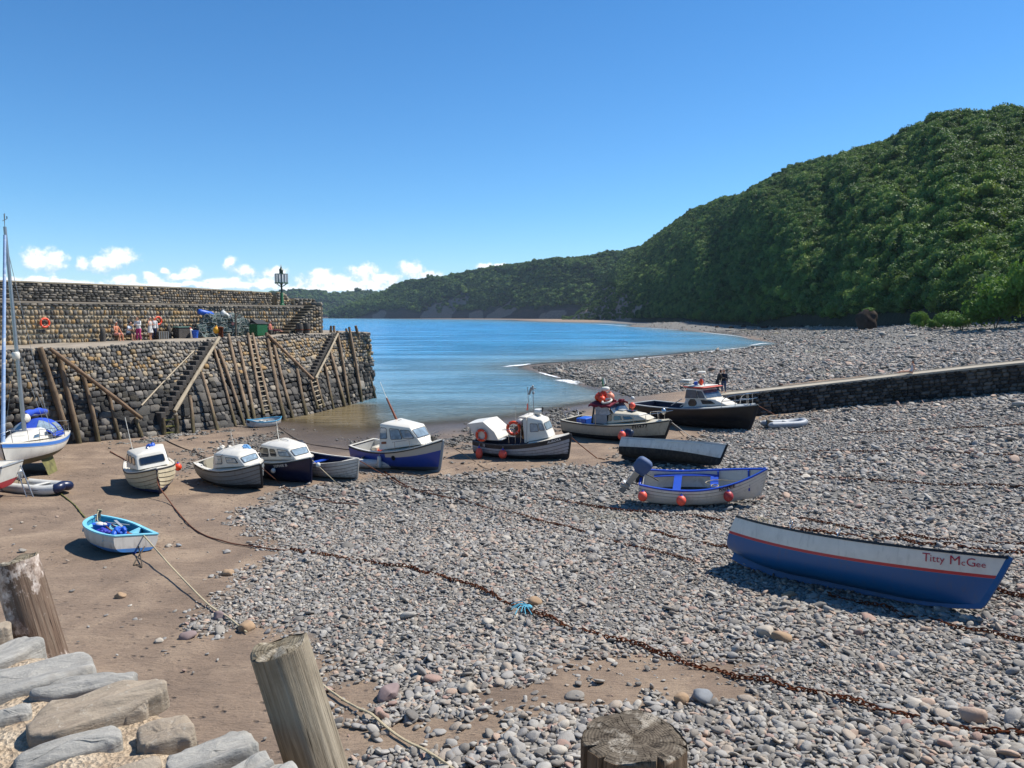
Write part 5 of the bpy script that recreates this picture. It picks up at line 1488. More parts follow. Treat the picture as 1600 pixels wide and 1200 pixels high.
def tub(t):
    mb = MB(); mb.lathe([(.22, 0), (.27, .2), (.30, .21), (.28, .215), (.25, .18), (.2, .02)], 22); mb.build('bowl', BLUEF, t, 50)
    mb = MB(); mb.ell((.02, .03, .17), (.19, .15, .1), 10, 7); mb.ell((-.08, -.06, .2), (.1, .09, .06), 9, 6); mb.build('white_netting', SAIL, t, 60)
in_boat(b, 'plastic_tub', 'round bright blue tub holding white netting in the dinghy bow', 'tub', tub, (.62, .22, .40), 0)
def lump(col, n, sx, sy, sz, seed):
    def f(t):
        r = random.Random(seed); mb = MB()
        for k in range(n):
            mb.ell((r.uniform(-sx, sx), r.uniform(-sy, sy), r.uniform(0, sz)), (r.uniform(.07, .15), r.uniform(.06, .12), r.uniform(.05, .1)), 9, 6, Euler((r.random() * 3, r.random(), r.random() * 3)).to_matrix(), e=.7)
        mb.build('bundle', col, t, 40)
    return f
in_boat(b, 'plastic_sheet', 'crumpled bright blue plastic sheet in the dinghy stern', 'sheet', lump(BLUEF, 13, .16, .2, .2, 3), (-.95, .25, .5))
in_boat(b, 'wet_jacket', 'crumpled violet blue jacket along the dinghy side', 'jacket', lump(pm('violet_cloth', '2c2f9a', .7, .2, 5, .4, 9), 10, .3, .08, .1, 8), (-.40, .52, .48))
in_boat(b, 'paddle', 'pale grey boards leaning inside the dinghy bow', 'boards', lambda t: (lambda mb: (mb.beam((-.35, 0, 0), (.35, 0, .12), .1, .02), mb.beam((-.1, -.3, .03), (.2, .3, .08), .07, .02), mb.build('board', GREYP, t, 40)))(MB()), (.62, -.35, .52), 0)
# --- tiny tender by the quay
mid, hd, Ln = axis_fit((396, 662), (431, 650), .5, .62)
b = begin('tender', 'tiny white tender with pale blue gunwale at the water edge under the quay ladder', 'dinghy')
h = Hull(2.75, 1.4, .55, .5, .66, tw=.8, um=.45, bp=2.8, rake=.15, trake=-.05, kb=.15, rs=.08, p=.6, q=1.5)
ho = h.skin('hull', hullmat('tender_paint', 'c8c5bd', '8a8276', (.05, 0, 0), [(0, .06, '4f9cc0')], .45), b, nu=20, nv=12); h.gunwale('gunwale', pm('tender_blue', '4f9cc0', .5, .1, 2, .08, 16), b, .07, .05)
h.inner('inner_planking', INT, b, drop=.02); h.floor('floorboards', INTD, b, .14, .05, .8); h.thwart('thwart', INT, b, .5, .36); h.deck('stern_seat', INT, b, 0, .16, .18, 0, 3)
x, y, z = h.P(0, 1); mb = MB(); mb.box((x - .012, .3, z - .2), (.02, .3, .22)); mb.build('blue_patch', NAVY, b, 40)
c = at(412, 667); settle(b, h, ho, (c.x, c.y + .6), R(56), R(4)); BOATS['tender'] = (b, h)
in_boat(b, 'rope_heap', 'dark heap of rope in the tiny white tender', 'rope', lump(ROPED, 12, .25, .2, .08, 5), (.1, .1, .22))

# ---------------- small cabin boats on the sand
def stem_at(px, py, hd, L):
    p = at(px, py); return p.x - math.cos(hd) * (L / 2 - .3), p.y - math.sin(hd) * (L / 2 - .3)
def cabin_boat(name, lab, spec, pos, hd, heel, group='small cabin boats on the sand'):
    b = begin(name, lab, 'cabin boat', group); s = spec
    h = Hull(*s['dim'], **s['hull'])
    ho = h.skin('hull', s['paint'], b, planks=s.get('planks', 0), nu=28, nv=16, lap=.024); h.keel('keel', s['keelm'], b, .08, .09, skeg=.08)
    h.gunwale('rubbing_strake', s.get('rub', BLACKR), b, .06, .05, out=.03)
    h.gunwale('toe_rail', s['deckm'], b, .09, .05, dz=.035, out=.0)
    u0 = s.get('u0', .42)
    h.deck('foredeck', s['deckm'], b, u0, .985, .0, .07); h.sidedeck('side_deck', s['deckm'], b, .02, u0 + .02, .22)
    h.floor('cockpit_floor', INT, b, .42, .02, u0 + .05); h.thwart('bench', INT, b, .1, h.zs(.1) - .3, .4)
    return b, h, ho
# cream boat, bow to the camera
def spec_small(paint, keelm, deckm=WHITE, L=5.0, B=2.1, hs=.95, hm=.92, hb=1.25, **k):
    d = dict(dim=(L, B, hs, hm, hb), hull=dict(tw=.82, um=.4, bp=2.6, rake=.35, trake=-.06, kb=.16, rs=.1, p=.6, q=1.35), paint=paint, keelm=keelm, deckm=deckm); d.update(k); return d
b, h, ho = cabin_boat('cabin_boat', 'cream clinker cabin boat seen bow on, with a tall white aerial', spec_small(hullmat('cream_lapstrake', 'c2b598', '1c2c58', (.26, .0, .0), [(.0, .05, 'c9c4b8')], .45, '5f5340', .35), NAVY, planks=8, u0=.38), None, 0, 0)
c = Cabin(-1.0, 1.55, .90, .66, .98, 1.18, -.8, 1.2, .78, .62, 1.72, 1.72)
c.body('cabin', WHITE, b, .06, .1)
panel('window', c.quad('fore'), (.12, .88, .32, .80), GLASSD, b, rad=.2)
for sd in ('port', 'star'):
    q = c.quad(sd)
    for r in ((.62, .86, .34, .82), (.30, .54, .36, .84), (.05, .24, .38, .84)):
        if sd == 'port': r = (1 - r[1], 1 - r[0], r[2], r[3]); r = (r[0], r[1], r[2], r[3])
        if sd == 'star': pass
        panel('window', q, r if sd == 'star' else r, GLASSD, b, rad=.45)
pipes('aerial', WHITE, b, [[(-.6, -.55, 1.7), (-.6, -.55, 1.85)], [(-.6, -.55, 1.8), (-.72, -.6, 3.3)]], .016)
mb = MB(); mb.lathe([(.07, 1.8), (.09, 1.85), (.05, 1.91)], 10, (.3, 0, 0)); mb.build('vent', STEEL, b, 50)
pipes('bow_rope', ROPE, b, [smoothline([(2.42, .05, 1.26), (2.53, .02, 1.2), (2.56, 0, 1.0), (2.6, 0, .8)])], .018)
settle(b, h, ho, stem_at(251, 775, R(-58), 5.0), R(-58), R(7)); BOATS['cream'] = (b, h)
p = W2(b, h.side_pt(-.2, .02, 1, .05)); ball_fender('bright orange buoy on the far side of the cream cabin boat', p + Vector((.12, 0, .05)), .17, ORANGE)
in_boat(b, 'folded_sheet', 'small blue plastic folded on the cream boat roof', 'sheet', lump(BLUEF, 5, .12, .1, .04, 6), (-.2, .2, 1.84))
# grey boat
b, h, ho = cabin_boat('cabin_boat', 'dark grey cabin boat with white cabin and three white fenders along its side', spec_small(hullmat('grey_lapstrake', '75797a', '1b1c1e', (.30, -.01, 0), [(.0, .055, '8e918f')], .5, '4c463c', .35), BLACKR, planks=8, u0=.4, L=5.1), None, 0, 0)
c = Cabin(-.5, 1.95, .88, .45, .98, 1.20, -.3, 1.5, .76, .5, 1.62, 1.58); c.body('cabin', WHITE, b, .1, .14)
q = c.quad('star'); panel('window', q, (.52, .86, .40, .84), GLASSL, b, rad=.12); panel('window', q, (.06, .34, .30, .88), GLASSL, b, rad=.16)
q = c.quad('port'); panel('window', q, (.14, .48, .40, .84), GLASSL, b, rad=.12); panel('window', c.quad('fore'), (.15, .85, .35, .85), GLASSL, b, rad=.15)
mb = MB(); mb.loft([[(-.52, y, z0), (-.33, y * .9, z1)] + [(-.46, y, z0), (-.27, y * .9, z1)][::-1] for y, z0, z1 in ((.8, 1.0, 1.62), (-.8, 1.0, 1.62))], True, True, True); mb.build('cabin_bulkhead', WHITE, b, 40)
pipes('grab_rail', STEEL, b, [[(.4, -.78, 1.3), (.42, -.72, 1.62), (.5, -.66, 1.66)]], .015); pipes('aerial', WHITE, b, [[(.35, 0, 1.7), (.3, 0, 2.55)]], .013)
mb = MB(); mb.loft([[(-2.0, y, 1.0), (-1.7, y, 1.15), (-1.7, y, .6), (-2.0, y, .6)] for y in (-.6, .6)], True, True, True); mb.build('locker', CREAM, b, 40)
settle(b, h, ho, stem_at(410, 767, R(-44), 5.1), R(-44), R(10)); BOATS['grey'] = (b, h)
for xx, lab in ((-2.2, 'white fender at the stern of the dark grey cabin boat'), (-1.0, 'white fender aft of the middle on the dark grey cabin boat'), (.35, 'white fender nearest the bow of the dark grey cabin boat')):
    p = W2(b, h.side_pt(xx, .02, -1, .10)); sausage(lab, p + Vector((0, 0, .05)), .1, .34, None, 'white fenders', (R(75), 0, b['heading']))
in_boat(b, 'engine_cover', 'pale cloth bundle with a black edge in the grey boat cockpit', 'cover', lump(SAIL, 14, .25, .25, .5, 11), (-1.15, .1, 1.15))
in_boat(b, 'folded_canvas', 'pale blue canvas bundled on the grey boat cabin roof', 'canvas', lump(pm('pale_blue_canvas', '6a9cc8', .8, .15, 5, .3, 9), 9, .3, .12, .08, 14), (.9, .35, 1.68))
# navy boat with name
b, h, ho = cabin_boat('cabin_boat', 'navy hulled cabin boat with white cabin and white name letters at the bow', spec_small(hullmat('navy_gelcoat', '141c3c', '10162c', (-9, 0, 0), [(0, .04, '1b1c22')], .3, '3c3a3a', .25, .05), NAVY, u0=.35, L=5.1, B=2.15, hs=1.0, hm=1.0, hb=1.32), None, 0, 0)
c = Cabin(-1.05, 1.95, .88, .45, 1.02, 1.25, -.95, 1.4, .76, .54, 1.72, 1.70); c.body('cabin', WHITE, b, .09, .14)
q = c.quad('star'); panel('window', q, (.63, .94, .34, .86), GLASSL, b, rad=.12); panel('window', q, (.37, .53, .30, .82), GLASSD, b, rad=.25); panel('window', q, (.04, .30, .24, .84), GLASSD, b, rad=.2)
panel('window', c.quad('fore'), (.14, .86, .34, .86), GLASSL, b, rad=.15); panel('window', c.quad('port'), (.1, .5, .34, .84), GLASSL, b, rad=.15)
pipes('grab_rail', STEEL, b, [smoothline([(-.4, .1, 1.8), (-.35, .1, 1.9), (.3, .1, 1.9), (.35, .1, 1.8)])], .015)
pipes('aerial', WHITE, b, [[(-.8, .2, 1.75), (-.9, .25, 2.75)]], .014); pipes('aerial', WHITE, b, [[(-.2, -.1, 1.75), (-.22, -.1, 2.5)]], .012)
settle(b, h, ho, stem_at(486, 757, R(-46), 5.1), R(-46), R(6)); BOATS['sophie'] = (b, h)
letters('name_lettering', 'SOPHIE B', pm('white_lettering', 'd8d6d0', .5, .05, 8, 0, 10), b, h, .72, .20, .125, -1, True, 1.1)
p = W2(b, h.side_pt(2.2, .0, -1, .1)); 
for px_, py_, lab in ((427, 735, 'small white ball fender between the grey and the navy cabin boats'), (497, 726, 'small white ball fender at the bow of the navy cabin boat')):
    d_ = at_d(px_, py_, p.y + (.5 if px_ < 450 else -.1)); ball_fender(lab, d_ + Vector((0, 0, .18)), .11, TUBEW, 'small white ball fenders', neck=False)
WHITEL = _PM['white_lettering']
# white clinker open boat with a dark engine
b = begin('clinker_dinghy', 'open white clinker boat stained brown below, dark engine tipped up at its stern', 'boat')
h = Hull(4.7, 1.85, .85, .80, 1.12, tw=.75, rake=.25, trake=-.1, kb=.12, rs=.1, p=.66, q=1.35)
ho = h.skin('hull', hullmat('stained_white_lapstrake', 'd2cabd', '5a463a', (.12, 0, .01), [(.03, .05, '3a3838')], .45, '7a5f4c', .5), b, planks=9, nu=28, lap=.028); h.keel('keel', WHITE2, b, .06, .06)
h.gunwale('gunwale', WHITE2, b, .09, .05, out=.03); h.inner('inner_planking', NAVY, b, drop=.05); h.floor('floorboards', INTD, b, .2, .05, .8)
for u in (.25, .55): h.thwart('thwart', BLUE, b, u, .55, .35)
h.deck('foredeck', WHITE2, b, .8, .985, .03, .02, 4)
outboard(b, (-2.35, 0, .85), pm('black_engine', '1b1e26', .35, .1, 3, .02, 10), R(-40), 1.2, BLACKR)
settle(b, h, ho, stem_at(556, 751, R(-39), 4.7), R(-39), R(3)); BOATS['clinker'] = (b, h)
# deflated-looking inflatable between the boats
def inflatable(lab, L, B, r, tube_m, end_m, pos, hd, pitch=0.0, boards=True, motor=None, name='inflatable_dinghy'):
    b = begin(name, lab, 'inflatable'); mb = MB(); e = MB()
    pts = smoothline([(-L / 2, B / 2 - r, r), (-L * .1, B / 2 - r, r), (L * .25, B / 2 - r, r * 1.1), (L * .43, (B / 2 - r) * .6, r * 1.45), (L / 2 - r, 0, r * 1.7), (L * .43, -(B / 2 - r) * .6, r * 1.45), (L * .25, -(B / 2 - r), r * 1.1), (-L * .1, -(B / 2 - r), r), (-L / 2, -(B / 2 - r), r)], 5)
    n = len(pts); a0, a1 = int(n * .36), int(n * .64)
    mb.tube(pts[:a0 + 1], r, 12); mb.tube(pts[a1:], r, 12); e.tube(pts[a0:a1 + 1], r * 1.003, 12)
    for s_ in (1, -1): mb.lathe([(r, 0), (r * .8, -.12), (r * .25, -.26)], 12, (-L / 2, s_ * (B / 2 - r), r), Matrix.Rotation(PI / 2, 3, 'Y'))
    o = mb.build('side_tubes', tube_m, b, 50); e.build('bow_tube', end_m, b, 50)
    f = MB(); f.box((-.1, 0, r * .55), (L * .8, B - 2.4 * r, .05), ch=.01); f.build('floor', GREYP, b, 40)
    f = MB(); f.box((-L / 2 + .12, 0, r * 1.3), (.05, B - 2.6 * r, r * 1.9), ch=.01); f.build('transom', BAREW, b, 40)
    f = MB(); f.box((0, 0, r * 1.75), (.24, B - 1.4 * r, .03), ch=.01); f.build('seat_board', INT, b, 40)
    f = MB(); f.tube([Vector(p) + Vector((0, (r * .95) * (1 if p.y > 0 else -1), .03)) for p in pts[4:-4:3]], .012, 5); f.build('grab_line', ROPED, b, 50)
    if motor: outboard(b, (-L / 2 + .08, 0, r * 2), motor, R(-8), .95, ALLOY)
    z = gz(pos[0], pos[1]); b.location = (pos[0], pos[1], z + .02); b.rotation_euler = (0, pitch, hd); bpy.context.view_layer.update()
    b['heading'] = hd; return b
c = at(590, 733); inflatable('short white and grey inflatable squeezed between the clinker boat and the blue cabin boat', 2.2, 1.3, .24, TUBEW, TUBE, (c.x + .1, c.y + .55), R(-12))
c = at(1233, 669); inflatable('grey inflatable dinghy lying on the shingle below the stone slip', 2.75, 1.4, .22, TUBE, TUBE, (c.x, c.y + .5), R(12))
c = at(58, 774); INF = inflatable('white inflatable with navy nose and silver engine beside the beached yacht', 2.75, 1.4, .21, TUBEW, NAVY, (c.x - .15, c.y + .6), R(-18), motor=ALLOY)
# ---------------- bigger boats
# blue and white cabin boat
b = begin('cabin_boat', 'blue hulled cabin boat with a big white wheelhouse and short varnished mast', 'cabin boat')
h = Hull(6.1, 2.3, 1.1, 1.06, 1.72, tw=.8, um=.4, bp=2.4, rake=.5, trake=-.1, kb=.12, rs=.1, p=.62, q=1.25)
PALEB = hullmat('blue_topsides', '2b4596', '4e5257', (.30, 0, .0), [(.0, .05, '1a1a1c')], .35, '39405a', .3)
N = PALEB.node_tree.nodes; L = PALEB.node_tree.links
# white bow panel: forward of midships, above the blue
P = N['Principled BSDF']; base = P.inputs['Base Color'].links[0].from_socket
o_ = objc(N); s_ = N.new('ShaderNodeSeparateXYZ'); L.new(o_, s_.inputs[0]); sd = attr(N, 'sd').outputs['Fac']
fw = mth(N, L, 'MULTIPLY', sstep(N, L, s_.outputs[0], -.06, -.04), mth(N, L, 'MULTIPLY', sstep(N, L, sd, .05, .058), mth(N, L, 'SUBTRACT', 1, sstep(N, L, mth(N, L, 'SUBTRACT', sd, mth(N, L, 'MULTIPLY_ADD', s_.outputs[0], .085, .26)), 0, .01))))
L.new(mix(N, L, fw, base, rgb('b5aea2')), P.inputs['Base Color'])
ho = h.skin('hull', PALEB, b, nu=34, nv=18); h.keel('keel', GREYP, b, .08, .1, skeg=.06)
h.gunwale('rubbing_strake', BLACKR, b, .07, .06, out=.035); h.gunwale('toe_rail', WHITE, b, .1, .05, dz=.04, out=0)
h.deck('foredeck', WHITE, b, .42, .985, .0, .09); h.sidedeck('side_deck', WHITE2, b, .02, .44, .16); h.inner('cockpit_lining', INT, b, u0=.02, u1=.43, drop=.03); h.floor('cockpit_floor', INT, b, .45, .02, .45)
c = Cabin(-.72, 2.0, .92, .46, 1.08, 1.5, -.62, 1.35, .80, .56, 2.42, 2.30); c.body('wheelhouse', WHITE, b, .07, .08)
q = c.quad('star'); panel('window', q, (.33, .62, .40, .88), GLASSL, b, rad=.14); panel('window', q, (.66, .93, .42, .86), GLASSL, b, rad=.14); panel('window', q, (.04, .22, .45, .88), GLASSL, b, rad=.16)
panel('window', c.quad('fore'), (.1, .9, .4, .88), GLASSL, b, rad=.12); panel('window', c.quad('port'), (.1, .5, .4, .88), GLASSL, b, rad=.14); panel('doorway', c.quad('aft'), (.22, .62, .02, .92), GLASSD, b, rad=.1)
panel('name_board', q, (.07, .2, .22, .32), VARN, b, rad=.3, frame=False)
mb = MB(); mb.tube([(-.25, .15, 2.45), (-.95, .2, 3.65)], [.07, .05], 10); mb.build('mast', VARN, b, 50)
mb = MB(); mb.box((-.25, .15, 2.5), (.5, .3, .06), ch=.02); mb.build('mast_step', INTD, b, 40)
pipes('aerial', WHITE, b, [[(-.93, .2, 3.6), (-1.35, .22, 4.5)], [(-.7, .2, 3.2), (-.95, .2, 3.75)]], .012)
rail = []
for sd_ in (1, -1):
    pts = [Vector(h.P(u, 1, sd_)) + Vector((0, -.06 * sd_, .5)) for u in (.58, .7, .82, .92)] + [Vector((2.75, 0, 2.1))]
    rail.append(pts)
    for u in (.6, .74, .87): p = Vector(h.P(u, 1, sd_)); rail.append([p + Vector((0, -.06 * sd_, 0)), p + Vector((0, -.06 * sd_, .5))])
pipes('bow_rail', STEEL, b, rail, .014)
mb = MB(); mb.box((2.35, 0, 1.75), (.14, .14, .28), ch=.03); mb.ell((2.3, .1, 1.78), (.16, .12, .1), 9, 6); mb.build('bow_bollard', INTD, b, 40)
panel('porthole', [h.side_pt(.35, .48, -1, .0), h.side_pt(.6, .48, -1, .0), h.side_pt(.6, .2, -1, .0), h.side_pt(.35, .2, -1, .0)], (.1, .9, .1, .9), GLASSD, b, rad=.5)
settle(b, h, ho, stem_at(689, 738, R(-37), 6.1), R(-37), R(5)); BOATS['blue'] = (b, h)
p = W2(b, h.side_pt(-.35, .05, -1, .1)); sausage('white fender hanging amidships on the blue cabin boat', p, .11, .6, None, 'white fenders')
in_boat(b, 'engine_box', 'orange and cream gear in the cockpit of the blue cabin boat', 'box', lambda t: (MB().box((0, 0, .15), (.5, .5, .3), ch=.05).build('lid', ORANGE, t, 40), MB().box((-.5, .1, .2), (.4, .7, .45), ch=.05).build('body', CREAM, t, 40)), (-1.25, -.1, .6))
# fishing boat with tall letters at the bow
mid, hd, Ln = axis_fit((748, 684), (895, 678), .95, 1.42)
b = begin('fishing_boat', 'small fishing boat, grey side under a black band, white tilted canopy at the stern', 'fishing boat')
h = Hull(6.6, 2.35, .98, .94, 1.45, tw=.72, um=.42, bp=2.3, rake=.3, trake=-.1, kb=.1, rs=.12, p=.66, q=1.3)
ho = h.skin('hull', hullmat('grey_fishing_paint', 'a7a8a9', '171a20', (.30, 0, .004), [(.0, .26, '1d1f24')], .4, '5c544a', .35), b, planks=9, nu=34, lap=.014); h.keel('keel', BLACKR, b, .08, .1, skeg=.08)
h.gunwale('gunwale', pm('grey_rail', '3a3c40', .5, .1, 3, .1, 14), b, .12, .06, out=.02); h.inner('inner_planking', pm('dark_blue_lining', '1b2844', .6, .15, 2, .1, 12), b, u0=.02, u1=.66, drop=.03); h.floor('deck_boards', INTD, b, .4, .02, .66)
h.deck('foredeck', WHITE2, b, .62, .985, .0, .08)
c = Cabin(.55, 2.05, .80, .52, 1.05, 1.28, .62, 1.62, .68, .54, 2.35, 2.22); c.body('wheelhouse', WHITE, b, .08, .1)
q = c.quad('star'); panel('window', q, (.22, .62, .42, .78), GLASSL, b, rad=.16); panel('window', q, (.70, .92, .46, .80), GLASSL, b, rad=.16); panel('window', c.quad('fore'), (.1, .9, .46, .82), GLASSL, b, rad=.12)
panel('doorway', c.quad('aft'), (.15, .85, .02, .9), NAVY, b, rad=.08, frame=False)
mb = MB(); mb.loft([[(.62, y, 1.0), (.48, y, 1.0), (.4, y * .96, 2.3), (.62, y * .9, 2.35)] for y in (-.82, -.74)], True, True, True); mb.loft([[(.62, y, 1.0), (.48, y, 1.0), (.4, y * .96, 2.3), (.62, y * .9, 2.35)] for y in (.74, .82)], True, True, True)
mb.box((.35, 0, 2.4), (.55, 1.45, .06), ch=.02); mb.build('wheelhouse_wing', WHITE2, b, 40)
mb = MB(); mb.lathe([(.24, 0), (.28, .04), (.28, .2), (.24, .26)], 18, (1.1, .05, 2.5)); mb.build('radar', WHITE, b, 50)
pipes('mast', ALLOY, b, [[(.85, -.1, 2.4), (.85, -.1, 4.1)], [(.4, .1, 2.4), (.38, .1, 4.0)], [(.7, -.25, 3.9), (1.0, .05, 3.95)]], .025)
mb = MB(); mb.box((.85, -.1, 4.0), (.12, .12, .28), ch=.03); mb.box((.62, 0, 3.8), (.14, .08, .5), Euler((0, .5, 0)), ch=.02); mb.ell((.85, -.05, 3.7), (.09, .09, .09), 8, 6); mb.build('mast_lights', GREYP, b, 40)
mb = MB(); mb.loft([[(.36, .1, z), (.3, .11, z), (.22 + .05 * math.sin(z * 9), .13, z - .08), (.28, .12, z - .1)] for z in (2.75, 2.9, 3.05)], True, True, True); mb.build('limp_flag', CORAL, b, 40)
mb = MB(); mb.tube([(1.35, .05, 2.5), (1.42, .0, 2.8)], [.03, .05], 8); mb.ell((1.43, 0, 2.82), (.07, .06, .1), 8, 6); mb.build('horn', BLACKR, b, 50)
# canopy: a white sheet roof and side raised on a frame
mb = MB()
roof = [[(-3.55, y, 1.95 + .06 * (1 - (y / .9) ** 2)), (-2.4, y, 2.1 + .06 * (1 - (y / .9) ** 2)), (-1.6, y * 1.02, 1.55), (-1.35, y * 1.02, 1.15)] for y in np.linspace(-.92, .92, 7)]
mb.loft(roof, False); mb.loft([[Vector(p) - Vector((0, 0, .025)) for p in r] for r in roof], False)
for y in (-.93, .93): mb.loft([[(-3.55, y, 1.95), (-2.4, y, 2.1), (-1.6, y, 1.55), (-1.35, y, 1.15)], [(-2.95, y, 1.12), (-2.6, y, 1.1), (-2.0, y, 1.08), (-1.4, y, 1.08)]], False); mb.loft([[(-3.55, y * .98, 1.94), (-2.4, y * .98, 2.09), (-1.6, y * .98, 1.54), (-1.35, y * .98, 1.14)], [(-2.95, y * .98, 1.12), (-2.6, y * .98, 1.1), (-2.0, y * .98, 1.08), (-1.4, y * .98, 1.08)]], False)
mb.build('canopy', WHITE, b, 30)
mb = MB(); mb.box((-1.9, -.55, 1.08), (1.5, .7, .05), ch=.01); mb.build('hatch_cover', GREYP, b, 40)
pipes('rail', STEEL, b, [[(-.1, -.95, .95), (-.1, -.95, 1.75)], [(-.1, -.95, 1.75), (-1.0, -.98, 1.7)], [(-.55, -.97, .95), (-.55, -.97, 1.72)], [(-1.0, .95, .95), (-1.0, .95, 2.7)], [(.25, -.93, .95), (.3, -.9, 1.8)]], .018)
mb = MB(); mb.lathe([(.3, -.18), (.34, -.18), (.34, -.12), (.12, -.1), (.12, .1), (.34, .12), (.34, .18), (.3, .18)], 20, (-.35, .1, 1.45), Matrix.Rotation(PI / 2, 3, 'X')); mb.build('pot_hauler', INTD, b, 40)
settle(b, h, ho, (mid.x, mid.y), hd, R(3), 0, .04, .86); BOATS['aurora'] = (b, h)
letters('name_lettering', 'AURORA', WHITEL, b, h, 2.02, .20, .125, -1, True, 1.05); letters('number_lettering', '33', WHITEL, b, h, -2.45, .19, .14, -1, True, 1.0)
for xx, r, lab in ((-2.55, .24, 'long faded red buoy near the stern of the black-banded fishing boat'), (-.75, .24, 'round faded red buoy amidships on the black-banded fishing boat')):
    p = W2(b, h.side_pt(xx, .04, -1, .12)); t = ball_fender(lab, p + Vector((-.05, -.16, .0)), r, CORAL, 'red buoys on the fishing boats')
    if xx < -1: t.scale = (.85, .85, 1.35); t.location.z -= .12
M = (b.matrix_world.to_3x3() @ Matrix.Rotation(PI / 2, 3, 'X')); lifebuoy('orange and white lifebuoy on the white canopy of the fishing boat', W2(b, (-2.5, -1.02, 1.35)), M, .3)
lifebuoy('orange lifebuoy hung in the middle of the fishing boat', W2(b, (-.45, -.45, 1.72)), M @ Matrix.Rotation(.3, 3, 'Y'), .34)
in_boat(b, 'fish_box', 'cream and orange boxes stacked on the deck of the black-banded fishing boat', 'box', lambda t: (MB().box((0, 0, .2), (.6, .5, .4), ch=.04).build('lower_box', pm('buff_box', 'c08a5a', .5, .1, 3), t, 40), MB().box((0, .02, .55), (.55, .45, .28), ch=.04).build('upper_box', CREAM, t, 40)), (.1, .35, 1.0))
t = thing('net_float', 'round white float behind the lifebuoy in the fishing boat', 'float', tuple(W2(b, (-.25, .15, 1.95)))); MB().ell((0, 0, 0), .22, 14, 10).build('ball', TUBEW, t, 60)
# cream boat with registration letters and a maroon canopy
mid, hd, Ln = axis_fit((886, 652), (1054, 658), 1.1, 1.4)
b = begin('motor_cruiser', 'cream motor boat with a maroon canopy and black letters at the bow', 'motor boat')
h = Hull(7.6, 2.6, 1.15, 1.1, 1.5, tw=.82, um=.4, bp=2.4, rake=.75, trake=-.1, kb=.15, rs=.08, p=.55, q=1.2)
ho = h.skin('hull', hullmat('cream_topsides', 'aba594', '16181f', (.42, .02, .006), [(0, .05, '22242a')], .4, '5f5646', .35), b, nu=34, nv=18); h.keel('keel', BLACKR, b, .08, .1, skeg=.06)
h.gunwale('rubbing_strake', BLACKR, b, .07, .06, out=.03); h.gunwale('toe_rail', CREAM, b, .1, .05, dz=.035, out=0)
h.deck('foredeck', CREAM, b, .46, .985, 0, .1); h.sidedeck('side_deck', pm('tan_deck', 'a98f5c', .7, .15, 2, .1), b, .02, .47, .22); h.inner('cockpit_lining', pm('dark_lining', '2e2a28', .7, .15, 2, .1), b, u0=.02, u1=.46, drop=.03); h.floor('cockpit_floor', INTD, b, .5, .02, .46)
c = Cabin(-.55, 2.5, .98, .45, 1.12, 1.5, -.35, 1.9, .85, .45, 1.78, 1.72); c.body('cabin', CREAM, b, .06, .1)
q = c.quad('star')
for r in ((.05, .22, .25, .85), (.28, .46, .3, .78), (.52, .72, .3, .74)): panel('window', q, r, GLASSD, b, rad=.16, fmat=pm('buff_frame', '8d7c5c', .5, .1))
for x_ in (.35, 1.1): mb = MB(); mb.box((x_, 0, 1.93), (.5, .5, .05), ch=.015); mb.build('roof_hatch', GLASSD if x_ > 1 else GREYP, b, 40)
c2 = Cabin(-1.3, .35, 1.0, .86, 1.12, 1.75, -1.15, -.15, .85, .78, 2.28, 2.32); 
mb = MB()
mb.loft([[(-1.35, y, 1.1), (-1.15, y * .9, 2.3), (-1.05, y * .9, 2.3), (-1.2, y, 1.1)] for y in (-1.0, -.94)], True, True, True); mb.loft([[(-1.35, y, 1.1), (-1.15, y * .9, 2.3), (-1.05, y * .9, 2.3), (-1.2, y, 1.1)] for y in (.94, 1.0)], True, True, True); mb.build('canopy_frame', BLACKR, b, 40)
panel('windscreen', [(.3, -.85, 1.78), (.3, .85, 1.78), (-.1, .8, 2.3), (-.1, -.8, 2.3)], (.04, .96, .06, .94), GLASS, b, rad=.08)
panel('side_screen', [(-.95, -.97, 1.3), (.25, -.88, 1.78), (-.12, -.83, 2.3), (-1.05, -.9, 2.3)], (.05, .95, .08, .92), GLASSL, b, rad=.06)
panel('side_panel', [(-1.2, -1.0, 1.12), (-.1, -.98, 1.12), (-.1, -.94, 1.72), (-1.15, -.96, 1.72)], (.02, .98, .02, .98), GREYP, b, rad=.1, frame=False)
mb = MB(); rings = [[(x, y, 2.34 + .1 * (1 - (y / .95) ** 2) + .04 * math.sin(x * 7 + y * 3)) for y in np.linspace(-.95, .95, 9)] for x in np.linspace(-1.5, .15, 9)]
mb.loft(rings, False); mb.loft([[Vector(p) - Vector((0, 0, .05)) for p in r] for r in rings], False)
for sgn in (-1, 1): mb.loft([[(x, .95 * sgn, 2.34 + .04 * math.sin(x * 7 + 3 * sgn)) for x in np.linspace(-1.5, .15, 9)], [(x, .98 * sgn, 2.2 - .05 * math.sin(x * 11)) for x in np.linspace(-1.5, .15, 9)]], False)
mb.build('canopy', MAROON, b, 40)
pipes('radar_post', BLACKR, b, [[(-.95, .1, 2.3), (-.95, .1, 3.2)]], .04); mb = MB(); mb.lathe([(.2, 0), (.26, .05), (.26, .2), (.2, .26)], 18, (-.85, .05, 3.1)); mb.build('radar', WHITE, b, 50)
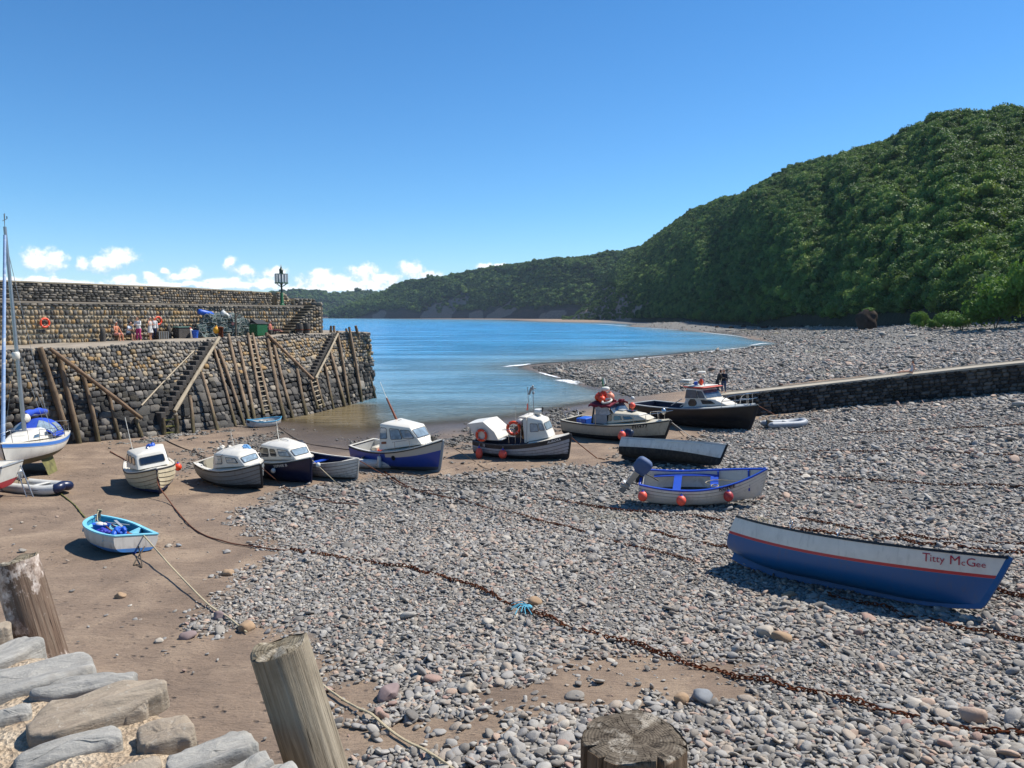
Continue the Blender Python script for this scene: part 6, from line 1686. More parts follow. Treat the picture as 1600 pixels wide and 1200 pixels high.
mb = MB(); mb.loft([[(-1.1, .12, 3.15), (-1.02, .12, 3.15), (-1.12, .14, 3.9), (-1.2, .14, 3.9)], [(-1.1, .16, 3.15), (-1.02, .16, 3.15), (-1.12, .18, 3.9), (-1.2, .18, 3.9)]], True, True, True); mb.build('furled_flag', pm('green_white_flag', '2f6b4a', .8, .3, 7, .2, 9, dirt='d8d6d0', dirt_amt=.8, dirt_scale=4), b, 40)
rail = []
for sd_ in (1, -1):
    rail.append(smoothline([Vector(h.P(u, 1, sd_)) + Vector((0, -.07 * sd_, .55 if u > .76 else .5)) for u in (.74, .84, .93)] + [Vector((3.95, 0, 2.1))], 4))
    for u in (.74, .83, .92): p = Vector(h.P(u, 1, sd_)) + Vector((0, -.07 * sd_, 0)); rail.append([p, p + Vector((.0, 0, .5))])
    rail.append([Vector(h.P(.4, 1, sd_)) + Vector((0, 0, .0)), Vector(h.P(.4, 1, sd_)) + Vector((0, 0, .6))])
rail.append([(-3.4, -.9, 1.2), (-3.5, -.95, 1.65), (-2.3, -1.1, 2.0), (-2.1, -1.1, 1.2)])
pipes('deck_rail', STEEL, b, rail, .018)
mb = MB(); mb.box((-2.6, 0, 1.0), (.8, .9, .5), ch=.04); mb.build('blue_bin', BLUEF, b, 40)
mb = MB(); mb.ell((3.3, .1, 2.0), (.12, .2, .2), 12, 8); mb.build('bow_lamp', STEEL, b, 60)
settle(b, h, ho, (mid.x + .1, mid.y - .1), hd, R(4), 0, .04, 1.06); BOATS['ph'] = (b, h)
letters('registration_lettering', 'PH477', BLACKL, b, h, 1.72, .26, .21, -1, True, 1.1)
for k, (x_, y_, z_, r_, col, lab) in enumerate(((-1.2, -.25, 2.72, .27, ORANGE, 'orange buoy leftmost in the heap on the maroon canopy'), (-.95, -.1, 2.86, .27, ORANGE, 'bright orange buoy on top of the heap on the maroon canopy'), (-.75, -.5, 2.62, .24, ORANGE, 'small orange buoy at the front of the heap on the maroon canopy'), (-.45, -.05, 2.76, .27, pm('salmon_buoy', 'e08a6c', .5, .1, 3), 'faded salmon buoy rightmost in the heap on the maroon canopy'))):
    t = thing('net_float', lab, 'buoy', tuple(W2(b, (x_, y_, z_))), group='buoys heaped on the maroon canopy'); MB().ell((0, 0, 0), (r_, r_, r_), 16, 10).build('ball', col, t, 60); MB().lathe([(r_ * .35, r_ * .9), (r_ * .2, r_ * 1.25)], 8).build('neck', col, t, 50)
lifebuoy('white lifebuoy lying on the maroon canopy', W2(b, (-.35, -.55, 2.55)), b.matrix_world.to_3x3() @ Matrix.Rotation(.35, 3, 'X'), .3, WHITE2)
in_boat(b, 'rolled_cloth', 'maroon and white bundle of cloth on the motor boat canopy', 'bundle', lump(MAROON, 12, .4, .3, .1, 21), (-.1, .1, 2.45))
in_boat(b, 'rolled_cloth', 'dark net bundle at the back of the motor boat canopy', 'bundle', lump(ROPED, 14, .2, .35, .25, 23), (-1.35, .2, 2.45))
p = W2(b, (.4, .7, 2.35)); t = thing('net_float', 'red float standing on the far side of the cream motor boat roof', 'buoy', tuple(W2(b, (.75, .55, 2.15)))); MB().ell((0, 0, 0), .2, 14, 10).build('ball', CORAL, t, 60)
p = W2(b, h.side_pt(-.1, .0, -1, .1)); ball_fender('red buoy against the bow quarter of the cream motor boat', W2(b, h.side_pt(1.1, .35, -1, .12)) + Vector((-.05, -.15, .1)), .22, CORAL, 'red buoys on the fishing boats')
# large black hulled boat
mid, hd, Ln = axis_fit((990, 627), (1197, 634), 1.3, 1.75)
b = begin('motor_cruiser', 'large black hulled boat with white wheelhouse and long open stern, below the slip', 'motor boat')
h = Hull(9.9, 3.1, 1.38, 1.38, 1.85, tw=.84, um=.42, bp=2.5, rake=.8, trake=-.1, kb=.2, rs=.15, p=.55, q=1.2)
ho = h.skin('hull', hullmat('black_topsides', '0d0f15', '1c1614', (.62, .01, .002), [(0, .05, '55585a')], .42, '2c2a28', .3), b, nu=36, nv=18); h.keel('keel', BLACKR, b, .1, .14, skeg=.1)
h.gunwale('gunwale', pm('pale_grey_rail', '9ea09f', .5, .1, 2, .08, 14, dirt='5a5750'), b, .2, .06, out=.03); h.inner('cockpit_lining', pm('navy_lining', '202a44', .6, .15, 2, .1), b, u0=.02, u1=.52, drop=.03); h.floor('deck_boards', INTD, b, .75, .02, .52)
h.deck('foredeck', pm('pale_deck', '9fa3a2', .6, .1, 2, .08), b, .5, .985, 0, .1)
c = Cabin(-.1, 3.1, 1.12, .55, 1.4, 1.72, .1, 2.3, .98, .62, 2.05, 2.0); c.body('cabin', WHITE2, b, .05, .1); q = c.quad('star')
panel('window', q, (.50, .80, .35, .85), GLASSD, b, rad=.16); panel('window', c.quad('port'), (.2, .5, .35, .85), GLASSD, b, rad=.16)
panel('porthole', q, (.13, .35, .1, .95), GLASSD, b, rad=.5)
c = Cabin(.0, 1.75, 1.0, .85, 2.0, 2.06, .1, 1.3, .9, .78, 2.72, 2.68); c.body('wheelhouse', WHITE, b, .06, .08); q = c.quad('star')
panel('window', q, (.05, .62, .12, .86), GLASS, b, rad=.1); panel('window', q, (.68, .94, .15, .82), GLASS, b, rad=.14); panel('window', c.quad('fore'), (.06, .94, .12, .86), GLASS, b, rad=.1); panel('window', c.quad('port'), (.1, .9, .12, .86), GLASS, b, rad=.1)
mb = MB(); mb.box((.75, 0, 2.84), (1.75, 1.95, .07), ch=.03); mb.build('roof', pm('red_roof_edge', 'b5442e', .5, .1, 3), b, 40)
mb = MB(); mb.box((.6, 0, 2.90), (1.45, 1.75, .06), ch=.02); mb.build('roof_top', WHITE, b, 40)
mb = MB(); mb.box((-.35, -.3, 3.1), (.8, .5, .12), ch=.03); mb.box((-.35, -.3, 3.25), (.8, .5, .1), ch=.03); mb.box((-.3, -.3, 2.98), (.1, .3, .14)); mb.build('liferaft', WHITE, b, 40)
pipes('mast', STEEL, b, [[(.7, 0, 2.9), (.7, 0, 3.9)], [(.55, .3, 2.9), (.55, .3, 4.6)], [(1.1, -.2, 2.9), (.75, 0, 3.5)], [(.3, .2, 2.9), (.65, 0, 3.5)]], .022)
mb = MB(); mb.lathe([(.2, 0), (.28, .05), (.28, .16), (.2, .2)], 18, (.7, 0, 3.7)); mb.build('radar', WHITE, b, 50)
mb = MB(); mb.ell((.7, -.1, 3.15), (.14, .14, .25), 10, 7); mb.build('orange_float', ORANGE, b, 50); mb = MB(); mb.box((.35, -.2, 3.05), (.2, .2, .25), ch=.03); mb.build('blue_box', BLUEF, b, 40)
rail = []
for sd_ in (1, -1):
    P_ = [Vector(h.P(u, 1, sd_)) + Vector((0, -.1 * sd_, 0)) for u in (.80, .88, .95)]
    rail.append(smoothline([P_[0]] + [P_[0] + Vector((.15, 0, .55))] + [p + Vector((0, 0, .75)) for p in P_[1:]] + [Vector((5.05, 0, 2.65))], 4)); rail.append([p + Vector((0, 0, .4)) for p in P_[0:]] + [Vector((4.95, 0, 2.3))])
    for p in P_[1:]: rail.append([p, p + Vector((0, 0, .75))])
pipes('bow_rail', STEEL, b, rail, .024)
pipes('stay', WHITE2, b, [[(-.1, -1.1, 2.0), (-.9, -1.3, 1.5)], [(-.2, -1.2, 1.45), (.2, -1.05, 1.75)]], .03)
settle(b, h, ho, (mid.x + .15, mid.y), hd, R(2), 0, .04, 1.12); BOATS['black'] = (b, h)
t = thing('net_float', 'white ball at the stern corner of the large black boat', 'float', tuple(W2(b, (-4.75, -1.1, 1.75)))); MB().ell((0, 0, 0), .16, 12, 8).build('ball', TUBEW, t, 60)
# ---------------- yacht at the left edge
b = begin('sailing_yacht', 'white sailing yacht with a blue sheer stripe and blue spray hood, standing on twin keels', 'yacht')
h = Hull(6.9, 2.5, 1.62, 1.66, 2.12, tw=.72, um=.42, bp=2.0, rake=1.0, trake=.35, kb=.75, rs=.62, p=.6, q=1.05)
h.zk_ = h.zk
Hull_zk = lambda u: .72 + (.35 * (1 - u / .35) ** 2 if u < .35 else 0) + (.30 * ((u - .55) / .45) ** 2 if u > .55 else 0)
h.zk = Hull_zk
ho = h.skin('hull', hullmat('yacht_gelcoat', 'dcd7cb', '4b452f', (1.08, .02, .0), [(.03, .2, '3d78c4'), (.0, .03, 'd8d6d0'), (.215, .235, '30343c')], .28, '8c8470', .15, .03, weed='6a6a38'), b, nu=34, nv=18)
h.gunwale('toe_rail', WHITE, b, .07, .05, dz=.03, out=.0)
h.deck('deck', WHITE, b, .03, .985, .0, .08, 14)
KM = pm('weedy_keel', '6b683c', .9, .35, 3, .5, 10, dirt='3a3526', dirt_amt=.6)
for sd_ in (1, -1):
    mb = MB(); mb.loft([[(x0, sd_ * y - .05, z), (x1, sd_ * y, z), (x0, sd_ * y + .05, z), (x0 - .15, sd_ * y, z)] for x0, x1, y, z in ((-.9, .7, .62, .95), (-.8, .55, .78, .4), (-.75, .5, .86, 0))], True, True, True); mb.build('bilge_keel', KM, b, 40)
mb = MB(); mb.loft([[(-2.9, -.03, z), (-2.45, -.04, z), (-2.45, .04, z), (-2.9, .03, z)] for z in (1.1, .25)], True, True, True); mb.build('rudder', KM, b, 40)
c = Cabin(-1.2, 2.1, .88, .46, 1.66, 1.95, -1.1, 1.4, .74, .46, 2.16, 2.12); c.body('coachroof', WHITE, b, .06, .1)
for sd_ in ('port', 'star'):
    q = c.quad(sd_)
    for r in ((.12, .36, .35, .75), (.55, .75, .35, .75)): panel('window', q, r if sd_ == 'star' else (1 - r[1], 1 - r[0], r[2], r[3]), GLASS, b, rad=.12, fmat=GREYP)
mb = MB()                                    # spray hood
arch = lambda x, w, z0, hh: [(x, w * math.cos(a), z0 + hh * math.sin(a)) for a in np.linspace(0, PI, 13)]
R0, R1, R2 = arch(-.35, .98, 1.85, .36), arch(-.85, 1.08, 1.75, .92), arch(-1.75, 1.08, 1.7, .92)
mb.loft([R0, R1, R2], False); mb.loft([[Vector(p) * .985 + Vector((0, 0, .01)) for p in r] for r in (R0, R1, R2)], False); mb.build('spray_hood', CANVAS, b, 40)
def hoodpane(Ra, Rb, i0, i1, f0, f1):
    g = [[Vector(Ra[i]).lerp(Vector(Rb[i]), f) * 1.0 + Vector((.012, 0, .02)) + Vector((0, Ra[i][1], 0)) * .02 for i in range(i0, i1 + 1)] for f in np.linspace(f0, f1, 4)]
    mb = MB(); mb.loft(g, False); mb.loft([[p - Vector((.01, 0, .015)) for p in r] for r in g], False); return mb.build('hood_window', GLASSL, b, 40, fix=False)
hoodpane(R0, R1, 1, 5, .12, .88); hoodpane(R0, R1, 7, 11, .12, .88); hoodpane(R1, R2, 1, 3, .1, .8); hoodpane(R1, R2, 9, 11, .1, .8)
mb = MB(); mb.tube([(.45, 0, 2.0), (.45, 0, 11.9)], [.10, .07], 12); mb.build('mast', ALLOY, b, 50)
mb = MB(); mb.tube([(.32, 0, 2.95), (-2.3, .12, 2.75)], .05, 8); mb.build('boom', ALLOY, b, 50)
mb = MB(); mb.tube(smoothline([(.15, 0, 3.0), (-.6, .02, 3.02), (-1.6, .08, 2.96), (-2.25, .12, 2.86)]), [.12 + .06 * math.sin(i * .4) ** 2 for i in range(19)], 10); mb.build('sail_cover', CANVAS, b, 50)
mb = MB(); mb.ell((.28, .1, 2.85), (.25, .14, .2), 10, 7, Euler((.3, .4, 0)).to_matrix()); mb.build('bunched_sail', SAIL, b, 50)
mb = MB(); mb.tube([(3.2, 0, 2.1), (.55, 0, 11.5)], [.085, .06], 10); mb.build('furled_jib', pm('striped_sailcover', '8fa9cc', .75, .2, 1.3, .2, 9, dirt='d4d3ce', dirt_amt=.95, dirt_scale=1.3, stretch=(1, 1, 2.5)), b, 50)
mb = MB(); mb.lathe([(.13, 0), (.17, .05), (.17, .3), (.13, .35)], 14, (.62, 0, 5.7)); mb.build('radar_reflector', WHITE, b, 50)
pipes('mast_head', ALLOY, b, [[(.45, 0, 11.9), (.4, 0, 12.5)], [(.2, -.15, 12.2), (.65, .2, 12.25)], [(.45, 0, 12.0), (.6, .1, 12.5)]], .015); MB().box((.62, .18, 12.3), (.08, .02, .12)).build('wind_vane', BLACKR, b, 0)
wires = []
for sd_ in (1, -1):
    wires += [[(.45, 0, 11.0), (.2, 1.1 * sd_, 1.75)], [(.45, 0, 6.4), (.6, 1.1 * sd_, 1.75)], [(.45, 0, 6.4), (-.2, 1.12 * sd_, 1.75)]]
wires.append([(.45, 0, 11.1), (-3.3, 0, 1.7)])
pipes('rigging', GREYP, b, wires, .009, 5)
rail = []
for sd_ in (1, -1):
    st_ = [Vector(h.P(u, 1, sd_)) + Vector((0, -.05 * sd_, 0)) for u in (.06, .28, .5, .7)]
    rail += [[p, p + Vector((0, 0, .6))] for p in st_]; rail.append([p + Vector((0, 0, .58)) for p in st_]); rail.append([p + Vector((0, 0, .3)) for p in st_])
    pf = [Vector(h.P(u, 1, sd_)) + Vector((0, -.04 * sd_, 0)) for u in (.80, .92)]
    rail += [[pf[0], pf[0] + Vector((.1, 0, .6)), pf[1] + Vector((.15, 0, .62)), Vector((3.35, 0, 2.55))], [pf[1], pf[1] + Vector((.15, 0, .62))]]
rail.append([Vector(h.P(.03, 1, 1)) + Vector((0, -.05, .6)), Vector(h.P(.0, 1, -1)) + Vector((0, .05, .6))])
pipes('guard_rail', STEEL, b, rail, .014)
pc = at(70, 742); M_ = R(-80)
mid, hd, Ln = axis_fit((103, 673), (6, 694), 1.75, 2.0)
V_ = np.array([v.co[:] for o in b.children if o.name.startswith(('bilge_keel', 'rudder')) for v in o.data.vertices])
hd = R(-75); b.location = (mid.x - .5, mid.y + .2, gz(mid.x, mid.y) - .05); b.rotation_euler = (R(2), 0, hd); bpy.context.view_layer.update(); BOATS['yacht'] = (b, h)
# second yacht, cut by the left edge of the view
b = begin('sailing_yacht', 'white boat with a red line low on its hull, cut off by the left edge', 'yacht')
h = Hull(6.5, 2.4, 1.45, 1.42, 1.75, tw=.8, um=.4, bp=2.0, rake=.5, trake=.4, kb=.4, rs=.5, p=.6, q=1.1)
ho = h.skin('hull', hullmat('red_lined_gelcoat', 'd8d4c8', '9a1f28', (.78, 0, .0), [(.03, .06, '30343c')], .28, '8c8470', .15, .03), b, nu=30, nv=18)
N = ho.data.materials[0].node_tree.nodes
h.gunwale('toe_rail', GREYP, b, .08, .05, dz=.03, out=.01); h.deck('deck', WHITE, b, .02, .985, 0, .08); c = Cabin(-1.5, 1.6, .8, .45, 1.5, 1.62, -1.3, 1.0, .66, .42, 1.95, 1.85); c.body('coachroof', WHITE, b); panel('window', c.quad('port'), (.2, .6, .35, .75), GLASS, b)
q_ = at_z(-45, 775, .75); settle(b, h, ho, (q_.x - 1.6, q_.y - .3), R(190), R(2)); BOATS['yacht2'] = (b, h)
t = thing('leaning_ladder', 'thin aluminium ladder leaning on the end of the red-lined boat', 'ladder', tuple(at(47, 777)))
a0 = at(46, 778); b0 = at_d(26, 726, a0.y + .5)
for k in (-.14, .14): mb = MB(); mb.tube([Vector((k, 0, 0)), b0 - a0 + Vector((k * .8, 0, 0))], .026, 6); mb.build('stile', ALLOY, t, 50)
for k in range(6):
    f = (k + .5) / 6; c0 = (b0 - a0) * f; mb = MB(); mb.tube([c0 + Vector((-.14, 0, 0)), c0 + Vector((.14, 0, 0))], .016, 6); mb.build('rung', ALLOY, t, 50)
# ------------------------------------------------------------------ slipway wall on the right
SLB = [(1118, 656, 617.5), (1190, 648, 611), (1300, 638, 598), (1400, 629, 587), (1500, 621, 576.5), (1600, 613, 566), (1750, 602, 552)]
slip = thing('slipway_wall', 'long dark stone wall with a pale sloping top, carrying the slip across the beach', 'wall')
foot = [at(a, b) for a, b, c in SLB]; head = [at_d(a, c, f.y + .12) for (a, b, c), f in zip(SLB, foot)]
foot = np.array([p[:] for p in foot]); head = np.array([p[:] for p in head]); foot[:, 2] -= .4
sl = np.concatenate([[0], np.cumsum(np.linalg.norm(np.diff(head[:, :2], axis=0), axis=1))])
pf = [np.polyfit(sl, foot[:, k], 2) for k in range(3)]; ph_ = [np.polyfit(sl, head[:, k], 3) for k in range(3)]
def sF(s): return np.array([np.polyval(c, s) for c in pf])
def sH(s): return np.array([np.polyval(c, s) for c in ph_])
slip.location = tuple(sF(sl[-1] / 2)); bk = np.array([.05, 1.3, 0])
mb = MB(); mb.loft([[sF(s) + np.array([0, .1, 0]), sH(s) + np.array([0, .1, -.06]), sH(s) + bk + np.array([0, 0, .05]), sF(s) + bk] for s in np.linspace(-.5, sl[-1], 40)], True, True, True)
o = mb.build('wall_core', pm('dark_mortar', '6a655c', .95, .3, 1.5, .5, 10, spec=.1), None, 0); park(o, slip)
items = []
for s0, rh, ln, hh in ((0, .3, (.3, .75), .9),):
    nrow = 9
    for r_ in range(nrow):
        s = -.4 + rng.uniform(-.2, 0)
        while s < sl[-1]:
            L_ = rng.uniform(*ln); q = (r_ + .5) / nrow; a_ = sF(s + L_ / 2); b_ = sH(s + L_ / 2); c_ = a_ + (b_ - a_) * (q * .97)
            hgt = (b_[2] - a_[2]) / nrow; d_ = sH(s + .1) - sH(s); d_ /= np.linalg.norm(d_); n_ = np.array([d_[1], -d_[0], 0]); n_ /= np.linalg.norm(n_)
            items.append((c_, d_, np.array([0, 0, 1.]), n_, L_ / 2 * .95, hgt / 2 * .93 * rng.uniform(.9, 1.2), .13, pick(DARKS))); s += L_
o = stonewall('wall_stones', items, RUB, slip, _T8); park(o, slip)
mb = MB(); mb.loft([[sH(s) + np.array([0, -.12, -.14]), sH(s) + np.array([0, -.12, .0]), sH(s) + bk + np.array([0, 0, .02]), sH(s) + bk + np.array([0, .1, -.6])] for s in np.linspace(-.6, sl[-1], 50)], False)
o = mb.build('slip_surface', pm('pale_concrete', 'a59c8c', .9, .15, .8, .4, 8, spec=.15, dirt='6f685a', dirt_amt=.5, dirt_scale=.8), None, 30); park(o, slip)
def slip_pt(px, w=1.0):
    lo, hi = 0, sl[-1]
    for _ in range(30):
        m_ = (lo + hi) / 2
        if to_px(sH(m_))[0] < px: lo = m_
        else: hi = m_
    return Vector(sH(lo) + bk * (w / 2.6) + np.array([0, 0, .03]))

# ------------------------------------------------------------------ chains and ropes on the beach
CHAINM = pm('rusty_chain', '5a3220', .95, .4, 6, .8, 22, spec=.12, dirt='8f5430', dirt_amt=.7, dirt_scale=5)
def ground_path(pts, lift=.05, n=8, wob=.0, seed=0):
    P = [at(a, b) for a, b in pts]; P = smoothline(P, n); r = random.Random(seed); out = []
    for i, p in enumerate(P):
        x = p.x + wob * math.sin(i * .7 + seed); y = p.y + wob * math.cos(i * .9 + seed)
        st = float(pebble_density(np.array([x]), np.array([y]))[0])
        und_ = (float(fbm(np.array([x * .35]), np.array([y * .35]), 4, 3)[0]) - .5) * .16
        out.append(Vector((x, y, gz(x, y) + und_ + lift + (.045 + .03 * math.sin(i * .37 + seed)) * st + r.uniform(-.01, .02))))
    return out
def chain(lab, pts, link=.17, wire=.022, lift=.015, wob=.06, seed=0, group='rusty mooring chains across the shingle'):
    link *= .8; wire *= .56
    P = ground_path(pts, lift, 10, wob, seed); mb = MB(); r = random.Random(seed)
    d = 0; k = 0; seg = 0; acc = []
    for i in range(len(P) - 1):
        a, b = P[i], P[i + 1]; l = (b - a).length
        while d <= l: acc.append((a.lerp(b, d / l), (b - a).normalized())); d += link * .68
        d -= l
    n_ = 10
    for k, (p, t) in enumerate(acc):
        up = Vector((0, 0, 1)); s_ = t.cross(up).normalized(); u_ = s_.cross(t)
        tw = (PI / 2 if k % 2 else 0) + r.uniform(-.5, .5); a_ = s_ * math.cos(tw) + u_ * math.sin(tw)
        jit = Vector((r.uniform(-1, 1), r.uniform(-1, 1), r.uniform(-.3, .8))) * wire * .7
        mb.tube([p + jit + t * (link * .5 * math.cos(q)) + a_ * (link * .30 * math.sin(q)) for q in [2 * PI * j / n_ for j in range(n_)]], wire, 5, closed=True)
    c0 = P[len(P) // 2]; mb.v = [tuple(Vector(v) - c0) for v in mb.v]
    o = mb.build('mooring_chain', CHAINM, None, 50); o.location = c0; return tag(o, lab, 'chain', group)
chain('heavy rusty chain running from the sand past the bleached posts to the lower right', [(450, 862), (560, 880), (640, 893), (700, 907), (770, 932), (830, 958), (900, 985), (1010, 1016), (1100, 1045), (1200, 1072), (1300, 1096), (1420, 1127), (1640, 1158)], .2, .028, wob=.05, seed=1)
chain('rusty chain emerging below the long blue boat and running right', [(1290, 935), (1340, 946), (1400, 960), (1500, 984), (1640, 1010)], .18, .024, seed=2)
chain('thin rusty chain running over the shingle towards the stern of the long boat', [(600, 738), (650, 768), (760, 795), (860, 820), (960, 848), (1085, 880)], .15, .02, seed=3)
chain('rusty chain lying below the buoys of the blue-railed white boat', [(862, 778), (950, 796), (1050, 805), (1130, 816)], .18, .026, seed=4)
chain('heaped rusty chain behind the long blue boat', [(1170, 822), (1290, 836), (1380, 846), (1480, 856), (1640, 872)], .22, .032, wob=.12, seed=5)
chain('rusty chain converging on the heaped one at the right edge', [(1250, 812), (1330, 828), (1420, 842), (1520, 850), (1640, 856)], .17, .024, seed=6)
chain('short rusty chain disappearing under the stern of the long boat', [(1020, 834), (1080, 848), (1160, 862)], .18, .026, seed=7)
chain('faint chain line on the shingle below the slip', [(1330, 678), (1450, 672), (1640, 662)], .2, .028, seed=8)
chain('faint chain line right of the flaking open boat', [(1165, 702), (1300, 706), (1450, 708), (1640, 716)], .2, .024, seed=9)
chain('faint chain line right of the blue-railed white boat', [(1215, 740), (1350, 752), (1480, 758), (1640, 764)], .18, .024, seed=10)
chain('rusty chain in the shingle right of the long boat bow', [(1545, 926), (1590, 936), (1660, 945)], .2, .03, seed=12)
def rope(lab, pts3, r=.02, mat_=None, group=None, name='mooring_rope', sag=0, n=8):
    P = smoothline(pts3, n)
    if sag: P = [p - Vector((0, 0, sag * math.sin(PI * i / (len(P) - 1)))) for i, p in enumerate(P)]
    c0 = P[len(P) // 2].copy(); mb = MB(); mb.tube([p - c0 for p in P], r, 6); o = mb.build(name, mat_ or ROPE, None, 60); o.location = c0; return tag(o, lab, 'rope', group)
def gp(*pts, lift=.03): return ground_path(pts, lift, 3, 0, 0)
RROPE = pm('rust_brown_rope', '6b3f2a', .95, .3, 20, .6, 50)
OLIVE = pm('olive_rope', '6b6a36', .95, .3, 20, .6, 50)
b, h = BOATS['cream']; rope('rust brown rope curving from the bow of the cream cabin boat over the sand', [W2(b, (2.56, 0, 1.0)), W2(b, (2.62, -.05, .55))] + gp((268, 790), (300, 826), (345, 845), (400, 857), (455, 863)), .024, RROPE)
b, h = BOATS['grey']; rope('rust brown rope from the bow of the dark grey cabin boat', [W2(b, (2.45, 0, 1.15))] + gp((437, 757), (462, 774), (500, 784), (560, 792)), .022, RROPE)
b, h = BOATS['sophie']; rope('pale taut rope from the bow of the navy cabin boat', [W2(b, (2.5, 0, 1.28))] + gp((530, 762)), .02)
b, h = BOATS['clinker']; rope('rust brown rope from the bow of the stained white clinker boat', [W2(b, (2.3, 0, 1.05))] + gp((598, 744), (640, 766), (700, 772)), .022, RROPE)
rope('dark rope lying on the sand in front of the blue cabin boat', gp((592, 738), (650, 744), (715, 755), (790, 760)), .02, ROPED)
b, h = BOATS['blue']; rope('long dark rope from the bow of the blue cabin boat', [W2(b, (2.95, 0, 1.7))] + gp((742, 722), (765, 736), (800, 742)), .018, ROPED)
b, h = BOATS['aurora']; rope('rusty mooring line from the bow of the black-banded fishing boat', [W2(b, (3.2, -.05, 1.35))] + gp((932, 715), (945, 717)), .028, RROPE)
b, h = BOATS['ph']; rope('white line drooping from the bow of the cream motor boat', [W2(b, (3.75, -.1, 1.5))] + gp((1082, 686), (1115, 693), (1150, 695)), .025, WHITE2); rope('dark line drooping from the bow of the cream motor boat', [W2(b, (3.75, .0, 1.4))] + gp((1068, 682), (1092, 694)), .022, ROPED)
b, h = BOATS['black']; rope('rust brown line from the bow of the large black boat', [W2(b, (4.95, 0, 1.8))] + gp((1216, 652),), .022, RROPE)
rope('dark line crossing the sand from the foot of the large quay stairs', gp((226, 668), (262, 690), (300, 706), (330, 722)), .03, ROPED)
rope('dark line crossing the wet sand from the quay to the blue cabin boat', gp((436, 668), (470, 690), (520, 700), (575, 706)), .025, ROPED)
rope('dark rope lying on the sand left of the cream cabin boat', gp((172, 706), (190, 716), (204, 726)), .03, RROPE)
rope('olive rope trailing from the white inflatable towards the pale blue dinghy', gp((86, 768), (112, 786), (124, 800), (133, 810)), .025, OLIVE)
b, h = BOATS['dinghy']; tm = W2(b, (-1.5, -.25, .62)); st_ = at(322, 948) + Vector((0, 0, .12))
rope('pale taut rope from the dinghy stern to a stone on the sand', [tm, tm.lerp(st_, .5) - Vector((0, 0, .05)), st_] + gp((352, 970), (386, 992), lift=.05), .022)
rope('loop of grey rope hanging off the dinghy transom', [W2(b, (-1.52, -.1, .66)), W2(b, (-1.58, -.12, .3))] + gp((222, 888), (210, 884)) + [W2(b, (-1.56, -.35, .3)), W2(b, (-1.5, -.35, .62))], .018, ROPED)
rope('pale rope lying on the sand from the bleached post to the lower edge', gp((486, 1062), (540, 1100), (600, 1140), (660, 1178), (720, 1216), lift=.06), .022)
t = thing('frayed_rope', 'tuft of pale turquoise rope tied on the heavy chain', 'rope', tuple(at(826, 956) + Vector((0, 0, .12))))
mb = MB(); r = random.Random(3)
for k in range(9): a = r.uniform(2.2, 4.6); l = r.uniform(.25, .55); mb.tube(smoothline([(0, 0, 0), (l * .5 * math.cos(a), l * .5 * math.sin(a), .06), (l * math.cos(a + .3), l * math.sin(a + .3), -.03)], 4), .012, 5)
mb.ell((0, 0, 0), (.09, .07, .06), 9, 6); mb.build('strands', pm('turquoise_rope', '5aa6bd', .85, .2, 20, .4, 40), t, 50)
# a few individual stones that stand out
def rock(name, lab, p, s, seed, col, rz=0, group=None, flat=(1, .8, .65), sub=3, rough=.12):
    v, f = ico(sub, seed, flat, 7, rough); mb = MB(); mb.add(v * s, f); o = mb.build(name, col, None, 60); o.location = p; o.rotation_euler = (0, 0, rz); return tag(o, lab, 'stone', group)
SBROWN = pm('tan_stone', '9c8266', .9, .25, 3, .5, 12, dirt='6a5846'); SGREY = pm('blue_grey_stone', '7c7f82', .85, .2, 3, .4, 12, dirt='5f5a52'); SPURP = pm('purple_stone', '857370', .85, .2, 3, .4, 12, dirt='5f5654'); SPALE = pm('pale_stone', 'aaa091', .85, .2, 3, .4, 12, dirt='7f7565')
for i, (a, b_, s, col, lab) in enumerate(((188, 934, .17, SBROWN, 'squarish tan stone alone on the sand'), (384, 985, .24, SBROWN, 'big smooth tan stone beside the bleached post'), (343, 968, .2, SPURP, 'purplish stone where the dinghy rope ends'), (293, 999, .2, SPURP, 'flat reddish stone on the sand left of the purplish one'), (249, 1005, .13, SPALE, 'small pale stone on the sand near the stone coping'), (263, 855, .13, SPALE, 'round pale stone right of the dinghy stern'), (279, 854, .12, SGREY, 'grey stone beside the round pale one near the dinghy'), (357, 899, .2, SBROWN, 'brown angular stone at the edge of the shingle'), (608, 1090, .24, SPURP, 'large rounded purple stone in the shingle'), (732, 1083, .2, SPALE, 'white-veined stone at the edge of the sand patch'), (1222, 1005, .27, SBROWN, 'orange-brown block in the shingle below the long boat'), (1196, 997, .26, SPALE, 'pale block next to the orange-brown one'), (1234, 936, .2, SBROWN, 'pointed brown stone in the shadow edge of the long boat'), (836, 944, .2, SBROWN, 'tan stone beside the turquoise rope'), (1095, 1096, .23, SGREY, 'dark grey stone right of the sawn stump'), (1065, 1098, .17, SBROWN, 'small orange stone next to the sawn stump'))):
    p = at(a, b_); rock('beach_stone', lab, p + Vector((0, 0, s * .35)), s, 100 + i, col, i * 1.3)
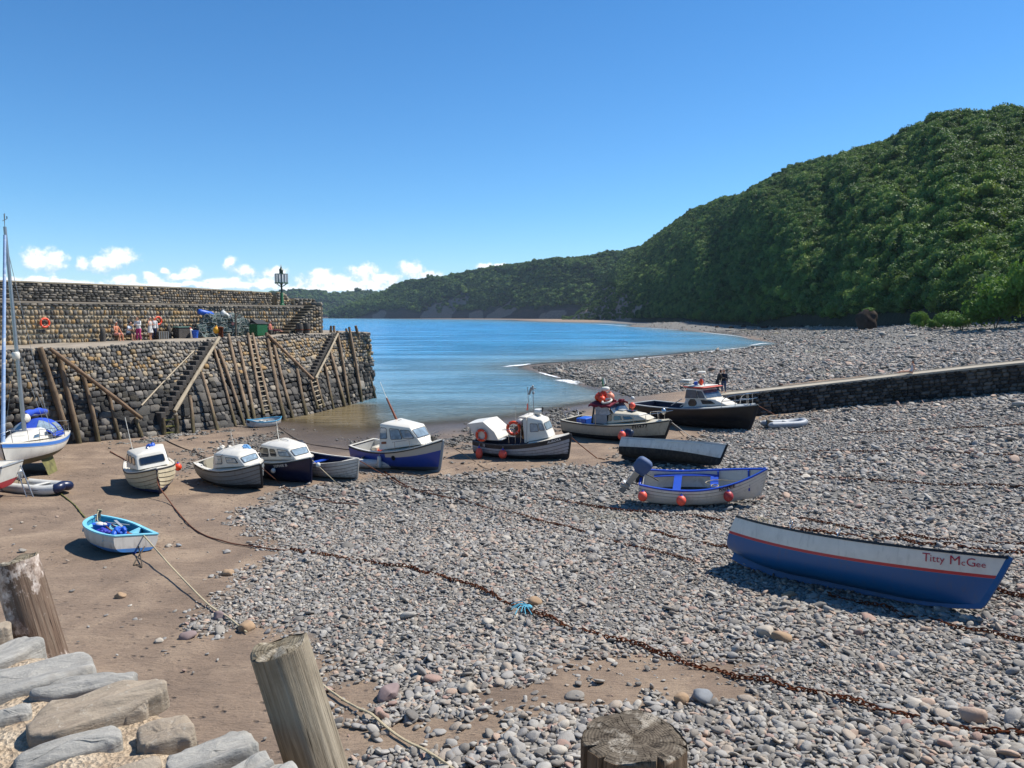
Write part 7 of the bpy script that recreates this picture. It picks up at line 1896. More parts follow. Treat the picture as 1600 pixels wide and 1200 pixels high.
# ------------------------------------------------------------------ far things
def far_at(px, d):
    a = math.atan2((px - 800) / FPX, CP + 105 / FPX * SP); x, y = d * math.sin(a), d * math.cos(a); return Vector((x, y, gz(x, y)))
ROCKD = pm('dark_cliff_rock', '3b332d', .95, .35, .25, .9, 1.2, spec=.1, dirt='5a4a3c', dirt_amt=.6, dirt_scale=.3)
p = far_at(1357, 262); k = p.y / FPX
v, f = ico(4, 77, (1.0, .9, 1.25), 5, .2, (.7, .95)); mb = MB(); mb.add(v * 18 * k, f); o = mb.build('sea_stack', ROCKD, None, 60); o.location = p + Vector((0, 0, 11 * k)); tag(o, 'dark upright rock with a green cap standing on the beach below the woods', 'rock')
V, F = crown(91, 7, 900, .16, .6); mb = MB(); mb.add(V * np.array([9, 9, 6]) * k + np.array([0, 0, 18 * k]), F); mb.build('green_cap', LEAFN, o, 0)
SHB = lambda nm, lab, px, py, w, hgt, seed, m_=None: bush(nm, lab, px, py, w, hgt, seed, m_)
def bush(nm, lab, px, py, w, hgt, seed, m_=None, cat='bush'):
    p = far_at(px, py); kk = math.hypot(p.x, p.y) / FPX * 1.05; r = np.random.default_rng(seed)
    t = thing(nm, lab, cat, tuple(p)); V, F = crown(seed, 9, 2600, .13, 1.0); mb = MB(); mb.add(V * np.array([w * kk / 1.9, w * kk / 1.9, hgt * kk / 1.35]) + np.array([0, 0, hgt * kk * .30]), F); mb.build('crown', m_ or LEAFN, t, 0)
    mb = MB(); hh = hgt * kk
    for q in range(4): a = q * 1.7; mb.tube([(0, 0, -.5), (math.cos(a) * w * kk * .1, math.sin(a) * w * kk * .1, hh * .4), (math.cos(a) * w * kk * .28, math.sin(a) * w * kk * .28, hh * .8)], [.12, .09, .03], 6)
    mb.build('trunk', W_PILE, t, 50); return t
bush('broad_tree', 'bright green broad tree at the edge of the beach on the right', 1556, 178, 80, 66, 301, None, 'tree')
bush('broad_tree', 'bright green tree cut by the right edge of the view', 1614, 172, 62, 74, 302, None, 'tree')
for i, (px, py, w, hh, lab) in enumerate(((1478, 195, 32, 24, 'small rounded bush left of the bright tree on the beach edge'), (1503, 184, 34, 20, 'low bush touching the bright tree'), (1460, 200, 20, 12, 'lowest bush at the left end of the row on the beach edge'), (1437, 212, 24, 20, 'darker bush below the woods, left of the row'))):
    bush('bush', lab, px, py, w, hh, 310 + i)
o = MB()
bl = [(1195, 513, 10), (1162, 511, 7), (1212, 516, 6), (1225, 510, 7), (1252, 512, 8), (1180, 516, 5), (1143, 513, 6), (1280, 509, 7), (1237, 517, 5), (1120, 512, 5), (1300, 508, 9), (1172, 506, 6), (1210, 505, 8), (1330, 507, 6)]
for i, (a, b_, s) in enumerate(bl):
    p = at(a, b_); s = s * p.y / FPX * .62; rock('boulder', 'dark boulder on the far beach below the wooded cliff', p + Vector((0, 0, s * .3)), s, 200 + i, ROCKD, i, 'boulders on the far beach', (1, .8, .6), 3, .2)
pz = at_d(569, 489, 3050); hs_ = thing('far_house', 'tiny white house low on the distant wooded shore', 'house', tuple(pz - Vector((0, 0, 6))))
MB().box((0, 0, 5), (17, 12, 9)).build('wall', WHITE, hs_, 0); MB().prism([(-9, -7, 9.5), (-9, 7, 9.5), (-9, 0, 14)], (0, 0, 0), (18, 0, 0)).build('roof', pm('slate', '5a5c60', .8), hs_, 0)
# surf: thin lines of broken water at the edge
m, N, L, P = newmat('white_water'); nn = noise(N, L, mapping(N, L, posn(N), (.8, .8, 1)), 2.6, 7, .75); ed = attr(N, 'edge').outputs['Fac']
P.inputs['Base Color'].default_value = (.85, .88, .9, 1); P.inputs['Roughness'].default_value = .9
L.new(sstep(N, L, mth(N, L, 'MULTIPLY_ADD', ed, .55, mth(N, L, 'MULTIPLY', nn, .8)), .66, .92), P.inputs['Alpha']); FOAM = m
def surf(pts, w, seed=0):
    P = smoothline([at_z(a, b_, .02) for a, b_ in pts], 10); V = []; F = []; E = []
    for i, p in enumerate(P):
        t = (P[min(i + 1, len(P) - 1)] - P[max(i - 1, 0)]).normalized(); n_ = Vector((-t.y, t.x, 0)); q = math.sin(PI * i / (len(P) - 1)) ** .5
        ww = w * q * (.7 + .6 * vnoise(i * .35, seed)); 
        for k in range(5): c = (k - 2) / 2; V.append(p + n_ * ww * c + Vector((0, 0, .05 * (1 - c * c)))); E.append((1 - abs(c)) * q)
    for i in range(len(P) - 1):
        for k in range(4): F.append((i * 5 + k, i * 5 + k + 1, (i + 1) * 5 + k + 1, (i + 1) * 5 + k))
    return V, F, E
SV = MB(); SE = []
for pts, w in (([(780, 574.5), (800, 572), (820, 570), (833, 567.5)], 2.2), ([(868, 596), (885, 595), (905, 603)], 2.6), ([(888, 588), (905, 594), (912, 601)], 2.6), ([(835, 580), (860, 587), (880, 592)], .8), ([(1075, 517), (1105, 520), (1150, 525), (1180, 531)], 1.4), ([(1165, 541), (1190, 537), (1215, 536)], 1.8), ([(1000, 512), (1040, 514), (1070, 516)], 2), ([(910, 505), (960, 508), (1000, 511)], 3), ([(940, 566), (1000, 560), (1060, 555)], .9), ([(1060, 555), (1120, 548), (1180, 541)], 1.0)):
    V, F, E = surf(pts, w, len(SE)); SV.add(V, F); SE += E
o = SV.build('surf', FOAM, None, 0, fix=False); o['kind'] = 'stuff'; o.data.polygons.foreach_set('use_smooth', [True] * len(o.data.polygons)); arr_attr(o.data, 'edge', 'FLOAT', 'POINT', SE)
p = at_z(944, 603, .1); t = thing('marker_buoy', 'small white conical marker at the water edge', 'buoy', tuple(p)); MB().lathe([(.22, -.1), (.25, .1), (.06, .9), (.02, .95)], 12).build('cone', WHITE2, t, 40)
# ------------------------------------------------------------------ foreground: coping of the wall we stand on, and its posts
WZ = 6.62
fw = thing('coping_wall', 'near stone wall with long grey slabs set on edge in pale mortar', 'wall', (-2.0, 2.6, WZ))
F0 = Vector((-2.0, 2.6, WZ))
edge_px = [(-420, 880), (-150, 940), (60, 1000), (130, 1030), (200, 1066), (258, 1098), (330, 1150), (400, 1180), (470, 1232), (560, 1330)]
EP = [at_z(a, b_, WZ) for a, b_ in edge_px]
EP += [Vector((1.2, .6, WZ)), Vector((5, -.8, WZ))]
m, N, L, P = newmat('pebbly_mortar')
o_ = posn(N); g1 = noise(N, L, o_, 9, 6, .7); g2 = noise(N, L, o_, 38, 6, .75); g3 = noise(N, L, o_, 2.5, 4)
vo = N.new('ShaderNodeTexVoronoi'); vo.inputs['Scale'].default_value = 55; L.new(o_, vo.inputs['Vector'])
c = ramp(N, L, g1, [(.3, rgb('a8927a')), (.5, rgb('c9b59b')), (.7, rgb('d8c8b0'))])
c = mix(N, L, mth(N, L, 'MULTIPLY', sstep(N, L, g2, .5, .62), .55), c, rgb('8d7a66')); c = mix(N, L, mth(N, L, 'MULTIPLY', sstep(N, L, g3, .55, .7), .4), c, rgb('9c8f80'))
L.new(c, P.inputs['Base Color']); P.inputs['Roughness'].default_value = .95; P.inputs['Specular IOR Level'].default_value = .15
L.new(bump(N, L, mth(N, L, 'ADD', g1, mth(N, L, 'ADD', g2, mth(N, L, 'MULTIPLY', vo.outputs['Distance'], .8))), 1.0, .025), P.inputs['Normal']); MORT = m
mb = MB()
n_ = 26
rows = []
back_ = Vector((-1.2, -1.6, 0)).normalized()
EPs = smoothline(EP, 12)
for k in range(40):
    w = k * .05 if k < 36 else 1.8 + (k - 36) * 1.2
    row = []
    for i, p in enumerate(EPs):
        q = p + back_ * w; zz = WZ + (fbm(q.x * 5, q.y * 5, 4, 61) - .5) * .09 - (.10 * math.exp(-w / .06))
        row.append((q.x, q.y, float(zz)))
    rows.append(row)
face_rows = [[(p.x - back_.x * .25 * j, p.y - back_.y * .25 * j, WZ - .15 - 1.9 * j) for p in EPs] for j in (3, 2, 1, 0)]
mb.loft(face_rows + rows, False)
o = mb.build('mortar_bed', MORT, None, 40, fix=False); o.parent = fw; o.location = -F0
def slabmat(name, c0, c1, c2):
    m, N, L, P = newmat(name); o = objc(N)
    a = noise(N, L, mapping(N, L, o, (2.0, 7, 9)), 1.3, 8, .7, .5); b_ = noise(N, L, o, 30, 7, .75); d = noise(N, L, o, 4, 5, .6)
    c = ramp(N, L, a, [(.3, rgb(c0)), (.5, rgb(c1)), (.72, rgb(c2))])
    c = mix(N, L, mth(N, L, 'MULTIPLY', sstep(N, L, d, .5, .7), .5), c, rgb('7f766a')); c = mix(N, L, mth(N, L, 'MULTIPLY', sstep(N, L, b_, .56, .66), .4), c, rgb('b9b4a8'))
    L.new(c, P.inputs['Base Color']); P.inputs['Roughness'].default_value = .8; P.inputs['Specular IOR Level'].default_value = .25
    L.new(bump(N, L, mth(N, L, 'ADD', a, mth(N, L, 'MULTIPLY', b_, .35)), .9, .02), P.inputs['Normal']); return m
SL1 = slabmat('blue_grey_slab', '74736f', '96938c', 'b2aea5'); SL2 = slabmat('brown_slab', '75695c', '968978', 'aa9d8c')
def slab(pa, pb, w, hgt, mt, seed, tilt=0.0, lift=.0, label=None, rag=.10):
    a = at_z(*pa, WZ + .02); b_ = at_z(*pb, WZ + .02); d = b_ - a; l = d.length; ang = math.atan2(d.y, d.x); r = np.random.default_rng(seed); w *= 1.12
    n = 64; th = np.linspace(0, 2 * PI, n, endpoint=False); ph = r.uniform(0, 6, 8); e_ = r.uniform(.38, .55)
    sg = lambda q: np.sign(q) * np.abs(q) ** e_
    ox = l / 2 * sg(np.cos(th)) * (1 + .03 * np.sin(2 * th + ph[0])); oy = w / 2 * sg(np.sin(th)) * (1 + rag * .7 * np.sin(ox / l * 5 + ph[1]) + rag * .5 * np.sin(ox / l * 13 + ph[2])) + .05 * w * np.sin(ox / l * 4 + ph[3])
    oy = oy * (1 - .25 * (ox / l + .5) * math.sin(ph[4]))
    rings = []
    prof = [(-.10, 1.03), (-.03, 1.0), (-.012, .985), (-.004, .955), (0, .91), (.002, .82), (.003, .66), (.003, .5), (.002, .34), (.002, .18), (.002, .03)]
    for dz, f in prof:
        x = ox * (1 - (1 - f) * (w / l) * 1.6 if f > .5 else f) if f > .5 else ox * f; y = oy * f
        nz = fbm(x * 9 + seed * 3.1, y * 22 + 7, 5, seed) - .5; n2 = fbm(x * 40 + seed, y * 40, 3, seed + 5) - .5
        z = hgt * .5 + dz + (nz * .030 + n2 * .008) * (1 if dz > -.02 else .3) + .010 * np.sin(y / w * 9 + ph[5]) * (dz > -.02)
        hx = (fbm(th * 4 + seed, np.full(n, dz * 20), 4, seed + 9) - .5) * .018
        rings.append([(x[i] + hx[i] * math.cos(th[i]), y[i] + hx[i] * math.sin(th[i]), float(z[i])) for i in range(n)])
    mb = MB(); mb.loft(rings, True, False, True); o = mb.build('coping_slab', mt, fw, 50); o.location = (a + b_) / 2 - F0 + Vector((0, 0, lift + .022 - hgt * .5)); o.rotation_euler = (tilt, R(-2), ang)
    return o
slab((-60, 1050), (60, 1003), .18, .14, SL1, 1)
slab((-80, 1090), (146, 1042), .20, .16, SL1, 2)
slab((48, 1085), (214, 1062), .13, .13, SL1, 3, rag=.05)
slab((40, 1150), (264, 1086), .145, .17, SL2, 4, R(7), .035, rag=.2)
slab((18, 1196), (194, 1150), .12, .11, SL1, 5, rag=.06)
slab((215, 1160), (305, 1138), .14, .08, SL2, 6)
slab((262, 1205), (402, 1160), .14, .17, SL1, 7, rag=.05)
slab((-40, 1135), (48, 1112), .07, .08, SL1, 8)
slab((330, 1235), (424, 1192), .08, .08, SL1, 9)
slab((400, 1238), (465, 1206), .12, .1, SL1, 10)
slab((-80, 1190), (-5, 1168), .1, .1, SL2, 11)
slab((120, 1236), (250, 1196), .1, .08, SL2, 12)
slab((-60, 1000), (20, 985), .12, .1, SL2, 13)
slab((180, 1118), (232, 1105), .06, .05, SL2, 14)
# weathered posts
def grainmat(name, c0, c1, c2, bark=None, top0='8f8571', top1='5e5444', rings=True):
    m, N, L, P = newmat(name); o = objc(N); s = N.new('ShaderNodeSeparateXYZ'); L.new(o, s.inputs[0])
    g = noise(N, L, mapping(N, L, o, (38, 38, 1.5)), 1, 8, .72, .6); g2 = noise(N, L, mapping(N, L, o, (90, 90, 2.2)), 1, 5, .7, .2); bl = noise(N, L, o, 3.2, 6, .65)
    c = ramp(N, L, g, [(.28, rgb(c0)), (.5, rgb(c1)), (.72, rgb(c2))])
    c = mix(N, L, mth(N, L, 'MULTIPLY', sstep(N, L, bl, .46, .66), .45), c, rgb(c0))
    cr = sstep(N, L, g2, .62, .68); c = mix(N, L, mth(N, L, 'MULTIPLY', cr, .75), c, rgb('221c16'))
    if bark:
        bk = sstep(N, L, noise(N, L, mapping(N, L, o, (1, 1, .7), (3.1, 0, 0)), 4.2, 7, .7), .49, .53); c = mix(N, L, bk, c, ramp(N, L, noise(N, L, o, 24, 7, .7), [(.35, rgb('7a675a')), (.55, rgb(bark)), (.7, rgb('ded3c8'))]))
    rad = mth(N, L, 'SQRT', mth(N, L, 'ADD', mth(N, L, 'MULTIPLY', s.outputs[0], s.outputs[0]), mth(N, L, 'MULTIPLY', s.outputs[1], s.outputs[1])))
    wob = noise(N, L, o, 14, 4); ringv = mth(N, L, 'SINE', mth(N, L, 'MULTIPLY', mth(N, L, 'ADD', rad, mth(N, L, 'MULTIPLY', wob, .02)), 520.0))
    ang = mth(N, L, 'ARCTAN2', s.outputs[1], s.outputs[0]); cvx = N.new('ShaderNodeCombineXYZ'); L.new(ang, cvx.inputs[0]); L.new(mth(N, L, 'MULTIPLY', rad, 1.5), cvx.inputs[1])
    rc = noise(N, L, cvx.outputs[0], 11, 5, .7, .4); crk = sstep(N, L, rc, .56, .62)
    tc_ = mix(N, L, sstep(N, L, mth(N, L, 'ADD', mth(N, L, 'MULTIPLY', ringv, .06), noise(N, L, o, 22, 6, .7)), .3, .75), rgb(top1), rgb(top0)); tc_ = mix(N, L, mth(N, L, 'MULTIPLY', crk, .8), tc_, rgb('241e18')); tc_ = mix(N, L, mth(N, L, 'MULTIPLY', sstep(N, L, noise(N, L, o, 7, 6, .7), .52, .62), .5), tc_, rgb('b3aa9b'))
    isT = attr(N, 'is_top').outputs['Fac']; c = mix(N, L, isT, c, tc_)
    L.new(c, P.inputs['Base Color']); P.inputs['Roughness'].default_value = .9; P.inputs['Specular IOR Level'].default_value = .15
    hb = mix(N, L, isT, mth(N, L, 'SUBTRACT', mth(N, L, 'ADD', g, mth(N, L, 'MULTIPLY', bl, .4)), mth(N, L, 'MULTIPLY', cr, .8)), mth(N, L, 'SUBTRACT', mth(N, L, 'MULTIPLY', ringv, .05), mth(N, L, 'MULTIPLY', crk, .9)))
    L.new(bump(N, L, hb, .9, .012), P.inputs['Normal']); return m
def cpt(px, py, zc): return Vector((0, 0, CZ)) + Vector(((px - 800) / FPX * zc, (600 - py) / FPX * zc * SP + zc * CP, (600 - py) / FPX * zc * CP - zc * SP))
def bigpost(lab, top, low, r0, r1, mt, seed, notch=(), nseg=72, uneven=.012):
    a = Vector(top); d = (Vector(low) - a).normalized(); g_ = gz((a + d * 5).x, (a + d * 5).y); Ln = (a.z - (g_ - .4)) / max(-d.z, .2)
    q = (-d).to_track_quat('Z', 'X'); r = np.random.default_rng(seed); ph = r.uniform(0, 6, 8); mb = MB(); top_flag = []
    def rad(th, z):
        k = 1 + .02 * math.sin(3 * th + ph[0]) + .015 * math.sin(7 * th + ph[1] + z) + .008 * math.sin(19 * th + ph[2])
        for n0, wd, dp in notch:
            dd = (th - n0 + PI) % (2 * PI) - PI; k -= dp * max(0, 1 - abs(dd) / wd) * max(0, 1 - max(0, -z) / .8)
        return k
    zs = [-Ln, -Ln * .7, -Ln * .4, -Ln * .2, -1.0, -.6, -.35, -.2, -.1, -.05, -.02, -.006]
    rings = [[((r1 + (r0 - r1) * (1 + z / Ln)) * rad(t, z) * math.cos(t), (r1 + (r0 - r1) * (1 + z / Ln)) * rad(t, z) * math.sin(t), z) for t in np.linspace(0, 2 * PI, nseg, endpoint=False)] for z in zs]
    nb = len(zs) * nseg
    for f in (.985, .94, .8, .6, .4, .2, .04):
        rings.append([(r0 * rad(t, 0) * f * math.cos(t), r0 * rad(t, 0) * f * math.sin(t), uneven * (math.sin(2 * t + ph[3]) * f + .5 * math.sin(5 * t + ph[4]) * f + .4 * math.sin(f * 20 + t * 3)) + (.0 if f < .97 else -.003)) for t in np.linspace(0, 2 * PI, nseg, endpoint=False)])
    mb.loft(rings, True, True, True); o = mb.build('timber_post', mt, None, 40); o.location = a; o.rotation_mode = 'QUATERNION'; o.rotation_quaternion = q
    arr_attr(o.data, 'is_top', 'FLOAT', 'POINT', [0.] * nb + [1.] * (len(mb.v) - nb)); return tag(o, lab, 'post', 'timber posts against the near wall')
GW = grainmat('bleached_post', '5b5043', '8a7f6d', 'a89d8a')
bigpost('bleached grey leaning post with a sawn sloping top and long cracks', cpt(436, 1010, 3.0), cpt(496, 1200, 3.04), .113, .108, GW, 5, [(4.0, .05, .12), (5.2, .05, .14), (.8, .04, .1)])
bigpost('brown leaning post with flaking whitish bark at the left edge', cpt(22, 876, 4.0), cpt(66, 1020, 4.02), .108, .125, grainmat('barked_post', '483a30', '6e5b4d', '887868', 'b5a598'), 9, [(2.0, .05, .08)])
bigpost('short thick sawn stump with radial cracks and a notch, at the lower edge', cpt(990, 1152, 2.85), cpt(990, 1152, 2.85) - Vector((0, .02, 1)), .192, .205, grainmat('sawn_stump', '4a3a2d', '6d5a48', '87735e', None, '6f6557', '40382f'), 13, [(5.05, .07, .30), (5.5, .04, .14), (1.3, .03, .1), (3.3, .03, .08), (.35, .06, .2), (4.3, .03, .1), (2.5, .03, .07)], 120, .010)
# ------------------------------------------------------------------ people
SKIN = pm('skin', 'c08a6c', .55, .08, 6, .05, 20); SKIN2 = pm('sunburnt_skin', 'c27a58', .55, .1, 6, .05, 20)
HAIRD = pm('dark_hair', '241b16', .6, .2, 20, .3, 40); HAIRG = pm('grey_hair', '9a948c', .6, .2, 20, .3, 40)
def cloth(n, c): return pm(n, c, .85, .12, 5, .3, 14)
def voxel(o, v=.014):
    m = o.modifiers.new('skin', 'REMESH'); m.mode = 'VOXEL'; m.voxel_size = v; m.use_smooth_shade = True
    s = o.modifiers.new('soft', 'SMOOTH'); s.factor = .5; s.iterations = 2
def person(lab, loc, rz, pose='stand', shirt=None, legs=None, dress=None, hair=HAIRD, skin=SKIN, hat=None, seat=.45, lean=0.0, arm='down', hgt=1.0, sleeves=True, shorts=False):
    t = thing('person', lab, 'person', tuple(loc), rz); V = Vector
    if pose == 'stand':
        hip = V((0, 0, .93)); kn = [V((s * .11, .03, .50)) for s in (-1, 1)]; an = [V((s * .12, -.02 + .06 * s, .09)) for s in (-1, 1)]; ch = V((0, lean * .25, 1.32))
    else:
        hip = V((0, 0, seat + .1)); kn = [V((s * .15, .43, seat + .08)) for s in (-1, 1)]; an = [V((s * .14, .46, .09)) for s in (-1, 1)]; ch = V((0, lean * .3, seat + .50))
        if pose == 'legs_out': kn = [V((s * .12, .45, .14)) for s in (-1, 1)]; an = [V((s * .1, .88, .09)) for s in (-1, 1)]; hip = V((0, 0, .12)); ch = V((0, -.1, .52))
    hp = [hip + V((s * .1, 0, -.02)) for s in (-1, 1)]; sh = [ch + V((s * .19, 0, .12)) for s in (-1, 1)]
    if arm == 'down': el = [x + V((s * .06, -.02, -.29)) for s, x in zip((-1, 1), sh)]; wr = [x + V((s * .01, .1, -.24)) for s, x in zip((-1, 1), el)]
    elif arm == 'front': el = [x + V((s * .06, .10, -.27)) for s, x in zip((-1, 1), sh)]; wr = [x + V((-s * .10, .22, .02)) for s, x in zip((-1, 1), el)]
    elif arm == 'knees': el = [x + V((s * .07, .12, -.26)) for s, x in zip((-1, 1), sh)]; wr = [k_ + V((0, -.06, .07)) for k_ in kn]
    hd_ = ch + V((0, .03 + lean * .12, .37))
    mb = MB()
    mb.loft([[ (c.x + a * math.cos(q), c.y + b_ * math.sin(q), c.z) for q in [2 * PI * i / 14 for i in range(14)]] for c, a, b_ in ((hip + V((0, 0, -.08)), .12, .10), (hip, .165, .115), (hip.lerp(ch, .4), .14, .10), (ch, .175, .115), (ch + V((0, 0, .1)), .17, .10), (ch + V((0, 0, .17)), .09, .07), (ch + V((0, .01, .2)), .055, .055), (ch + V((0, .02, .28)), .05, .052))], True, True, True)
    for i, s in enumerate((-1, 1)):
        mb.tube([hp[i], hp[i].lerp(kn[i], .5), kn[i], kn[i].lerp(an[i], .35), an[i]], [.09, .077, .056, .058, .036], 10)
        mb.tube([an[i] + V((0, -.05, -.04)), an[i] + V((0, .03, -.045)), an[i] + V((s * .01, .15, -.06))], [.04, .043, .03], 8)
        mb.tube([ch + V((s * .12, 0, .13)), sh[i], sh[i].lerp(el[i], .5), el[i], wr[i]], [.06, .058, .047, .038, .026], 9)
        d = (wr[i] - el[i]).normalized(); sd = d.cross(V((0, 1, 0) if abs(d.y) < .8 else V((0, 0, 1)))).normalized(); pl = wr[i] + d * .07
        mb.tube([wr[i], wr[i] + d * .05, pl + d * .015], [.026, .036, .03], 8)
        for k in range(4): f0 = pl + sd * (.027 - .018 * k); l = (.065, .075, .07, .055)[k]; mb.tube([f0, f0 + d * l * .55, f0 + d * l * .9 + V((0, .015, -.012))], [.0105, .0095, .0085], 6)
        mb.tube([wr[i] + d * .03 + sd * .03, wr[i] + d * .055 + sd * .055, wr[i] + d * .085 + sd * .06], [.013, .011, .009], 6)
    mb.ell(hd_, (.075, .092, .115), 14, 10); mb.ell(hd_ + V((0, .03, -.07)), (.055, .065, .06), 10, 7); mb.tube([hd_ + V((0, .09, .02)), hd_ + V((0, .115, -.025))], [.012, .018], 6)
    for s in (-1, 1): mb.ell(hd_ + V((s * .078, -.005, -.01)), (.014, .025, .035), 8, 6)
    o = mb.build('body', skin, t, 60); voxel(o)
    fb = MB()
    for s in (-1, 1): fb.ell(hd_ + V((s * .032, .087, .01)), (.013, .008, .008), 8, 6)
    fb.box(hd_ + V((0, .09, -.062)), (.045, .012, .01)); fb.build('eyes_and_mouth', HAIRD, t, 60)
    hb = MB(); hb.ell(hd_ + V((0, -.022, .03)), (.086, .093, .105), 14, 9); hb.ell(hd_ + V((0, -.06, -.03)), (.075, .05, .09), 10, 7)
    if hat: hb = MB(); hb.ell(hd_ + V((0, -.005, .075)), (.09, .105, .06), 14, 8); hb.lathe([(.10, 0), (.16, .0), (.16, .01), (.1, .02)], 18, hd_ + V((0, .01, .055)))
    hb.build('hat' if hat else 'hair', hat or hair, t, 60)
    g = .016
    if shirt:
        mb = MB(); mb.loft([[(c.x + a * math.cos(q), c.y + b_ * math.sin(q), c.z) for q in [2 * PI * i / 16 for i in range(16)]] for c, a, b_ in ((hip + V((0, 0, -.02)), .185, .135), (hip.lerp(ch, .4), .165, .12), (ch, .195, .132), (ch + V((0, 0, .1)), .19, .115), (ch + V((0, 0, .17)), .105, .085))], True, True, True)
        for i in (0, 1): e_ = sh[i].lerp(el[i], .6) if not sleeves else wr[i]; mb.tube([sh[i] * .7 + ch * .3 + V((0, 0, .03)), sh[i], sh[i].lerp(el[i], .5), el[i], wr[i]] if sleeves else [sh[i] * .7 + ch * .3 + V((0, 0, .03)), sh[i], e_], ([.075, .074, .064, .054, .044] if sleeves else [.075, .074, .066]), 10)
        voxel(mb.build('shirt', shirt, t, 60), .02)
    if legs:
        mb = MB(); mb.ell(hip + V((0, 0, -.03)), (.18, .135, .12), 14, 9)
        for i in (0, 1): mb.tube([hp[i], hp[i].lerp(kn[i], .5), kn[i]] + ([] if shorts else [an[i] + V((0, 0, .03))]), [.108, .093, .078] + ([] if shorts else [.058]), 10)
        voxel(mb.build('trousers', legs, t, 60), .02)
    if dress:
        mb = MB(); k_ = hip.lerp((kn[0] + kn[1]) / 2, .8); mb.loft([[(c.x + a * math.cos(q), c.y + b_ * math.sin(q), c.z) for q in [2 * PI * i / 16 for i in range(16)]] for c, a, b_ in ((k_, .27, .2), (hip, .2, .15), (hip.lerp(ch, .4), .165, .125), (ch, .19, .13), (ch + V((0, 0, .14)), .14, .09))], True, True, True); voxel(mb.build('dress', dress, t, 60), .02)
    return t
def dk(px, py, z=None):
    """a spot on the quay walkway"""
    z = z or 6.35
    q = at_z(px, py, z)
    return q
QF = R(-50)                                  # people on the quay face the harbour
bn = thing('bench', 'low dark bench against the tan wall where people sit', 'bench', tuple(dk(205, 533)))
tp = t_at(207); d_, n_ = tdir(tp); MQ = Matrix((d_, n_, (0, 0, 1))).transposed(); fr = math.atan2(n_[1], n_[0]) - PI / 2
z0 = 6.36
bn.location = tuple(tpt(tp, z0, .45)); bn.rotation_euler = (0, 0, math.atan2(d_[1], d_[0]))
MB().box((0, 0, .42), (3.6, .4, .06), ch=.01).build('seat', W_OLD, bn, 40)
for x in (-1.6, 0, 1.6): MB().box((x, 0, .2), (.12, .36, .38), ch=.01).build('leg', W_OLD, bn, 40)
def qs(px, off): s = t_at(px, off, 6.5); return Vector(tpt(s, z0, off)), s
def onq(lab, px, off, pose, turn=0, **k):
    p, s = qs(px, off); d, n = tdir(s); return person(lab, p, math.atan2(n[1], n[0]) - PI / 2 + turn, pose, **k)
onq('bare-chested person sitting on the quay bench in pink shorts, knees apart', 182, .55, 'sit', R(10), legs=cloth('pink_cloth', 'c58a80'), skin=SKIN2, hair=HAIRG, shorts=True, arm='knees')
onq('person in a pale shirt on the quay bench, bent over their lap', 200, .55, 'sit', R(20), shirt=cloth('pale_blue_cloth', 'b8c2cc'), legs=cloth('dark_shorts', '3a3f4a'), lean=.5, arm='front', shorts=True, sleeves=False)
onq('person in a white jacket and bright pink trousers standing on the quay', 217, 1.0, 'stand', R(-70), shirt=cloth('white_cloth', 'cfcdca'), legs=cloth('magenta_cloth', 'b83a72'), arm='front', lean=.2)
onq('person in a grey and white patterned dress standing near the quay lifebuoy', 235, 1.0, 'stand', R(20), dress=cloth('patterned_cloth', 'b9b7b4'), hair=HAIRG, arm='front')
onq('person in a white top and dark blue trousers behind the one in the patterned dress', 241, .7, 'stand', R(-30), shirt=cloth('white_cloth', 'cfcdca'), legs=cloth('denim', '26324f'), hair=HAIRG)
def wall_buoy(lab, px, z, off=.2):
    s = t_at(px, off, z); d, n = tdir(s); M = Matrix((d, (0, 0, 1), -np.array(n) * -1)).transposed(); lifebuoy(lab, tpt(s, z, off), Matrix((tuple(d), (0, 0, 1), tuple(-n))).transposed(), .29)
wall_buoy('orange lifebuoy hanging on the tan wall at the left', 70, 7.75); wall_buoy('orange lifebuoy hanging behind the people on the quay', 247, 7.85, .25)
def quay_thing(name, lab, cat, px, off, z=None, group=None):
    p, s = qs(px, off); d, n = tdir(s); 
    zq = 6.28 + (6.66 - 6.28) * min(max((s - 5) / (TL - 5), 0), 1); p.z = z or zq
    t = thing(name, lab, cat, tuple(p), math.atan2(d[1], d[0]), group); return t
for px, lab in ((161, 'short stone post at the foot of the tan wall, left of the bench'), (264, 'short stone post at the foot of the tan wall, right of the lifebuoy')):
    t = quay_thing('stone_post', lab, 'post', px, .5); MB().lathe([(.2, 0), (.19, .5), (.17, .9), (.1, .98)], 9).build('shaft', STEPM, t, 40)
t = quay_thing('iron_bollard', 'rust brown iron bollard on the quay edge by the large stairs', 'bollard', 345, 3.6); MB().lathe([(.2, 0), (.2, .7), (.24, .75), (.24, .85), (.1, .9)], 14).build('post', RUST, t, 50)
t = quay_thing('yellow_buoy', 'yellow ball buoy hanging beside the iron bollard', 'buoy', 338.5, 3.4); MB().ell((0, 0, .62), (.26, .26, .28), 14, 10).build('ball', YELL, t, 60); MB().lathe([(.08, .86), (.05, 1.0)], 8).build('neck', YELL, t, 60)
t = quay_thing('blue_bucket', 'blue plastic bucket at the left end of the lobster pots', 'bucket', 305, 1.6); MB().lathe([(.2, 0), (.27, .6), (.3, .61), (.26, .62), (.2, .1)], 18).build('tub', BLUEF, t, 50)
t = quay_thing('stone_trough', 'low box with a greenish lid near the blue bucket', 'box', 284, .9); MB().box((0, 0, .42), (1.1, .7, .84), ch=.03).build('body', STEPM, t, 40); MB().box((0, 0, .88), (1.2, .8, .08), ch=.02).build('lid', pm('green_lid', '56756c', .6, .2), t, 40)
t = quay_thing('wire_crate', 'dark wire crate beside the standing people', 'crate', 252, .8); MB().box((0, 0, .3), (.95, .6, .6), ch=.03).build('body', INTD, t, 40)
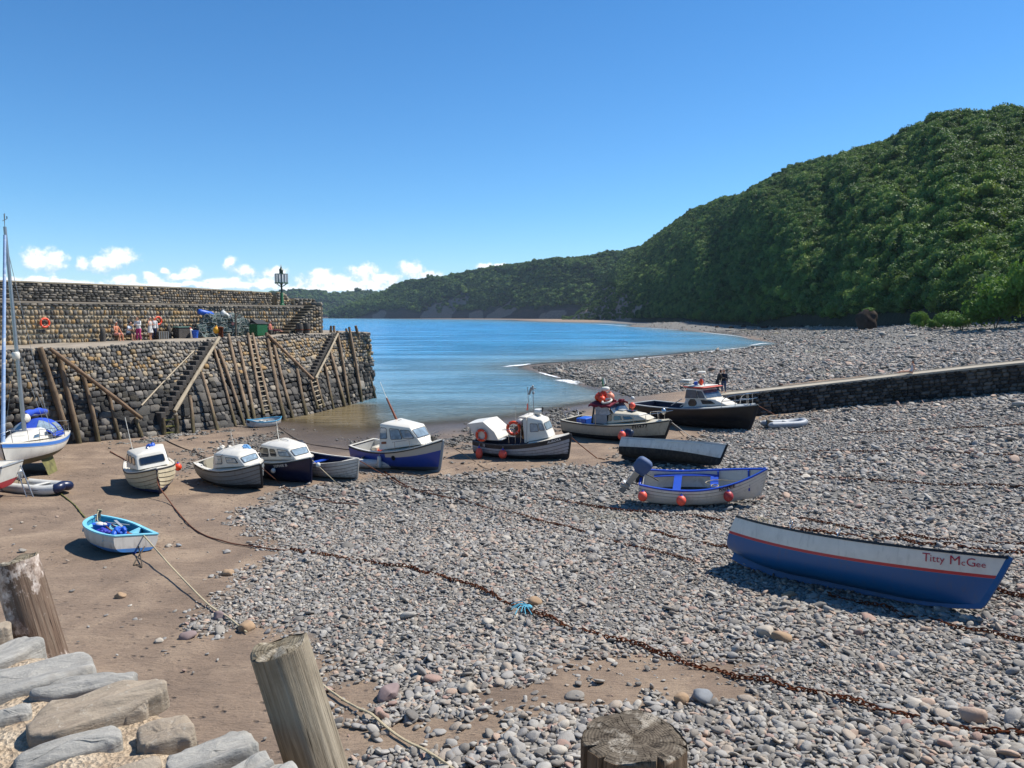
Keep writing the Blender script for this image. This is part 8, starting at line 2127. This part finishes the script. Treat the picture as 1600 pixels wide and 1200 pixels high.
for k in range(5): MB().box((-.4 + .2 * k, -.31, .3), (.03, .02, .58)).build('slat', GREYP, t, 0)
t = quay_thing('grey_barrel', 'pale plastic drum with a red cap near the blue bucket', 'drum', 297.5, .8); MB().lathe([(.2, 0), (.22, .1), (.22, .6), (.14, .72)], 14).build('body', WHITE2, t, 50); MB().lathe([(.09, .72), (.09, .8), (.02, .82)], 10).build('cap', CORAL, t, 50)
t = quay_thing('green_bin', 'green box bin with a dark lid on the quay edge', 'bin', 404, 2.6); MB().box((0, 0, .5), (1.15, 1.0, 1.0), ch=.03).build('body', GREEN, t, 40); MB().prism([(-.6, -.55, 1.02), (-.6, .55, 1.02), (-.6, .1, 1.35)], (0, 0, 0), (1.2, 0, 0)).build('lid', BLACKR, t, 40)
t = quay_thing('pot_hoist', 'rusty iron hoist frame standing in front of the lobster pots', 'hoist', 369, 2.3); mb = MB(); mb.box((0, 0, 1.15), (.11, .11, 2.3)); mb.box((.9, 0, 2.3), (1.9, .11, .11)); mb.beam((0, 0, 1.5), (.7, 0, 2.3), .08, .08); mb.build('post_and_arm', INTD, t, 0)
for px, lab in ((468, 'low barrel-like pot at the foot of the terrace steps'), (479, 'low barrel-like pot at the seaward end of the terrace')):
    t = quay_thing('old_barrel', lab, 'barrel', px, 1.75); MB().lathe([(.3, 0), (.36, .35), (.36, .55), (.3, .9)], 14).build('staves', STEPM, t, 50); MB().lathe([(.365, .3), (.37, .34), (.365, .38)], 14).build('hoop', RUST, t, 50)
t = onq('person in a red and white top with bent legs sitting by the terrace steps', 424, .9, 'legs_out', R(30), shirt=cloth('red_white_cloth', 'b56a5c'), legs=cloth('dark_red_cloth', '5e2630'), hair=HAIRG); t.location.z += .45
for px, rr in ((424, .5),): q = quay_thing('stone_block', 'rough stone block the person by the steps sits on', 'stone', px, .9); MB().box((0, 0, .2), (.7, .6, .42), ch=.05).build('block', STEPM, q, 40)
# lobster pots: every pot its own thing
NET = pm('pot_net', '7d938d', .9, .4, 14, .6, 30); NETB = pm('pot_net_dark', '26292b', .9, .4, 14, .6, 30); POTW = pm('pot_frame', '8f948f', .8, .3, 6)
def pot():
    t = thing('lobster_pot', 'lobster pot', 'lobster pot', group='lobster pots stacked against the quay wall'); mb = MB()
    for y in (-.32, 0, .32): mb.tube([(.26 * math.cos(a), y, .02 + .36 * math.sin(a)) for a in np.linspace(0, PI, 9)], .022, 5); mb.tube([(-.26, y, .02), (.26, y, .02)], .022, 5)
    for x, z in ((-.26, .02), (.26, .02), (0, .38), (.19, .26), (-.19, .26)): mb.tube([(x, -.34, z), (x, .34, z)], .02, 5)
    mb.build('frame', POTW, t, 40); mb = MB()
    for y in np.linspace(-.3, .3, 7): mb.tube([(.245 * math.cos(a), y, .02 + .34 * math.sin(a)) for a in np.linspace(0, PI, 7)], .015, 4)
    for a in np.linspace(.2, PI - .2, 7): mb.tube([(.245 * math.cos(a), -.32, .02 + .34 * math.sin(a)), (.245 * math.cos(a), .32, .02 + .34 * math.sin(a))], .015, 4)
    for y in (-.32, .32):
        for x in (-.12, 0, .12): mb.tube([(x, y, .03), (x, y, .3)], .015, 4)
    mb.build('netting', NET, t, 40); MB().box((0, 0, .03), (.48, .62, .03)).build('slats', INTD, t, 0); return t
P0 = pot(); first = True; r = random.Random(5)
cnt = 0
for lay, (px0, px1, n) in enumerate(((311, 398, 15), (312, 396, 14), (313, 394, 13), (316, 384, 11), (320, 374, 8))):
    for k in range(n):
        px = px0 + (px1 - px0) * (k + .5) / n + r.uniform(-.8, .8); off = .75 + r.uniform(-.12, .25) + (.35 if lay < 2 and k % 3 == 0 else 0)
        s = t_at(px, off, 7); o = P0 if first else copy_tree(P0); first = False; d, n_ = tdir(s)
        o.location = tuple(tpt(s, 6.46 + lay * .40 + r.uniform(-.03, .05), off)); o.rotation_euler = (r.uniform(-.25, .25), r.uniform(-.2, .2), math.atan2(d[1], d[0]) + r.uniform(-.6, .6) + (PI / 2 if r.random() < .4 else 0))
        o['label'] = 'dark netted lobster pot in the big stack against the tan quay wall'; cnt += 1
t = quay_thing('blue_canister', 'long blue canister lying on top of the lobster pots', 'canister', 323, .8, 8.45); MB().lathe([(.1, -.75), (.22, -.65), (.22, .5), (.14, .7), (.08, .72)], 14, (0, 0, 0), Euler((0, R(100), R(0))).to_matrix()).build('body', BLUEF, t, 50)
for k, (px, z, rr, m_, lab) in enumerate(((350, 8.42, .24, TUBEW, 'white float left of three on the lobster pots'), (355, 8.25, .2, TUBEW, 'white float in the middle of three on the lobster pots'), (360, 8.15, .22, TUBEW, 'white float right of three on the lobster pots'), (364, 7.6, .17, pm('pink_float', 'd0908c', .5, .1), 'pink float hanging before the lobster pots'))):
    t = quay_thing('net_float', lab, 'float', px, 1.0, z); MB().ell((0, 0, 0), (rr, rr, rr * 1.1), 12, 9).build('ball', m_, t, 60); MB().lathe([(rr * .3, rr), (rr * .15, rr * 1.35)], 8).build('neck', m_, t, 50)
# harbour beacon
s = t_at(440.5, -.9, 9.6); bp = tpt(s, TZ, -.9); t = thing('harbour_beacon', 'dark green harbour beacon with a round white railed lantern, on the terrace', 'beacon', tuple(bp)); t.scale = (.82, .82, .9)
MB().lathe([(.3, 0), (.3, .08), (.2, .14), (.17, .2), (.14, 1.3), (.11, 1.4), (.1, 2.2), (.14, 2.3), (.12, 2.4), (.1, 3.2)], 16).build('post', pm('dark_green_paint', '17301f', .4, .1, 3), t, 50)
MB().lathe([(.32, .0), (.32, .1), (.21, .16), (.18, .22), (.18, 1.25), (.12, 1.33)], 16).build('green_base', GREEN, t, 50)
mb = MB(); mb.lathe([(.12, 3.2), (.22, 3.25), (.22, 3.62), (.27, 3.64), (.2, 3.75), (.1, 3.86), (.07, 4.0), (.02, 4.02)], 14); mb.build('lantern', pm('dark_green_paint', '13291f', .4, .1, 3), t, 50)
MB().lathe([(.03, 4.02), (.06, 4.08), (.01, 4.25)], 8).build('finial', WHITE2, t, 50)
mb = MB(); mb.lathe([(.78, 2.28), (.78, 2.33), (.1, 2.34), (.1, 2.27)], 22)
for k in range(6): a = k * PI / 3; mb.beam((.12 * math.cos(a), .12 * math.sin(a), 1.95), (.7 * math.cos(a), .7 * math.sin(a), 2.28), .04, .05)
mb.build('platform', GREEN, t, 40)
for k in range(14): a = k * 2 * PI / 14; MB().box((.72 * math.cos(a), .72 * math.sin(a), 2.8), (.025, .17, .92), Euler((0, 0, a))).build('white_board', GREYP, t, 0)
mb = MB(); mb.torus((0, 0, 3.26), .72, .02, 24, 6); mb.torus((0, 0, 2.36), .72, .02, 24, 6); mb.build('ring', GREEN, t, 50)
# people on the slip
p = slip_pt(1427, .6); person('person in a pale dress and dark hair sitting with stretched legs on the slip wall', p, R(80), 'legs_out', dress=cloth('cream_cloth', 'd5c8c0'), hair=HAIRD)
p = slip_pt(1124, 1.6); person('person in brown leaning forward beside the taller dark figure behind the black boat', p, R(-80), 'stand', shirt=cloth('brown_cloth', '3d342c'), legs=cloth('dark_trousers', '25252a'), lean=.7, arm='front')
p = slip_pt(1134, 1.4); person('tall person in a dark navy jacket and jeans standing behind the black boat', p, R(150), 'stand', shirt=cloth('navy_cloth', '1a2030'), legs=cloth('blue_jeans', '3a4a68'), hair=HAIRD)
# ------------------------------------------------------------------ air
HAZE = True
if HAZE:
    hz = MB(); hz.box((600, 2700, 120), (5600, 5640, 254)); ho = hz.build('haze', [bpy.data.materials.new('air')], smooth=0); ho['kind'] = 'stuff'
    m = ho.data.materials[0]; m.use_nodes = True; N, L = m.node_tree.nodes, m.node_tree.links
    N.remove(N['Principled BSDF']); v = N.new('ShaderNodeVolumePrincipled')
    v.inputs['Color'].default_value = (.62, .78, 1, 1); v.inputs['Density'].default_value = .00004; v.inputs['Anisotropy'].default_value = .0
    L.new(v.outputs[0], N['Material Output'].inputs['Volume'])
